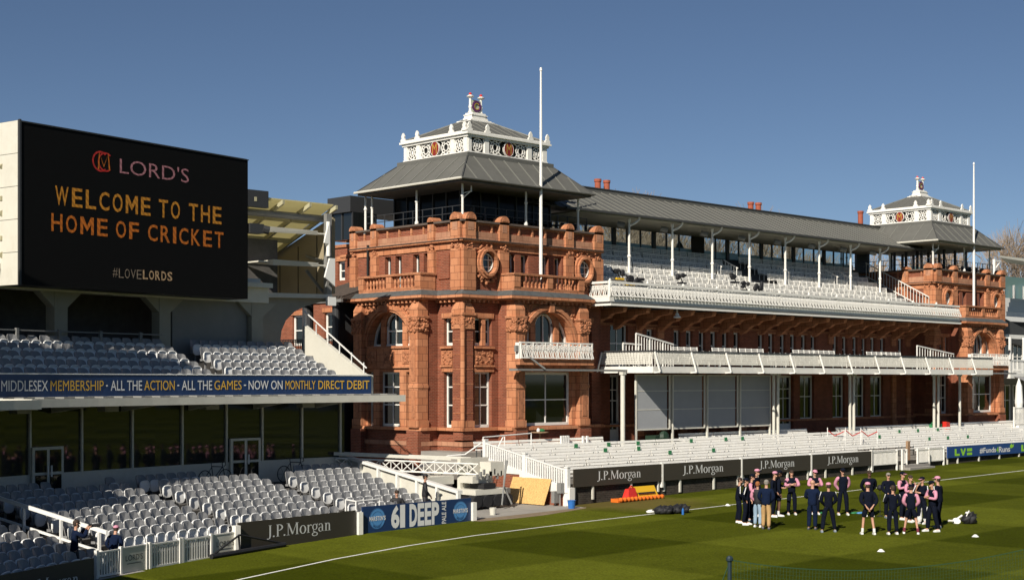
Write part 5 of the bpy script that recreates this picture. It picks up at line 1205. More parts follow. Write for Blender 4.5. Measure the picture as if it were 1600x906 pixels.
# ================================================================ video screen
VS = thing('video_screen', 'large black video screen with amber welcome message above the curved stand', 'video screen', (29.5, 50.9, 9))
vd = math.radians(10.75); vL = (24.0, 49.9); vLen = 11.32
vf = Fr((vL[0], vL[1], 0), (math.cos(vd), math.sin(vd), 0), (math.sin(vd), -math.cos(vd), 0))
q = MB(); q.fbox(vf, .04, vLen, -.06, 0, 8.95, 14.78); q.build('display_face', M_screen, VS)
q = MB(); q.fbox(vf, 0, vLen, -1.2, -.06, 8.95, 14.85); q.fbox(vf, -.04, .04, -.06, .03, 8.93, 14.87); q.fbox(vf, 0.04, vLen + .03, -.06, .03, 14.78, 14.82); q.build('cabinet', M_darkgrey, VS)
q = MB()
for k in range(5): q.fbox(vf, -.05, -.002, -1.2, -.07, 8.95 + k * 1.18, 8.95 + (k + 1) * 1.18 - .02)
q.build('side_panel', M_cream, VS)
def vu(px):  # picture column -> metres along the screen
    lo_, hi = -2.0, 14.0
    for _ in range(40):
        m_ = (lo_ + hi) / 2; p = vf.p(m_, 0, 0); lat = p[0] * S - p[1] * C; D = p[0] * C + p[1] * S
        if 800 + F * lat / D < px: lo_ = m_
        else: hi = m_
    return (lo_ + hi) / 2
def vz(px, py): p = vf.p(vu(px), 0, 0); return CZ - (py - HZ) * (p[0] * C + p[1] * S) / F
VP = lambda u, z: vf.p(u, .008, z)
def led(word, p0, p1, yt, yb, m, bold=.0, xp=None):
    q = MB(); z1 = vz(p0, yt); z0 = vz(p0, yb); text(q, VP, word, vu(p0), vu(p1), z0, z1, 0, bold); q.build('lit_lettering', m, VS)
led("LORD'S", 187, 295, 247, 270.5, M_led_p, -.004)
for wd, a, b in (('WELCOME', 86, 235), ('TO', 248, 281), ('THE', 295, 346)): 
    z1, z0 = vz(86, 290), vz(86, 320); q = MB(); spaced(q, VP, wd, vu(a), vu(b), z0, z1); q.build('lit_lettering', M_led_o, VS)
for wd, a, b in (('HOME', 80, 168), ('OF', 181, 217), ('CRICKET', 231, 349)):
    z1, z0 = vz(80, 333), vz(80, 361); q = MB(); spaced(q, VP, wd, vu(a), vu(b), z0, z1); q.build('lit_lettering', M_led_r, VS)
q = MB(); spaced(q, VP, '#LOVE', vu(176), vu(221), vz(176, 433), vz(176, 418.5), 0, -.012, .25); q.build('lit_lettering', M_led_g, VS)
q = MB(); spaced(q, VP, 'LORDS', vu(223), vu(269), vz(223, 436), vz(223, 421.5), 0, .02, .25); q.build('lit_lettering', M_led_w, VS)
q = MB(); uc, zc = vu(161), vz(161, 253)
for (cx, rr, a0, a1, wv) in ((-.12, .36, 50, 310, .07), (.12, .34, 50, 310, .06)):
    pts = [(uc + cx + rr * math.cos(math.radians(a0 + (a1 - a0) * i / 16)), zc + rr * math.sin(math.radians(a0 + (a1 - a0) * i / 16))) for i in range(17)]; ribbon(q, VP, pts, wv, 0)
ribbon(q, lambda u, z: vf.p(u, .012, z), [(uc - .22, zc - .3), (uc - .18, zc + .32), (uc + .03, zc - .18), (uc + .24, zc + .32), (uc + .3, zc - .3)], .07, 1)
q.build('lit_monogram', [M_led_red, M_led_r], VS)
q = MB(); p = vf.p(vLen + .1, -.2, 11.9); q.box(p[0], p[0] + .7, p[1] - .3, p[1] + .2, 11.75, 12.15); q.tube((p[0] + .7, p[1] - .2, 11.95), (p[0] + .95, p[1] - .3, 11.9), .18); q.build('camera_box', M_darkgrey, VS)

# ================================================================ stadium seats
ST = thing('stadium_seat', 's', 'seat', (0, 0, 0), 'white tip-up seats of the curved stand')
q = MB(); pr = []
def shell(q, wd, z0, z1, y0, y1, th, rt, rb, m=0, n=4, cv=.05):
    """rounded seat shell leaning from (y0,z0) to (y1,z1), curved across its width"""
    pts = []
    for (cx, cz, a0) in ((wd / 2 - rt, z1 - rt, 0), (-wd / 2 + rt, z1 - rt, 90)):
        for i in range(n + 1): a = math.radians(a0 + 90 * i / n); pts.append((cx + rt * math.cos(a), cz + rt * math.sin(a)))
    for (cx, cz, a0) in ((-wd / 2 + rb, z0 + rb, 180), (wd / 2 - rb, z0 + rb, 270)):
        for i in range(n + 1): a = math.radians(a0 + 90 * i / n); pts.append((cx + rb * math.cos(a), cz + rb * math.sin(a)))
    Y = lambda x, z: y0 + (y1 - y0) * (z - z0) / (z1 - z0) - cv * (2 * x / wd) ** 2
    N = len(pts); f = [(x, Y(x, z), z) for x, z in pts] + [(0, Y(0, (z0 + z1) / 2), (z0 + z1) / 2)]; b = [(x, y + th, z) for x, y, z in f]
    q.add(f + b, [(i, (i + 1) % N, N) for i in range(N)] + [(N + 1 + i, 2 * N + 1, N + 1 + (i + 1) % N) for i in range(N)] + [(i, N + 1 + i, N + 1 + (i + 1) % N, (i + 1) % N) for i in range(N)], m)
shell(q, .46, .40, .92, .08, .22, .03, .13, .03, cv=.06); q.build('backrest', M_seatg, ST)
q = MB(); shell(q, .43, .28, .70, -.07, -.04, .04, .13, .16, cv=.02)
pr = [(.215, .44), (.215, .58), (.19, .66), (.13, .70), (0, .71), (-.13, .70), (-.19, .66), (-.215, .58), (-.215, .44)]
for a, b in zip(pr[:-1], pr[1:]): q.tube((a[0], -.07 - (.02 if abs(a[0]) > .2 else 0), a[1]), (b[0], -.07 - (.02 if abs(b[0]) > .2 else 0), b[1]), .024, n=5)
q.build('seat_pan', M_seatw, ST)
q = MB(); q.box(-.03, .03, .05, .12, 0, .45); q.box(-.25, -.22, -.05, .12, .34, .42); q.build('bracket', M_seatg, ST)
spots = []
def blocks(rows, R, z0, rz, spans, tagname):
    for i in range(rows):
        r = R + RS * i
        for bi, (a0, a1) in enumerate(spans):
            A0 = a0 + .0; n = int(math.radians(a1 - a0) * r / .5)
            for k in range(n):
                a = a0 + math.degrees((k + .5) * .5 / r); x, y, _ = gp(a, r); D = x * C + y * S; lat = x * S - y * C
                if rows == 8 and i == 7 and (4.0 < a < 9.2 or 14.2 < a < 16.9): continue
                if abs(lat / D) < .36: spots.append((D, x, y, z0 + rz * i, a, tagname[bi], i, k, rows))
blocks(8, R0 + .1, LZ0, LRZ, ((.7, 5.6), (6.6, 12.6), (13.6, 20.6)), ('right lower block', 'middle lower block', 'left lower block'))
blocks(8, R0 - .5, -.45, .15, ((21.6, 28),), ('corner block',))
blocks(5, UR0, UZ0, URZ, ((1.0, 7.0), (8.0, 24.0)), ('right upper block', 'left upper block'))
spots.sort(); first = True
for (D, x, y, z, a, tg, i, k, rows) in spots[:298]:
    o = ST if first else copy_tree(ST); first = False
    o.location = (x, y, z); o.rotation_euler = (random.uniform(-.05, .05), random.uniform(-.02, .02), math.radians(a) + random.uniform(-.04, .04))
    o['label'] = 'tip-up seat in the %s, %s row up, %s from its right end' % (tg, ORD[i], ORD[k])
if len(spots) > 298:
    vs, fs, ms = [], [], []; srcs = [(c_.data, 0) for c_ in ST.children]
    for (D, x, y, z, a, *_r) in spots[298:]:
        t_ = math.radians(a) + random.uniform(-.03, .03); c_, s_ = math.cos(t_), math.sin(t_)
        for me, mi in srcs:
            mi = 1 if me.materials[0] == M_seatw else 0; o_ = len(vs)
            vs += [(x + v.co.x * c_ - v.co.y * s_, y + v.co.x * s_ + v.co.y * c_, z + v.co.z) for v in me.vertices]; fs += [tuple(i_ + o_ for i_ in p.vertices) for p in me.polygons]; ms += [mi] * len(me.polygons)
    me = bpy.data.meshes.new('far_seats'); me.from_pydata(vs, [], fs); me.materials.append(M_seatg); me.materials.append(M_seatw); me.polygons.foreach_set('material_index', ms)
    o = bpy.data.objects.new('far_seats', me); COL.objects.link(o); tag(o, 'remaining rows of white and grey seats in the upper tier of the curved stand', 'seats', kind='stuff')

# ================================================================ boards, panels and fences in front of the curved stand
RB = 46.9
def cboard(name, label, p0, p1, z0, z1, m, cat='sponsor board', r=RB, dz=0.0):
    a0, a1 = a_of(p1, r), a_of(p0, r); t = thing(name, label, cat, gp((a0 + a1) / 2, r, z0))
    q = MB(); A, B = Vector(gp(a1, r)), Vector(gp(a0, r)); u = (B - A).normalized(); out = Vector((u.y, -u.x, 0)); fr = Fr(A, u, out); L = (B - A).length
    q.fbox(fr, 0, L, -.05, 0, z0, z1); q.build('panel', m, t); return t, fr, L
zt = z_of(560, RB, 800); zb = z_of(560, RB, 834)
t, fr, L = cboard('sponsor_board', 'dark brown board with white serif bank name left of the navy ale board', 372, 556, -.28, .70, M_brownb)
q = MB(); P = lambda u, z: fr.p(u, .006, z); serif_word(q, P, L * .225, L * .775, .08, .42); q.build('lettering', M_letter, t)
q = MB(); q.fbox(fr, .05, .13, -.12, -.05, -.4, .7); q.fbox(fr, L - .13, L - .05, -.12, -.05, -.4, .7); q.build('post', M_cream, t)
t, fr, L = cboard('sponsor_board', 'navy ale board with two pale blue roundels and huge white capitals', 566, 736, -.20, .80, M_navyb)
P = lambda u, z: fr.p(u, .008, z); P2 = lambda u, z: fr.p(u, .004, z); P3 = lambda u, z: fr.p(u, .014, z)
lt = MB(); rd = MB()
for uc in (L * .13, L * .895):
    n = 28; zc = .31; rr = .40
    rd.add([P2(uc + rr * math.cos(2 * math.pi * i / n), zc + rr * math.sin(2 * math.pi * i / n)) for i in range(n)], [tuple(range(n))], 0)
    for r_ in (.385, .27):
        pts = [(uc + r_ * math.cos(2 * math.pi * i / n), zc + r_ * math.sin(2 * math.pi * i / n)) for i in range(n + 1)]; ribbon(rd, P, pts, .012, 1)
    spaced(lt, P3, "MARSTON'S", uc - .41, uc + .41, zc - .07, zc + .10, 0, .03, .12)
    vs_, fs_ = glyphs('BREWERY', .01); xs_ = [v[0] for v in vs_]; a_, b_ = min(xs_), max(xs_)
    rd.add([P((uc + (.30 - v[1] * .0 + 0) * math.sin((v[0] - a_) / (b_ - a_) * 1.5 - .75) * (1.1 - .17 * v[1] / .7)), zc - (.36 - v[1] * .1) * math.cos((v[0] - a_) / (b_ - a_) * 1.5 - .75)) for v in vs_], fs_, 2)
rd.build('roundel', [M_ltblue, M_navyb, M_navyb], t)
for wd, a, b in (('6', .25, .325), ('1', .33, .375), ('D', .415, .485), ('E', .49, .55), ('E', .555, .615), ('P', .62, .69)): text(lt, P, wd, L * a, L * b, -.12, .76, 0, .045)
vs_, fs_ = glyphs('PALE ALE', .02); xs_ = [v[0] for v in vs_]; ys_ = [v[1] for v in vs_]; a_, b_ = min(xs_), max(xs_)
lt.add([P(L * .755 - (v[1] / max(ys_)) * L * .04, -.12 + (v[0] - a_) / (b_ - a_) * .86) for v in vs_], fs_, 0)
lt.build('lettering', M_letter, t)
t, fr, L = cboard('sponsor_board', 'black board with dim serif lettering in the shaded bottom left corner', -60, 147, -.62, .30, M_brownb, r=46.6)
q = MB(); P = lambda u, z: fr.p(u, .006, z); u0 = L * .47; serif_word(q, P, L * .40, L * .87, -.42, .42); q.build('lettering', M_letter, t)
for k, (p0, p1, lab) in enumerate(((191, 228, 'pale panel with faint grey word between two picket runs, left of the long pickets'), (333, 371, 'pale panel with grey word beside the dark brown board'))):
    t, fr, L = cboard('club_panel', lab, p0, p1, -.40, .38, M_cream, 'panel')
    q = MB(); P = lambda u, z: fr.p(u, .006, z); text(q, P, "LORD'S", L * .14, L * .86, -.02, .16, 0, 0); q.fbox(fr, L * .2, L * .8, 0, .006, -.12, -.10); q.build('lettering', M_darkgrey, t)
    q = MB(); q.fbox(fr, -.06, .0, -.08, .03, -.5, .45); q.fbox(fr, L, L + .06, -.08, .03, -.5, .45); q.fbox(fr, 0, L, -.06, .012, .38, .42); q.build('frame', M_white, t)
for k, (p0, p1, lab) in enumerate(((232, 282, 'white picket fence run right of the left-hand pale panel'), (283, 331, 'white picket fence run left of the right-hand pale panel'), (149, 190, 'white picket gate beside the black corner board'))):
    a0, a1 = a_of(p1, RB), a_of(p0, RB); A, B = Vector(gp(a1, RB)), Vector(gp(a0, RB)); u = (B - A).normalized(); fr = Fr(A, u, Vector((u.y, -u.x, 0)))
    picket('picket_fence', lab, 0, (B - A).length, 0, -.36, .40, .12, .06, fr=fr, group='white picket fence below the curved stand')
q = MB(); arcbox(q, 0, 34, RB - .02, RB + .25, -.75, -.42); arcbox(q, 0, 34, RB - .2, RB - .02, -.7, -.38); tag(q.build('kerb', M_concrete, origin=gp(10, RB, -.5)), 'low concrete kerb under the boards of the curved stand', 'kerb')
q = MB(); arcbox(q, 0.3, A_L, RB + .05, RB + .3, -.5, .1, 0); tag(q.build('front_wall', M_concd, origin=gp(10, RB, -.5)), 'low dark wall behind the boards of the curved stand', 'wall')
# white posts between boards
for k, px in enumerate((369, 561, 739)):
    A = a_of(px, RB); p = gp(A, RB); q = MB(); q.box(p[0] - .1, p[0] + .1, p[1] - .12, p[1] + .1, -.4, .62); tag(q.build('fence_post', M_white), 'stout white post ' + ['left of the dark brown board below the curved stand', 'between the dark brown board and the navy ale board', 'at the right end of the navy ale board'][k], 'post')
# black tarpaulin bundle and black edging in front of the dark brown board
q = MB(); p0 = gp(a_of(330, RB - .3), RB - .3, 0); p1 = gp(a_of(445, RB - .3), RB - .3, 0)
q.tube((p0[0], p0[1], gz(p0[0]) + .08), (p1[0], p1[1], gz(p1[0]) + .08), .09, n=8); m_ = (Vector(p0) * .62 + Vector(p1) * .38); q.bar((m_.x, m_.y, gz(m_.x)), (m_.x, m_.y + .1, .35), .05)
q.path([(p0[0], p0[1], gz(p0[0]) + .1), (m_.x, m_.y + .05, .33), (p1[0], p1[1], gz(p1[0]) + .1)], .035); tag(q.build('ground_cover_roller', M_black), 'black roller and cord lying before the dark brown board', 'roller')
# sloping white rail dividing the corner block
t = thing('gangway_railing', 'white wooden railing sloping down between the corner block and the left-hand seats', 'railing', gp(21, 50, 0))
q = MB(); zf = lambda r: .80 + (r - 47.2) * .21
for r in (47.6, 49.1, 50.6, 52.1, 53.6): p = gp(A_L, r); q.box(p[0] - .04, p[0] + .04, p[1] - .04, p[1] + .04, zf(r) - 1.1, zf(r))
q.build('post', M_white2, t); q = MB()
for dz, th in ((0, .12), (-.62, .07)):
    A, B = gp(A_L, 47.3), gp(A_L, 54.3); q.hexa([(A[0] - .03, A[1], zf(47.3) + dz), (A[0] + .03, A[1], zf(47.3) + dz), (B[0] + .03, B[1], zf(54.3) + dz), (B[0] - .03, B[1], zf(54.3) + dz)], [(A[0] - .03, A[1], zf(47.3) + dz + th), (A[0] + .03, A[1], zf(47.3) + dz + th), (B[0] + .03, B[1], zf(54.3) + dz + th), (B[0] - .03, B[1], zf(54.3) + dz + th)])
q.build('rail', M_white2, t)
q = MB(); A, B = gp(A_L + .1, 47.4), gp(A_L + .1, 54.3); q.slab([(A[0], A[1], -.8), (B[0], B[1], -.6), (B[0], B[1], zf(54.3) - .7), (A[0], A[1], zf(47.4) - .72)], (-.2, 0, 0)); tag(q.build('gangway_wall', M_brickd), 'dark brick wall under the white sloping railing', 'wall')
# handrail by the front of the right-hand block
q = MB(); A = a_of(540, 47.6); B = a_of(590, 47.4); p0 = gp(A, 47.6); p1 = gp(B, 47.3); pb = gp(a_of(556, 47.3), 47.3)
q.path([(p0[0], p0[1], -.1), (p0[0], p0[1], 1.05), (pb[0], pb[1], .98), (p1[0], p1[1], 1.0), (p1[0], p1[1], .1)], .03); q.path([(pb[0], pb[1], -.1), (pb[0], pb[1], .98)], .03); tag(q.build('aisle_handrail', M_white2), 'white tubular handrail at the foot of the stand aisle beside the navy ale board', 'handrail')
# unseen blocks added out of frame on the left, placed to shade the seats
t = thing('unseen_shade_blocks', 'pale unseen blocks added outside the left edge to shade the seats', 'grandstand', (10, 46, 0))
q = MB(); q.box(3, 17.2, 47, 54, -.9, 7.2); q.box(12.5, 21.3, 50.6, 62, 7.2, 15.5); q.box(4, 13.5, 33.5, 38.6, -.9, 6.6); q.box(12, 18, 44.3, 45.5, 9.8, 16.4); q.box(18, 20.5, 45.3, 47.4, 9.8, 14.0); [q.box(x_, x_ + .3, y_, y_ + .3, -.9, 9.8) for x_, y_ in ((12.5, 44.4), (12.5, 45.1), (20, 45.4), (20, 47.0))]; q.build('shade_block', M_cream, t)
# ================================================================ people
M_skin1 = mat('skin_light', (0.50, 0.27, 0.18), 0.55); M_skin2 = mat('skin_dark', (0.13, 0.065, 0.04), 0.5)
M_navy = mat('navy_cloth', (0.006, 0.008, 0.016), 1.0, spec=0.08, var=0.3, vscale=12); M_navy2 = mat('blue_suit', (0.007, 0.013, 0.035), 1.0, spec=0.08, var=0.2, vscale=12)
M_pink = mat('pink_cloth', (0.58, 0.25, 0.34), 0.8, var=0.1, vscale=10); M_khaki = mat('khaki_cloth', (0.42, 0.26, 0.11), 0.85, var=0.12, vscale=12)
M_jean = mat('pale_denim', (0.26, 0.36, 0.46), 0.85, var=0.15, vscale=12); M_hairb = mat('brown_hair', (0.035, 0.02, 0.012), 0.8); M_hairg = mat('grey_hair', (0.22, 0.20, 0.17), 0.8)
M_hairr = mat('ginger_hair', (0.28, 0.10, 0.03), 0.8); M_shoe = mat('white_shoe', (0.72, 0.72, 0.70), 0.5); M_shoed = mat('dark_shoe', (0.03, 0.03, 0.04), 0.5); M_shoeg = mat('grey_shoe', (0.20, 0.24, 0.28), 0.5)
M_sock = mat('maroon_sock', (0.16, 0.02, 0.04), 0.8); M_capn = M_navy; M_eye = mat('dark_eye', (0.02, 0.015, 0.01), 0.3)

def skin_mesh(V, E, R, sub=1):
    me = bpy.data.meshes.new('s'); me.from_pydata(V, E, []); ob = bpy.data.objects.new('s', me); COL.objects.link(ob)
    sk = ob.modifiers.new('k', 'SKIN'); sk.use_smooth_shade = True; sk.branch_smoothing = .6
    if not me.skin_vertices: me.skin_vertices.new() if hasattr(me.skin_vertices, 'new') else None
    lay = me.skin_vertices[0].data
    for i, r in enumerate(R):
        lay[i].radius = (r, r) if not isinstance(r, tuple) else r
        lay[i].use_root = (i == 0)
    sb = ob.modifiers.new('b', 'SUBSURF'); sb.levels = sub; sb.render_levels = sub
    dg = bpy.context.evaluated_depsgraph_get(); dg.update(); ev = ob.evaluated_get(dg); m2 = bpy.data.meshes.new_from_object(ev)
    vs = [tuple(v.co) for v in m2.vertices]; fs = [tuple(p.vertices) for p in m2.polygons]
    bpy.data.objects.remove(ob); bpy.data.meshes.remove(m2); bpy.data.meshes.remove(me); return vs, fs
ARMS = {  # elbow, wrist, hand for the right (+x) arm; mirrored for the left
    'down': ((.27, .03, 1.14), (.28, -.06, .90), (.28, -.09, .80)),
    'cross': ((.27, -.06, 1.16), (.02, -.24, 1.20), (-.08, -.24, 1.22)),
    'back': ((.26, .14, 1.16), (.07, .20, .92), (.02, .20, .86)),
    'front': ((.26, -.02, 1.14), (.07, -.22, .94), (.03, -.24, .88)),
    'chin': ((.22, -.16, 1.18), (.06, -.24, 1.44), (.03, -.20, 1.52)),
    'hold': ((.25, -.10, 1.16), (.14, -.34, 1.14), (.12, -.42, 1.15)),
    'camera': ((.26, -.20, 1.30), (.12, -.34, 1.52), (.08, -.38, 1.57)),
    'pocket': ((.31, .06, 1.16), (.20, -.04, .96), (.18, -.06, .90)),
    'hips': ((.40, .06, 1.18), (.20, -.02, 1.02), (.16, -.06, .98)),
}
def person(x, y, z, face, label, h=1.80, top=M_navy, sleeve=None, pipe=False, legs=M_navy, short=False, cap=None, hair=M_hairb, skin=M_skin1, shoes=M_shoe, arms=('down', 'down'), spread=.11, lean=0.0, stride=0.0, fat=1.0, sit=False, bald=False, socks=None, group='people standing in a ring on the outfield', hold=None, pads=False, glasses=False):
    t = thing('person', label, 'person', (x, y, z), group); k = h / 1.80
    root = Vector((x, y, z)); lean = lean or random.uniform(-.04, .09); stride = stride or random.choice((-1, 1)) * random.uniform(.02, .09); fat = fat * random.uniform(.95, 1.12)
    ln = lambda p: (p[0], p[1] - lean * max(0, p[2] - .95), p[2])
    hipz = .95; sp = spread
    kz = .5
    leg = []
    for s in (-1, 1):
        st = stride * s
        if sit: leg.append([(s * .1, 0, .48), (s * .12, -.42, .50), (s * .12, -.44, .1), (s * .12, -.60, .04)])
        else: leg.append([(s * .095, 0, .93), (s * (sp * .55 + .045), -.03 + st * .5, kz), (s * sp, .03 + st, .09), (s * (sp + .02), -.13 + st, .045)])
    off = -.45 if sit else 0.0
    up = lambda p: ln((p[0], p[1], p[2] + off))
    sh = [(-.185, 0, 1.43), (.185, 0, 1.43)]
    A = []
    for s, nm in ((-1, arms[0]), (1, arms[1])):
        e, w_, hd = ARMS[nm]; A.append([(s * e[0], e[1], e[2]), (s * w_[0], w_[1], w_[2] + (.03 if nm == 'cross' and s < 0 else 0)), (s * hd[0], hd[1], hd[2] + (.03 if nm == 'cross' and s < 0 else 0))])
    # ---- body: one continuous skinned figure
    V = [up((0, 0, .98)), up((0, .0, 1.18)), up((0, 0, 1.38)), up((0, .0, 1.50)), up((0, -.01, 1.58)), up((0, -.02, 1.66)), up((0, -.015, 1.75))]
    R = [.09 * fat, .09 * fat, .09, .05, .062, .088, .078]; E = [(i, i + 1) for i in range(6)]
    for s in range(2):
        b = len(V); V += [up(sh[s]), up(A[s][0]), up(A[s][1]), up(A[s][2])]; R += [.045, .036, .032, .035]; E += [(2, b), (b, b + 1), (b + 1, b + 2), (b + 2, b + 3)]
    for s in range(2):
        b = len(V); V += leg[s]; R += [.07, .052, .038, .036]; E += [(0, b), (b, b + 1), (b + 1, b + 2), (b + 2, b + 3)]
    vs, fs = skin_mesh(V, E, R)
    ca, sa = math.cos(face), math.sin(face)
    W = lambda p: (x + (p[0] * ca - p[1] * sa) * k, y + (p[0] * sa + p[1] * ca) * k, z + p[2] * k)
    q = MB(); q.add([W(p) for p in vs], fs)
    hd = up((0, -.02, 1.68))
    q2 = MB()  # nose, ears, chin belong to the head
    q2.ball((0, hd[1] - .095, hd[2] - .01), .014, .02, .022, 6, 4); q2.ball((-.085, hd[1] + .01, hd[2]), .012, .02, .03, 6, 4); q2.ball((.085, hd[1] + .01, hd[2]), .012, .02, .03, 6, 4); q2.ball((0, hd[1] - .05, hd[2] - .075), .04, .045, .035, 8, 5)
    # fingers
    for s in range(2):
        w_, h_ = Vector(A[s][1]), Vector(A[s][2]); d = (h_ - w_); d = d.normalized() if d.length > 0 else Vector((0, 0, -1)); side = d.orthogonal().normalized()
        for j in range(4): c = h_ + side * ((j - 1.5) * .018); e = c + d * (.075 - abs(j - 1.3) * .008) ; q2.tube(up(tuple(c)), up(tuple(e)), .0085, .007, 5)
        c = h_ + side * .03; q2.tube(up(tuple(w_ + (h_ - w_) * .5)), up(tuple(c + side * .015)), .01, .008, 5)
    q.add([W(p) for p in q2.v], q2.f)
    body = q.build('body', skin, t, smooth=True)
    e = MB()
    for s in (-1, 1): e.ball((s * .033, hd[1] - .084, hd[2] + .015), .012, .008, .008, 6, 4)
    if glasses: e.box(-.075, .075, hd[1] - .1, hd[1] - .085, hd[2], hd[2] + .035)
    m_ = MB(); m_.add([W(p) for p in e.v], e.f); m_.build('eyes' if not glasses else 'sunglasses', M_eye, body)
    # ---- jacket
    V = [up((0, 0, .82 + (.1 if sit else 0))), up((0, 0, 1.02)), up((0, 0, 1.22)), up((0, 0, 1.38)), up((0, 0, 1.485))]; R = [(.165 * fat), .155 * fat, .15 * fat, .15, .085]; E = [(i, i + 1) for i in range(4)]
    for s in range(2):
        b = len(V); V += [up(sh[s]), up(A[s][0]), up(A[s][1])]; R += [.086, .07, .05]; E += [(3, b), (b, b + 1), (b + 1, b + 2)]
    vs, fs = skin_mesh(V, E, R); q = MB(); q.add([W((p[0] * (1.16 if abs(p[0]) < .14 else 1.08), p[1] * .9 if abs(p[0]) < .2 else p[1], p[2])) for p in vs], fs)
    if sleeve:
        for i, f in enumerate(fs):
            c = sum((Vector(vs[j]) for j in f), Vector()) / len(f); best = 9; arm = False
            for s in range(2):
                for a, b in ((up(sh[s]), up(A[s][0])), (up(A[s][0]), up(A[s][1]))):
                    a, b = Vector(a), Vector(b); tt = max(0, min(1, (c - a).dot(b - a) / (b - a).length_squared)); best = min(best, (c - (a + (b - a) * tt)).length - .01)
            a, b = Vector(up((0, 0, .9))), Vector(up((0, 0, 1.45))); tt = max(0, min(1, (c - a).dot(b - a) / (b - a).length_squared)); tor = (c - (a + (b - a) * tt)).length - .07
            if best < tor or abs(c.x) > .21: q.m[i] = 1
    jk = q.build('jacket', [top, sleeve or top], t, smooth=True)
    if pipe:
        q = MB()
        for s, sg in ((0, -1), (1, 1)):
            a, b = Vector(up(sh[s])), Vector(up(A[s][0])); o_ = Vector((sg * .07, -.045, .035)); q.tube(W(tuple(a + o_)), W(tuple(b + o_ * .9)), .017, n=5)
        q.build('piping', M_letter, jk)
    # ---- trousers or shorts
    V = [up((0, 0, 1.08)), up((0, 0, .92))]; R = [.13 * fat, .15 * fat]; E = [(0, 1)]
    if sit: V = [(0, 0, .58), (0, 0, .5)]
    for s in range(2):
        b = len(V); L_ = leg[s]
        if short: V += [L_[0], tuple(Vector(L_[0]) * .15 + Vector(L_[1]) * .85)]; R += [.115, .098]; E += [(1, b), (b, b + 1)]
        else: V += [L_[0], L_[1], L_[2]]; R += [.118, .09, .074]; E += [(1, b), (b, b + 1), (b + 1, b + 2)]
    vs, fs = skin_mesh(V, E, R); q = MB(); q.add([W(p) for p in vs], fs); q.build('shorts' if short else 'trousers', legs, t, smooth=True)
    # ---- shoes, socks, pads
    for s in range(2):
        a, b = leg[s][2], leg[s][3]; q = MB(); c = ((a[0] + b[0]) / 2, (a[1] + b[1]) / 2 - .0, .0)
        pr = [(-.04, .11), (.04, .11), (.042, 0), (.047, -.07), (.03, -.14), (-.03, -.14), (-.047, -.07), (-.042, 0)]
        lo_ = [(c[0] + px, c[1] + py, .0) for px, py in pr]; md = [(c[0] + px, c[1] + py, .045) for px, py in pr]; tp = [(c[0] + px * .6, c[1] + py * .55 + .035, .085) for px, py in pr]
        vv = lo_ + md + tp; ff_ = [tuple(range(8))[::-1], tuple(range(16, 24))] + [(j * 8 + i, j * 8 + (i + 1) % 8, j * 8 + 8 + (i + 1) % 8, j * 8 + 8 + i) for j in range(2) for i in range(8)]
        q.add([W(p) for p in vv], ff_); q.build('shoe', shoes, t)
        if short: q = MB(); q.tube(W((a[0], a[1], .08)), W((a[0] * .97, a[1] * .9, .22)), .05, n=8); q.build('sock', socks or M_shoe, t)
        if pads: q = MB(); q.lathe(W((a[0], a[1], .08)), [(.07, 0), (.095, .1), (.09, .4), (.1, .5), (.07, .58)], 10); q.build('leg_pad', M_shoe, t)
    # ---- hair and cap
    hc = (0, hd[1] + .012, hd[2] + .035)
    if not bald:
        q = MB(); q.ball(hc, .092, .104, .085, 12, 7); q.ball((0, hd[1] + .04, hd[2] - .01), .085, .07, .085, 10, 6); m_ = MB(); m_.add([W(p) for p in q.v], q.f); m_.build('hair', hair, body, smooth=True)
    else:
        q = MB(); q.ball(hc, .088, .098, .085, 12, 7); m_ = MB(); m_.add([W(p) for p in q.v], q.f); m_.build('scalp', skin, body, smooth=True)
    if cap:
        q = MB(); q.lathe((0, hd[1] + .005, hd[2] + .04), [(.1, -.005), (.101, .02), (.085, .06), (.045, .082), (.005, .088)], 14, 0, 1, 1.08)
        q.slab([(-.085, hd[1] - .085, hd[2] + .035), (.085, hd[1] - .085, hd[2] + .035), (.06, hd[1] - .175, hd[2] + .02), (-.06, hd[1] - .175, hd[2] + .02)], (0, 0, .012), 1)
        m_ = MB(); m_.add([W(p) for p in q.v], q.f); m_.m = list(q.m)
        m_.build('cap', list(cap), t, smooth=True)
    if hold == 'camera':
        q = MB(); c = up((0, -.44, 1.60)); q.box(-.07, .07, c[1] - .02, c[1] + .06, c[2] - .05, c[2] + .05); q.tube((0, c[1], c[2]), (0, c[1] - .26, c[2] + .01), .045, .055, 10)
        m_ = MB(); m_.add([W(p) for p in q.v], q.f); tag(m_.build('camera_with_lens', M_black), 'black camera with long lens held up by the man in the corner seats', 'camera')
    return t
NV, PK = M_navy, M_pink
cA = (NV, NV); cP = (PK, PK); cNP = (PK, NV); cPN = (NV, PK)
R_ = math.radians
V0 = -R_(44.25)   # facing the camera (local -Y turned towards the lens)
def P_(px, py, turn, label, **kw):
    x, y, z = onG(px, py); return person(x, y, z, V0 + R_(turn), label, **kw)
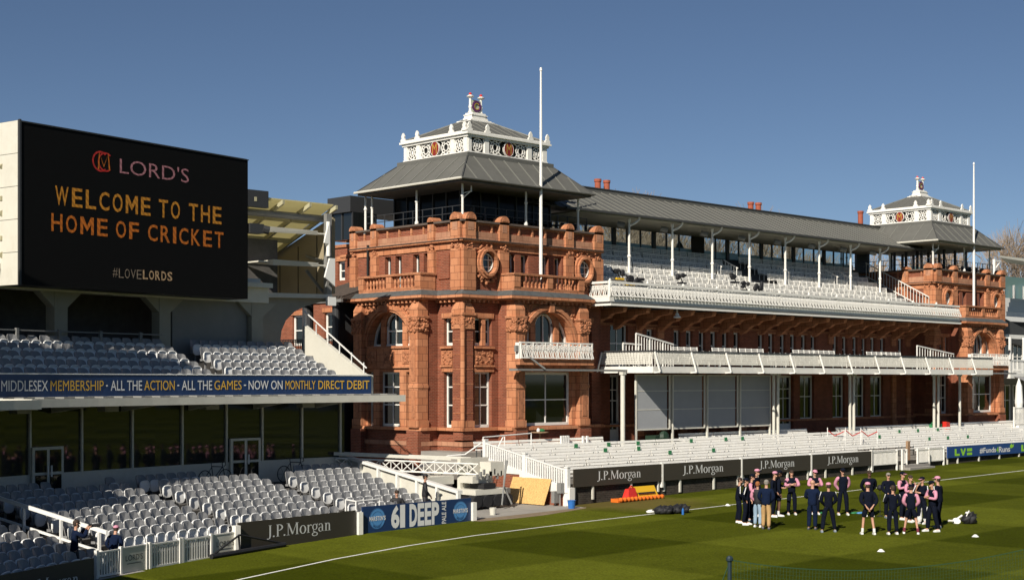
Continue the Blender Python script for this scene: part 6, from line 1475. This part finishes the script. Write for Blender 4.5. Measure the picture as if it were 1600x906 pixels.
# turn: 0 looks at the camera, 90 looks to the picture's right, 180 shows its back
P_(1154, 816.5, 80, 'man in navy top with white piping, leftmost of the left-hand group', pipe=True, arms=('front', 'pocket'), h=1.78)
P_(1165, 819.5, 75, 'man in navy cap and white-piped top, second in the left-hand group', pipe=True, cap=cA, arms=('pocket', 'front'), h=1.80)
P_(1173, 814, 70, 'man with pink sleeves and navy cap behind the man in pale jeans', sleeve=PK, cap=cA, arms=('cross', 'cross'), h=1.86, shoes=M_shoeg)
P_(1180, 806, 60, 'tall man in pink and navy cap standing at the back of the left-hand group', cap=cNP, arms=('front', 'front'), h=1.92)
P_(1184, 823, 150, 'ginger-haired man in pale jeans seen from behind', sleeve=PK, top=M_black, legs=M_jean, hair=M_hairr, arms=('front', 'front'), h=1.74)
P_(1197, 826.5, 160, 'grey-haired man in navy sweater and khaki trousers seen from behind', top=M_navy2, legs=M_khaki, hair=M_hairg, shoes=M_shoed, arms=('front', 'front'), h=1.86, fat=1.12, lean=.08)
P_(1208, 807, 60, 'man in pink and navy cap bending his head, behind the khaki trousers', cap=cNP, arms=('front', 'hold'), h=1.84, lean=.08)
P_(1216, 806, 85, 'man in dark cap and shorts pointing with one hand, right end of the left-hand group', cap=cA, arms=('down', 'hold'), h=1.86, short=True, skin=M_skin2)
P_(1237, 803.5, 0, 'bearded man with pink sleeves and arms crossed, bareheaded and facing the camera', sleeve=PK, arms=('cross', 'cross'), h=1.83, spread=.13)
P_(1273, 803, 5, 'man in pink cap with crossed pink sleeves behind the bald man', sleeve=PK, cap=cP, arms=('cross', 'cross'), h=1.82)
P_(1269, 827, 155, 'bald man in a dark blue suit seen from behind', top=M_navy2, legs=M_navy2, bald=True, shoes=M_shoed, arms=('hold', 'hold'), h=1.84, fat=1.1)
P_(1294.5, 831, 178, 'man in pink cap with legs apart seen from behind beside the suited man', cap=cP, pipe=True, arms=('front', 'front'), h=1.82, spread=.24, shoes=M_shoeg)
P_(1317, 804, 0, 'man in navy cap with pink sleeves standing alone facing the camera', sleeve=PK, cap=cA, arms=('back', 'back'), h=1.90, spread=.16)
P_(1358, 806, 0, 'man in navy hooded top facing the camera behind the man in shorts', skin=M_skin2, arms=('back', 'back'), h=1.86, fat=1.15)
P_(1356.5, 834.5, 180, 'man in pink cap and navy shorts with hands clasped behind his back', cap=cP, arms=('back', 'back'), short=True, h=1.88, spread=.19)
P_(1388, 808.5, 10, 'grey-haired man in sunglasses and navy jacket facing the camera', hair=M_hairg, glasses=True, arms=('front', 'front'), h=1.80, shoes=M_shoeg)
P_(1395, 834.5, 180, 'man in navy top with pink collar and slim trousers seen from behind', pipe=True, arms=('front', 'hold'), h=1.78, spread=.15)
P_(1410, 811, 40, 'man in pink and navy cap with crossed pink sleeves in the right-hand group', sleeve=PK, cap=cPN, arms=('cross', 'cross'), h=1.88, spread=.16)
P_(1422, 815, 30, 'bareheaded man with hand to his mouth and pink shoulders', sleeve=PK, arms=('cross', 'chin'), h=1.82)
P_(1423.5, 833.5, 165, 'man in navy shorts and maroon socks with pink sleeves seen from behind', sleeve=PK, cap=cA, arms=('front', 'front'), short=True, socks=M_sock, h=1.78, spread=.24)
P_(1441, 818, -50, 'man with hand on chin wearing white leg pads and pink cap', cap=cPN, arms=('chin', 'cross'), pads=True, pipe=True, h=1.80)
P_(1457, 830, -70, 'man with pink sleeves, navy cap and striped trousers facing left', sleeve=PK, cap=cA, arms=('cross', 'cross'), h=1.86, spread=.15, stride=.12)
P_(1467, 824, -130, 'man in pink cap and white-piped jacket at the right edge of the right-hand group', cap=cP, pipe=True, arms=('front', 'pocket'), h=1.92, shoes=M_shoeg)
# people in the stand
p = gp(a_of(664, 47.75), 47.75, LZ0 + LRZ * .5); person(p[0], p[1], p[2], V0 + R_(95), 'person in black coat and cap standing among the seats behind the ale board', top=M_black, legs=M_black, cap=(M_black, M_black), arms=('front', 'front'), h=1.84, shoes=M_shoed, group='people in the curved stand')
p = gp(a_of(620, 48.0), 48.0, LZ0 + .0); person(p[0], p[1], p[2], V0 + R_(10), 'person in dark top seated behind the ale board', top=M_black, legs=M_black, arms=('front', 'front'), sit=True, h=1.80, shoes=M_shoed, group='people in the curved stand', glasses=True)
p = gp(a_of(116, 47.4), 47.4, -.45); person(p[0], p[1], p[2], V0 + R_(120), 'person in navy jacket raising a camera in the corner seats', top=M_navy2, legs=M_black, arms=('camera', 'camera'), h=1.84, shoes=M_shoed, hold='camera', group='people in the curved stand')
p = gp(a_of(176, 47.2), 47.2, -.55); person(p[0], p[1], p[2], V0 + R_(170), 'person in navy jacket and pink cap leaning forward behind the picket gate', top=M_navy2, legs=M_black, cap=cP, arms=('front', 'front'), h=1.62, lean=.35, shoes=M_shoed, group='people in the curved stand')

# ================================================================ things on the grass and in the yard
def bag(px, py, name, label, cat, sx, sy, sz, m, lumpy=3, seed=1):
    random.seed(seed); x, y, z = onG(px, py); q = MB()
    for i in range(lumpy):
        u = (i + .5) / lumpy * 2 - 1; n0 = len(q.v); q.ball((x + u * sx * .6 * S, y - u * sx * .6 * C, z + sz * .45), sx * .55, sy, sz * random.uniform(.42, .55), 14, 9)
        for j in range(n0, len(q.v)): p_ = q.v[j]; f_ = 1 + .22 * math.sin(p_[0] * 19 + i * 2) * math.sin(p_[1] * 17 + p_[2] * 23); q.v[j] = (p_[0] + (f_ - 1) * .3, p_[1] - (f_ - 1) * .3, z + max(.01, (p_[2] - z) * f_))
    ob = q.build(name, m, smooth=True); tag(ob, label, cat); return ob, (x, y, z)
ob, (x, y, z) = bag(1514, 818, 'kit_bag', 'black kit bag lying on the grass right of the group', 'bag', .28, .2, .42, M_black, 2)
q = MB(); q.path([(x - .2, y, z + .3), (x, y, z + .5), (x + .2, y, z + .3)], .02); q.ball((x - .05, y + .05, z + .42), .08, .08, .05, 8, 4, 0)
tag(q.build('bag_strap', M_white2, origin=(x, y, z + .3)), 'white top lying on the black kit bag', 'cloth')
x, y, z = onG(1494, 817); q = MB(); q.tube((x, y, z + .04), (x - .04, y - .04, z + .1), .15, n=16); q.tube((x + .05, y + .05, z + .12), (x + .35, y - .05, z + .28), .04, n=8); q.tube((x - .2, y, z + .1), (x - .4, y + .1, z + .12), .04, n=8)
tag(q.build('headphone_set', M_white2), 'small white round object lying left of the black kit bag', 'equipment')
for px, py, lab in ((1376.5, 861, 'white marker cone on the grass in front of the shorts-wearing man'), (1524, 838, 'white marker cone on the grass in front of the black kit bag'), (1137, 789.5, 'white marker cone on the boundary line left of the group')):
    x, y, z = onG(px, py); q = MB(); q.lathe((x, y, z), [(.13, 0), (.12, .01), (.04, .08), (.03, .08)], 14); tag(q.build('marker_cone', M_white2), lab, 'cone', 'white marker cones')
for i, (px, py, sc) in enumerate(((1036, 803, .5), (1050, 802, .6), (1063, 801, .5))):
    bag(px, py, 'bag', ['black crumpled bag by the boundary line, left of three', 'black crumpled bag by the boundary line, middle of three', 'black crumpled bag by the boundary line, right of three'][i], 'bag', sc * .7, .28, .36, M_black, 3, i + 3)
x, y, z = onG(1018, 801); q = MB(); q.ball((x, y, z + .06), .3, .18, .09, 10, 5); tag(q.build('towel', M_white2, smooth=True), 'white crumpled towel at the left end of the black bags', 'towel')
x, y, z = onG(1067, 803.5); q = MB(); q.lathe((x, y, z), [(.05, 0), (.05, .2), (.02, .24), (.02, .28)], 8); tag(q.build('drink_bottle', M_blue), 'small blue drinks bottle in front of the black bags', 'bottle')
for px, lab, m in ((1283, 'flat green cloth on the grass behind the suited man', M_green), (1345, 'crumpled pale blue cloth on the grass left of the right-hand group', M_ltblue), (1336, 'small green cloth on the grass right of the lone man', M_green)):
    x, y, z = onG(px, 802); q = MB(); q.ball((x, y, z + .03), .28, .14, .05, 10, 4); tag(q.build('bib', m, smooth=True), lab, 'cloth')
# held black ball of the field microphone
x, y, z = onG(1375, 806); q = MB(); q.ball((x, y, z + 1.15), .12, .12, .12, 12, 8); q.tube((x, y, z + 1.05), (x, y, z + .02), .012, n=6); q.tube((x, y, z), (x, y, z + .02), .12, n=10); tag(q.build('microphone', M_black, smooth=False), 'black round microphone on a thin stand between the two facing men', 'microphone')
# stretchers by the board
xa = onY(957, 44.1)[0]; zg = gz(50); q = MB(); q.box(xa, xa + 3.1, 43.75, 44.2, zg, zg + .16)
for i in range(12): q.ball((xa + .15 + i * .26, 43.72, zg + .12), .13, .1, .11, 7, 5)
tag(q.build('orange_sled', M_orange), 'low orange crate strip on the grass under the first dark brown board', 'crate')
q = MB(); q.slab([(xa + 1.4, 43.95, zg + .16), (xa + 1.4, 44.15, zg + .62), (xa + 2.95, 44.15, zg + .62), (xa + 3.0, 43.95, zg + .16)], (0, .06, 0)); q.slab([(xa + 1.6, 43.94, zg + .30), (xa + 1.6, 43.98, zg + .36), (xa + 2.8, 43.98, zg + .36), (xa + 2.8, 43.94, zg + .30)], (0, -.01, 0), 1)
tag(q.build('yellow_stretcher', [M_yelp, M_black]), 'yellow plastic stretcher board leaning over the orange crates', 'stretcher')
q = MB(); q.hexa([(xa + .75, 43.8, zg + .12), (xa + 1.4, 43.8, zg + .12), (xa + 1.45, 44.15, zg + .12), (xa + .7, 44.15, zg + .12)], [(xa + .85, 43.88, zg + .55), (xa + 1.3, 43.88, zg + .6), (xa + 1.3, 44.1, zg + .6), (xa + .85, 44.1, zg + .55)]); q.path([(xa + .9, 43.9, zg + .58), (xa + 1.05, 43.9, zg + .7), (xa + 1.2, 43.9, zg + .6)], .03); tag(q.build('red_holdall', M_red), 'bright red holdall left of the yellow stretcher', 'bag')
# OSB board leaning on the flank wall, tools, boxes
q = MB(); q.slab([(46.35, 45.55, -.0), (46.82, 45.55, 1.12), (46.82, 48.0, 1.12), (46.35, 48.0, -.0)], (.02, 0, .01)); tag(q.build('chipboard_sheet', M_osb), 'large chipboard sheet leaning on the brick flank wall', 'board')
q = MB(); q.box(46.6, 46.85, 44.75, 45.0, .55, 1.0); q.box(46.55, 46.85, 45.1, 45.3, .1, .62); q.tube((46.7, 44.9, 0), (46.7, 44.9, .55), .03); q.tube((46.7, 45.2, 0), (46.7, 45.2, .3), .03); tag(q.build('electric_cabinet', M_grey), 'small grey electric cabinets on the near end of the flank wall', 'cabinet')
x, y, z = onG(893, 794); q = MB(); q.lathe((x, y, z), [(.14, 0), (.18, .34), (.2, .36), (.17, .36), (.13, .03)], 14); tag(q.build('blue_bucket', M_blue), 'blue bucket by the white post at the end of the terrace', 'bucket')
x, y, z = onG(770, 804); q = MB(); q.lathe((x, y, z), [(.12, 0), (.15, .28), (.16, .3), (.13, .28), (.1, .03)], 14); tag(q.build('cream_bucket', M_cream), 'cream bucket on the bare ground left of the chipboard', 'bucket')
q = MB(); q.tube((46.3, 49.1, 0.35), (46.8, 49.0, 1.35), .02); q.slab([(46.2, 48.95, 0), (46.2, 49.3, 0), (46.35, 49.3, .38), (46.35, 48.95, .38)], (.05, 0, 0)); tag(q.build('shovel', M_black), 'black shovel leaning on the brick flank wall', 'shovel')
for i in range(2):
    q = MB(); q.tube((46.3, 49.7 + i * .3, 0), (46.85, 49.75 + i * .3, 1.6), .022); q.box(46.2, 46.35, 49.55 + i * .3, 49.9 + i * .3, 0, .06); tag(q.build('broom', M_wood), ['wooden-handled broom right of its twin against the brick flank wall', 'wooden-handled broom left of its twin against the brick flank wall'][i], 'broom')
# lattice mast on a low vehicle
t = thing('floodlight_trailer', 'cream tracked trailer with a folded white lattice mast in the yard', 'trailer', (43.2, 47.5, 0))
q = MB()
for (za, ya) in ((1.45, 0), (1.45, .45), (1.9, 0), (1.9, .45)): q.bar((38.9, 50.9 + ya, za + .25), (43.9, 47.2 + ya, za - .05), .06)
N = 13
for i in range(N):
    a = i / N; b = (i + 1) / N; pa = (38.9 + 5 * a, 50.9 - 3.7 * a, .25 - .3 * a); pb = (38.9 + 5 * b, 50.9 - 3.7 * b, .25 - .3 * b)
    q.bar((pa[0], pa[1], 1.45 + pa[2]), (pb[0], pb[1], 1.9 + pb[2]), .035); q.bar((pa[0], pa[1], 1.9 + pa[2]), (pb[0], pb[1], 1.45 + pb[2]), .035); q.bar((pa[0], pa[1], 1.9 + pa[2]), (pb[0], pb[1] + .45, 1.9 + pb[2]), .035); q.bar((pa[0], pa[1], 1.45 + pa[2]), (pa[0], pa[1], 1.9 + pa[2]), .03)
q.build('lattice_mast', M_white, t)
q = MB(); q.bar((38.8, 50.9, 2.35), (43.0, 48.0, 2.08), .14); q.bar((39.2, 51.5, 2.35), (44.2, 48.0, 2.05), .12); q.build('boom', M_cream, t)
q = MB(); q.box(43.1, 45.2, 46.5, 48.0, .55, .78); q.box(43.2, 44.4, 46.8, 47.6, 1.05, 1.35); q.box(44.1, 44.9, 46.6, 47.3, 1.35, 1.95); q.box(43.3, 45.0, 47.7, 47.9, .78, 2.1); q.box(41.5, 43.0, 47.8, 48.8, 1.0, 1.35); q.build('chassis', M_cream, t)
q = MB(); q.box(43.0, 45.1, 46.4, 46.75, .05, .5)
for i in range(4): q.tube((43.1 + i * .62, 46.36, .28), (43.1 + i * .62, 46.8, .28), .27, n=14)
q.box(43.2, 45.0, 46.75, 48.0, .1, .54); q.box(43.6, 44.3, 46.5, 47.4, .8, 1.04); q.build('tracks', M_black, t)
q = MB(); q.path([(44.9, 46.4, 2.0), (44.5, 46.2, .9), (44.2, 46.0, .1)], .04); q.path([(45.0, 46.6, 2.0), (44.6, 46.3, .9), (44.9, 46.1, .1)], .04)
for i in range(8): q.box(43.3 + .2 * i, 43.38 + .2 * i, 46.6, 46.7, 1.2 + .1 * (i % 3), 1.45 + .1 * (i % 3))
q.build('outrigger', M_grey, t)
# bicycles against the sill wall
def bike(px, lab):
    A = a_of(px, 54.1); p = Vector(gp(A, 53.9)); z0 = 1.3; ta = math.radians(A); u = Vector((math.cos(ta), math.sin(ta), 0)); t = thing('bicycle', lab, 'bicycle', (p.x, p.y, z0), 'bicycles against the lounge wall')
    at = lambda a, h: tuple(p + u * a + Vector((0, 0, z0 + h)))
    for s in (-.52, .52):
        q = MB(); n = 18; pr = [at(s + .33 * math.cos(2 * math.pi * i / n), .34 + .33 * math.sin(2 * math.pi * i / n)) for i in range(n + 1)]; q.path(pr, .02, 5)
        for i in range(0, n, 3): q.tube(at(s, .34), pr[i], .006, n=4)
        q.build('wheel', M_black, t)
    q = MB(); q.path([at(-.52, .34), at(-.1, .3), at(.38, .78), at(-.18, .82), at(-.1, .3)], .02); q.path([at(-.52, .34), at(-.17, .8)], .014); q.path([at(.52, .34), at(.36, .9)], .018); q.path([at(-.18, .8), at(-.2, .95)], .015); q.build('frame', M_darkgrey, t)
    q = MB(); q.slab([at(-.34, .95), at(-.06, .95), at(-.08, .99), at(-.34, 1.0)], (0, .08, 0)); q.build('saddle', M_black, t)
    q = MB(); q.path([at(.36, .9), at(.4, .98), at(.52, .97), at(.55, .85), at(.46, .8)], .016); q.build('handlebar', M_black, t)
bike(331, 'dark bicycle leaning left of the glazed double door under the canopy'); bike(454, 'dark bicycle leaning right of the glazed double door under the canopy')
# green bin and red bin by the pavilion door
q = MB(); X = onY(1462, 50.9)[0]; q.box(X - .5, X + .3, 50.6, 51.1, 1.9, 2.6); q.ball((X - .3, 50.8, 2.65), .35, .2, .12, 8, 5); tag(q.build('green_crate', M_green), 'green crate with cloth beside the twin balcony posts', 'crate')
q = MB(); X = onY(1475, 50.9)[0]; q.slab([(X - .2, 50.6, 1.9), (X + .35, 50.6, 1.9), (X + .25, 50.6, 2.7), (X - .2, 50.6, 2.75)], (0, .4, 0)); tag(q.build('red_bin', M_red), 'bright red bin right of the green crate', 'bin')
q = MB(); X = onY(1031, 50.5)[0]; q.box(X - .6, X + .5, 50.3, 51.0, 1.8, 2.6); q.ball((X + .1, 50.3, 2.5), .35, .25, .35, 8, 6); tag(q.build('dark_crate_stack', mat('dark_green', (.01, .03, .015), .6)), 'dark green covered crate under the left end of the sight screen', 'crate')
# rope barriers on the terrace
for i, px in enumerate((1293, 1321, 1345)):
    x, z = onY(px, 49.0 - i * .8); y = 49.0 - i * .8; q = MB(); q.tube((x, y, 1.5), (x, y, 2.75), .025); q.tube((x + 1.3, y - .3, 1.5), (x + 1.3, y - .3, 2.6), .025); q.path([(x, y, 2.6), (x + .6, y - .1, 2.25), (x + 1.3, y - .3, 2.5)], .03, 5, 1)
    tag(q.build('rope_barrier', [M_white2, M_red]), ['leftmost', 'middle', 'rightmost'][i] + ' of three red rope barriers standing among the terrace benches', 'barrier', 'rope barriers on the terrace')
# cameras left on the upper deck and dark litter
for i, (px, py, Y, m2) in enumerate(((967, 427, 53.6, M_yelp), (983, 436, 52.9, M_yelp), (1000, 439, 52.6, M_black), (1065, 434, 52.9, M_black), (1148, 433, 52.9, M_black), (1165, 446, 52.5, M_black), (1185, 449, 52.5, M_black))):
    x, z = onY(px, Y, py); random.seed(i + 40); q = MB(); 
    for _ in range(5): q.ball((x + random.uniform(-.35, .35), Y, z + random.uniform(-.1, .2)), random.uniform(.12, .25), .12, random.uniform(.08, .2), 8, 5)
    q.tube((x - .3, Y - .05, z + .2), (x + .1, Y - .05, z - .35), .04, n=6); q.box(x - .3, x + .35, Y - .1, Y + .1, z - .35, z - .25, 1)
    tag(q.build('camera_kit', [M_black, m2]), 'dark camera kit bundle left on the upper deck benches, %s from the near tower' % ORD[i], 'equipment', 'camera kit on the upper deck')

# ================================================================ practice net in the near corner
t = thing('practice_net', 'green practice net sagging from a dark post in the bottom right corner', 'net', (14, 14, 0))
def cam_pt(px, D): l = (px - 800) / F * D; return (l * S + D * C, -l * C + D * S)
pA = cam_pt(1140, 24.0); pB = cam_pt(2000, 27.0); zA = CZ - (873 - HZ) * 24 / F; g0 = gz(pA[0]) - .0
q = MB(); q.tube((pA[0], pA[1], g0), (pA[0], pA[1], zA), .035, n=8); q.ball((pA[0], pA[1], zA), .06, .06, .06, 8, 5); q.build('post', mat('post_blue_black', (.015, .03, .04), .5), t)
q = MB(); q.tube((pA[0], pA[1], zA - .05), (pA[0] - .9, pA[1] + .75, g0), .008, n=4); q.build('guy_rope', M_net, t)
def net_pt(u, v):
    x = pA[0] + (pB[0] - pA[0]) * u; y = pA[1] + (pB[1] - pA[1]) * u
    ztop = zA + (4.1 - zA) * u - 4 * .95 * u * (1 - u) * (1 - u * .35); zb = gz(x) + .02
    return (x + .05 * math.sin(9 * u + 5 * v), y, zb + (ztop - zb) * v)
q = MB(); NU, NVV = 190, 46
for i in range(NU + 1):
    prev = None
    for j in range(9):
        c = net_pt(i / NU, j / 8)
        if prev: q.add([(prev[0] - .0015, prev[1] + .0015, prev[2]), (prev[0] + .0015, prev[1] - .0015, prev[2]), (c[0] + .0015, c[1] - .0015, c[2]), (c[0] - .0015, c[1] + .0015, c[2])], [(0, 1, 2, 3)])
        prev = c
for j in range(NVV + 1):
    prev = None; wv = .0015 if j < NVV else .007
    for i in range(49):
        c = net_pt(i / 48, j / NVV)
        if prev: q.add([(prev[0], prev[1], prev[2] - wv), (c[0], c[1], c[2] - wv), (c[0], c[1], c[2] + wv), (prev[0], prev[1], prev[2] + wv)], [(0, 1, 2, 3)])
        prev = c
q.build('netting', M_net, t)

# ================================================================ building and seats at the right edge
t = thing('tea_house', 'white balconied building with dark sloping roof at the right edge', 'building', (108, 53, 0))
q = MB(); q.box(104.2, 125, 55.0, 60, 0, 9.0); q.build('wall', M_grey, t)
q = MB(); q.slab([(103.2, 54.5, 8.9), (125, 54.5, 6.6), (125, 54.5, 6.9), (112.5, 54.5, 8.95), (103.2, 54.5, 11.0)], (0, 5, .0)); q.build('roof', M_seamd, t)
q = MB(); q.box(103.4, 125, 52.6, 55.2, 5.7, 6.1); q.box(103.4, 125, 53.0, 53.1, 8.7, 9.0); q.build('balcony_slab', M_white, t)
q = MB(); fr = Fr((103.5, 52.7, 0), (1, 0, 0), (0, -1, 0)); 
for i in range(60): q.fbox(fr, i * .2, i * .2 + .07, 0, .03, 6.1, 7.0)
q.fbox(fr, 0, 14, -.03, .06, 7.0, 7.1)
for i in range(6): q.fbox(fr, i * 2.2, i * 2.2 + .14, -.1, .06, 6.1, 8.8)
q.build('railing', M_white2, t)
for i in range(6): window(Fr((104.4, 55, 0), (1, 0, 0), (0, -1, 0)), i * 2.0, i * 2.0 + 1.5, 6.3, 8.5, .02, 2, (7.4,), parent=t); window(Fr((104.4, 55, 0), (1, 0, 0), (0, -1, 0)), i * 2.0, i * 2.0 + 1.5, 2.3, 5.2, .02, 2, (4.0,), parent=t)
q = MB(); q.hexa([(104, 51.2, 5.3), (125, 51.2, 5.3), (125, 51.25, 5.3), (104, 51.25, 5.3)], [(104, 53.0, 6.0), (125, 53.0, 6.0), (125, 53.05, 6.0), (104, 53.05, 6.0)]); q.build('awning', M_seatg, t)
x, z = onY(1592, 50.5, 655); q = MB(); q.lathe((x, 50.5, 2.2), [(.04, 0), (.04, .9), (.2, 1.0), (.3, 1.7), (.22, 2.9), (.06, 3.4), (.02, 3.5)], 10); tag(q.build('closed_parasol', M_white2), 'closed white parasol at the right edge beside the far tower', 'parasol')
X = onY(1580, 50)[0]; picket('picket_fence', 'tall white picket steps fence at the right edge beyond the far tower', X, X + 4, 49.8, 2.4, 3.6, .2, .1)
q = MB(); X = onY(1584, 50)[0]; q.box(X, X + 5, 49.3, 49.8, 1.6, 2.1); q.box(X, X + 5, 49.6, 50.2, 2.1, 2.35); tag(q.build('white_steps', M_white2), 'white painted steps at the right edge in front of the tea house', 'steps')
# far stand seats and its roof
t = thing('far_grandstand', 'distant white grandstand tiers with cream roof beyond the far tower', 'grandstand', (118, 62, 0))
q = MB()
for i in range(5): q.box(107.0 + .9 * i, 145, 60 + i * .9, 60.12 + i * .9, 10.6 + i * .5, 11.0 + i * .5)
q.build('tier_fronts', M_white2, t); q = MB(); q.slab([(107.5, 60.2, 8), (145, 60.2, 8), (145, 60.2, 10.5), (107.5, 60.2, 10.5)], (0, 5, 2.4)); q.build('tier_base', M_dark, t)
q = MB()
for i in range(3):
    for k in range(14): q.ball((109.4 + k * .75 + i * .3, 62.4 + i * .9, 12.6 + i * .35), .24, .12, .3, 8, 5); q.tube((112.0 + k * 2, 65.8, 13.2), (112.0 + k * 2, 65.8, 14.5), .12, n=6)
q.build('seats_in_view', M_seatw, t)
q = MB(); q.box(112, 150, 66, 66.2, 12.8, 15.3); q.build('glass_screen', M_teal, t)
q = MB(); X = onY(1562, 58)[0]; q.hexa([(X, 58, 15.6), (X + 30, 58, 15.0), (X + 30, 62, 15.6), (X + 9, 62, 15.9)], [(X, 58, 15.75), (X + 30, 58, 15.8), (X + 30, 62, 16.3), (X + 9, 62, 16.1)]); q.build('roof', M_cream, t)
q = MB(); X, z = onY(1553, 57, 405); q.tube((X, 57, 12), (X, 57, z), .12); q.bar((X, 57, z - .1), (X + 1.1, 57, z - .1), .1); q.bar((X, 57, z - .9), (X + 1.0, 57, z - .2), .08); q.build('bracket_post', M_white2, t)

# ================================================================ bare trees behind
def bare_tree(x, y, h, seed, label, spread=.5, r0=.28, maxd=5):
    random.seed(seed); t = thing('bare_tree', label, 'tree', (x, y, 0), 'bare trees behind the pavilion'); tr = MB(); cr = MB()
    def grow(p, d, L, r, dep):
        q_ = p + d * L; m_ = tr if dep < 2 else cr; m_.tube(p, q_, r, r * .7, 5 if dep < 2 else 3, cap=False)
        if dep >= maxd: return
        for _ in range(3 if dep < 3 else 4):
            nd = (d + Vector((random.uniform(-1, 1), random.uniform(-1, 1), random.uniform(-.3, .7))) * spread * (1.1 if dep else .8)).normalized()
            grow(p + d * L * random.uniform(.6, 1.0), nd, L * random.uniform(.62, .86), max(.022, r * .58), dep + 1)
    grow(Vector((x, y, 0)), Vector((0, 0, 1)), h * .34, r0, 0)
    tr.build('trunk', M_bark, t); cr.build('crown', M_twig, t)
spec = [(97, 88, 19.5), (102, 91, 21), (107, 88, 20), (112, 91, 21.5), (117, 88, 20.5), (122, 91, 20), (128, 89, 20), (134, 91, 19.5), (140, 89, 19), (148, 92, 18), (161, 88, 20.5), (168, 90, 23.5), (176, 88, 22.5), (184, 91, 22), (99, 101, 20), (106, 103, 22), (113, 101, 21), (120, 104, 22), (127, 102, 21), (135, 104, 21), (143, 102, 20), (152, 103, 20), (172, 100, 23), (190, 98, 22)]
for i, (x, y, h) in enumerate(spec): bare_tree(x, y, h, 10 + i, 'leafless tree behind the pavilion, %s of the row counted from the near tower' % ORD[i], maxd=6)
x, y = onY(-45, 70)[0], 70; bare_tree(x, y, 16.5, 77, 'leafless tree peeping out left of the video screen', maxd=6)
# far block seen through the upper glazing
for (x0, x1, y0, y1, z1, m, lab) in ((58, 78, 108, 118, 13.5, M_brick, 'far brick block behind the trees, seen through the glazing near the first tower'), (92, 108, 104, 112, 17.2, M_concd, 'far dark block behind the trees in the middle of the upper glazing'), (140, 175, 118, 126, 17.5, M_brick, 'far brick block behind the trees beyond the far tower')):
    t = thing('distant_building', lab, 'building', ((x0 + x1) / 2, y0, 0)); q = MB(); q.box(x0, x1, y0, y1, 0, z1); q.build('wall', m, t); q = MB(); q.box(x0 - .3, x1 + .3, y0 - .3, y1 + .3, z1, z1 + .4); q.build('roof', M_lead, t)
    q = MB(); xx = x0 + 1
    while xx < x1 - 1: q.box(xx, xx + .9, y0 - .06, y0 - .01, z1 - 2.6, z1 - 1.1); xx += 2.4
    q.build('windows', M_glass, t)
for i, px in enumerate((1062, 1085, 1285)):
    x = onY(px, 60.2)[0]; q = MB(); random.seed(i); q.lathe((x, 60.2, 13.0), [(.4, 0), (.42, .5), (.3, 1.0), (.15, 1.35), (.03, 1.5)], 10); tag(q.build('potted_conifer', M_leaf), 'small clipped conifer behind the upper glazing, %s from the near tower' % ORD[i], 'shrub')

# ================================================================ stands on the far side of the ground, behind the camera (they close the horizon and show in the glass)
for (x0, x1, y0, y1, lab) in ((-30, 170, -62, -82, 'long opposite stand across the field behind the viewpoint'), ):
    t = thing('opposite_stand', lab, 'grandstand', ((x0 + x1) / 2, y0, 0)); q = MB()
    for i in range(12): q.box(x0, x1, y1, y0 - i * 1.5, -2, i * .9 + .3)
    q.build('tiers', M_concd, t); q = MB()
    for i in range(12):
        x = x0 + 1
        while x < x1 - 1: q.box(x, x + 8.5, y0 - i * 1.5 - .9, y0 - i * 1.5 - .4, i * .9 + .3, i * .9 + .95); x += 10
    q.build('seat_rows', M_seatw, t); q = MB(); q.box(x0, x1, y1 - 1, y0 - 8, 15.5, 16.3); q.box(x0, x1, y1 - 1, y1, 0, 15.5); q.build('roof', M_darkgrey, t)
t = thing('opposite_stand', 'stand end closing the field far behind the left edge', 'grandstand', (-75, -20, 0)); q = MB()
for i in range(8): q.box(-90, -70 - i * 1.5, -60, 36, -2, i * 1.1 + .3)
q.build('tiers', M_concd, t)
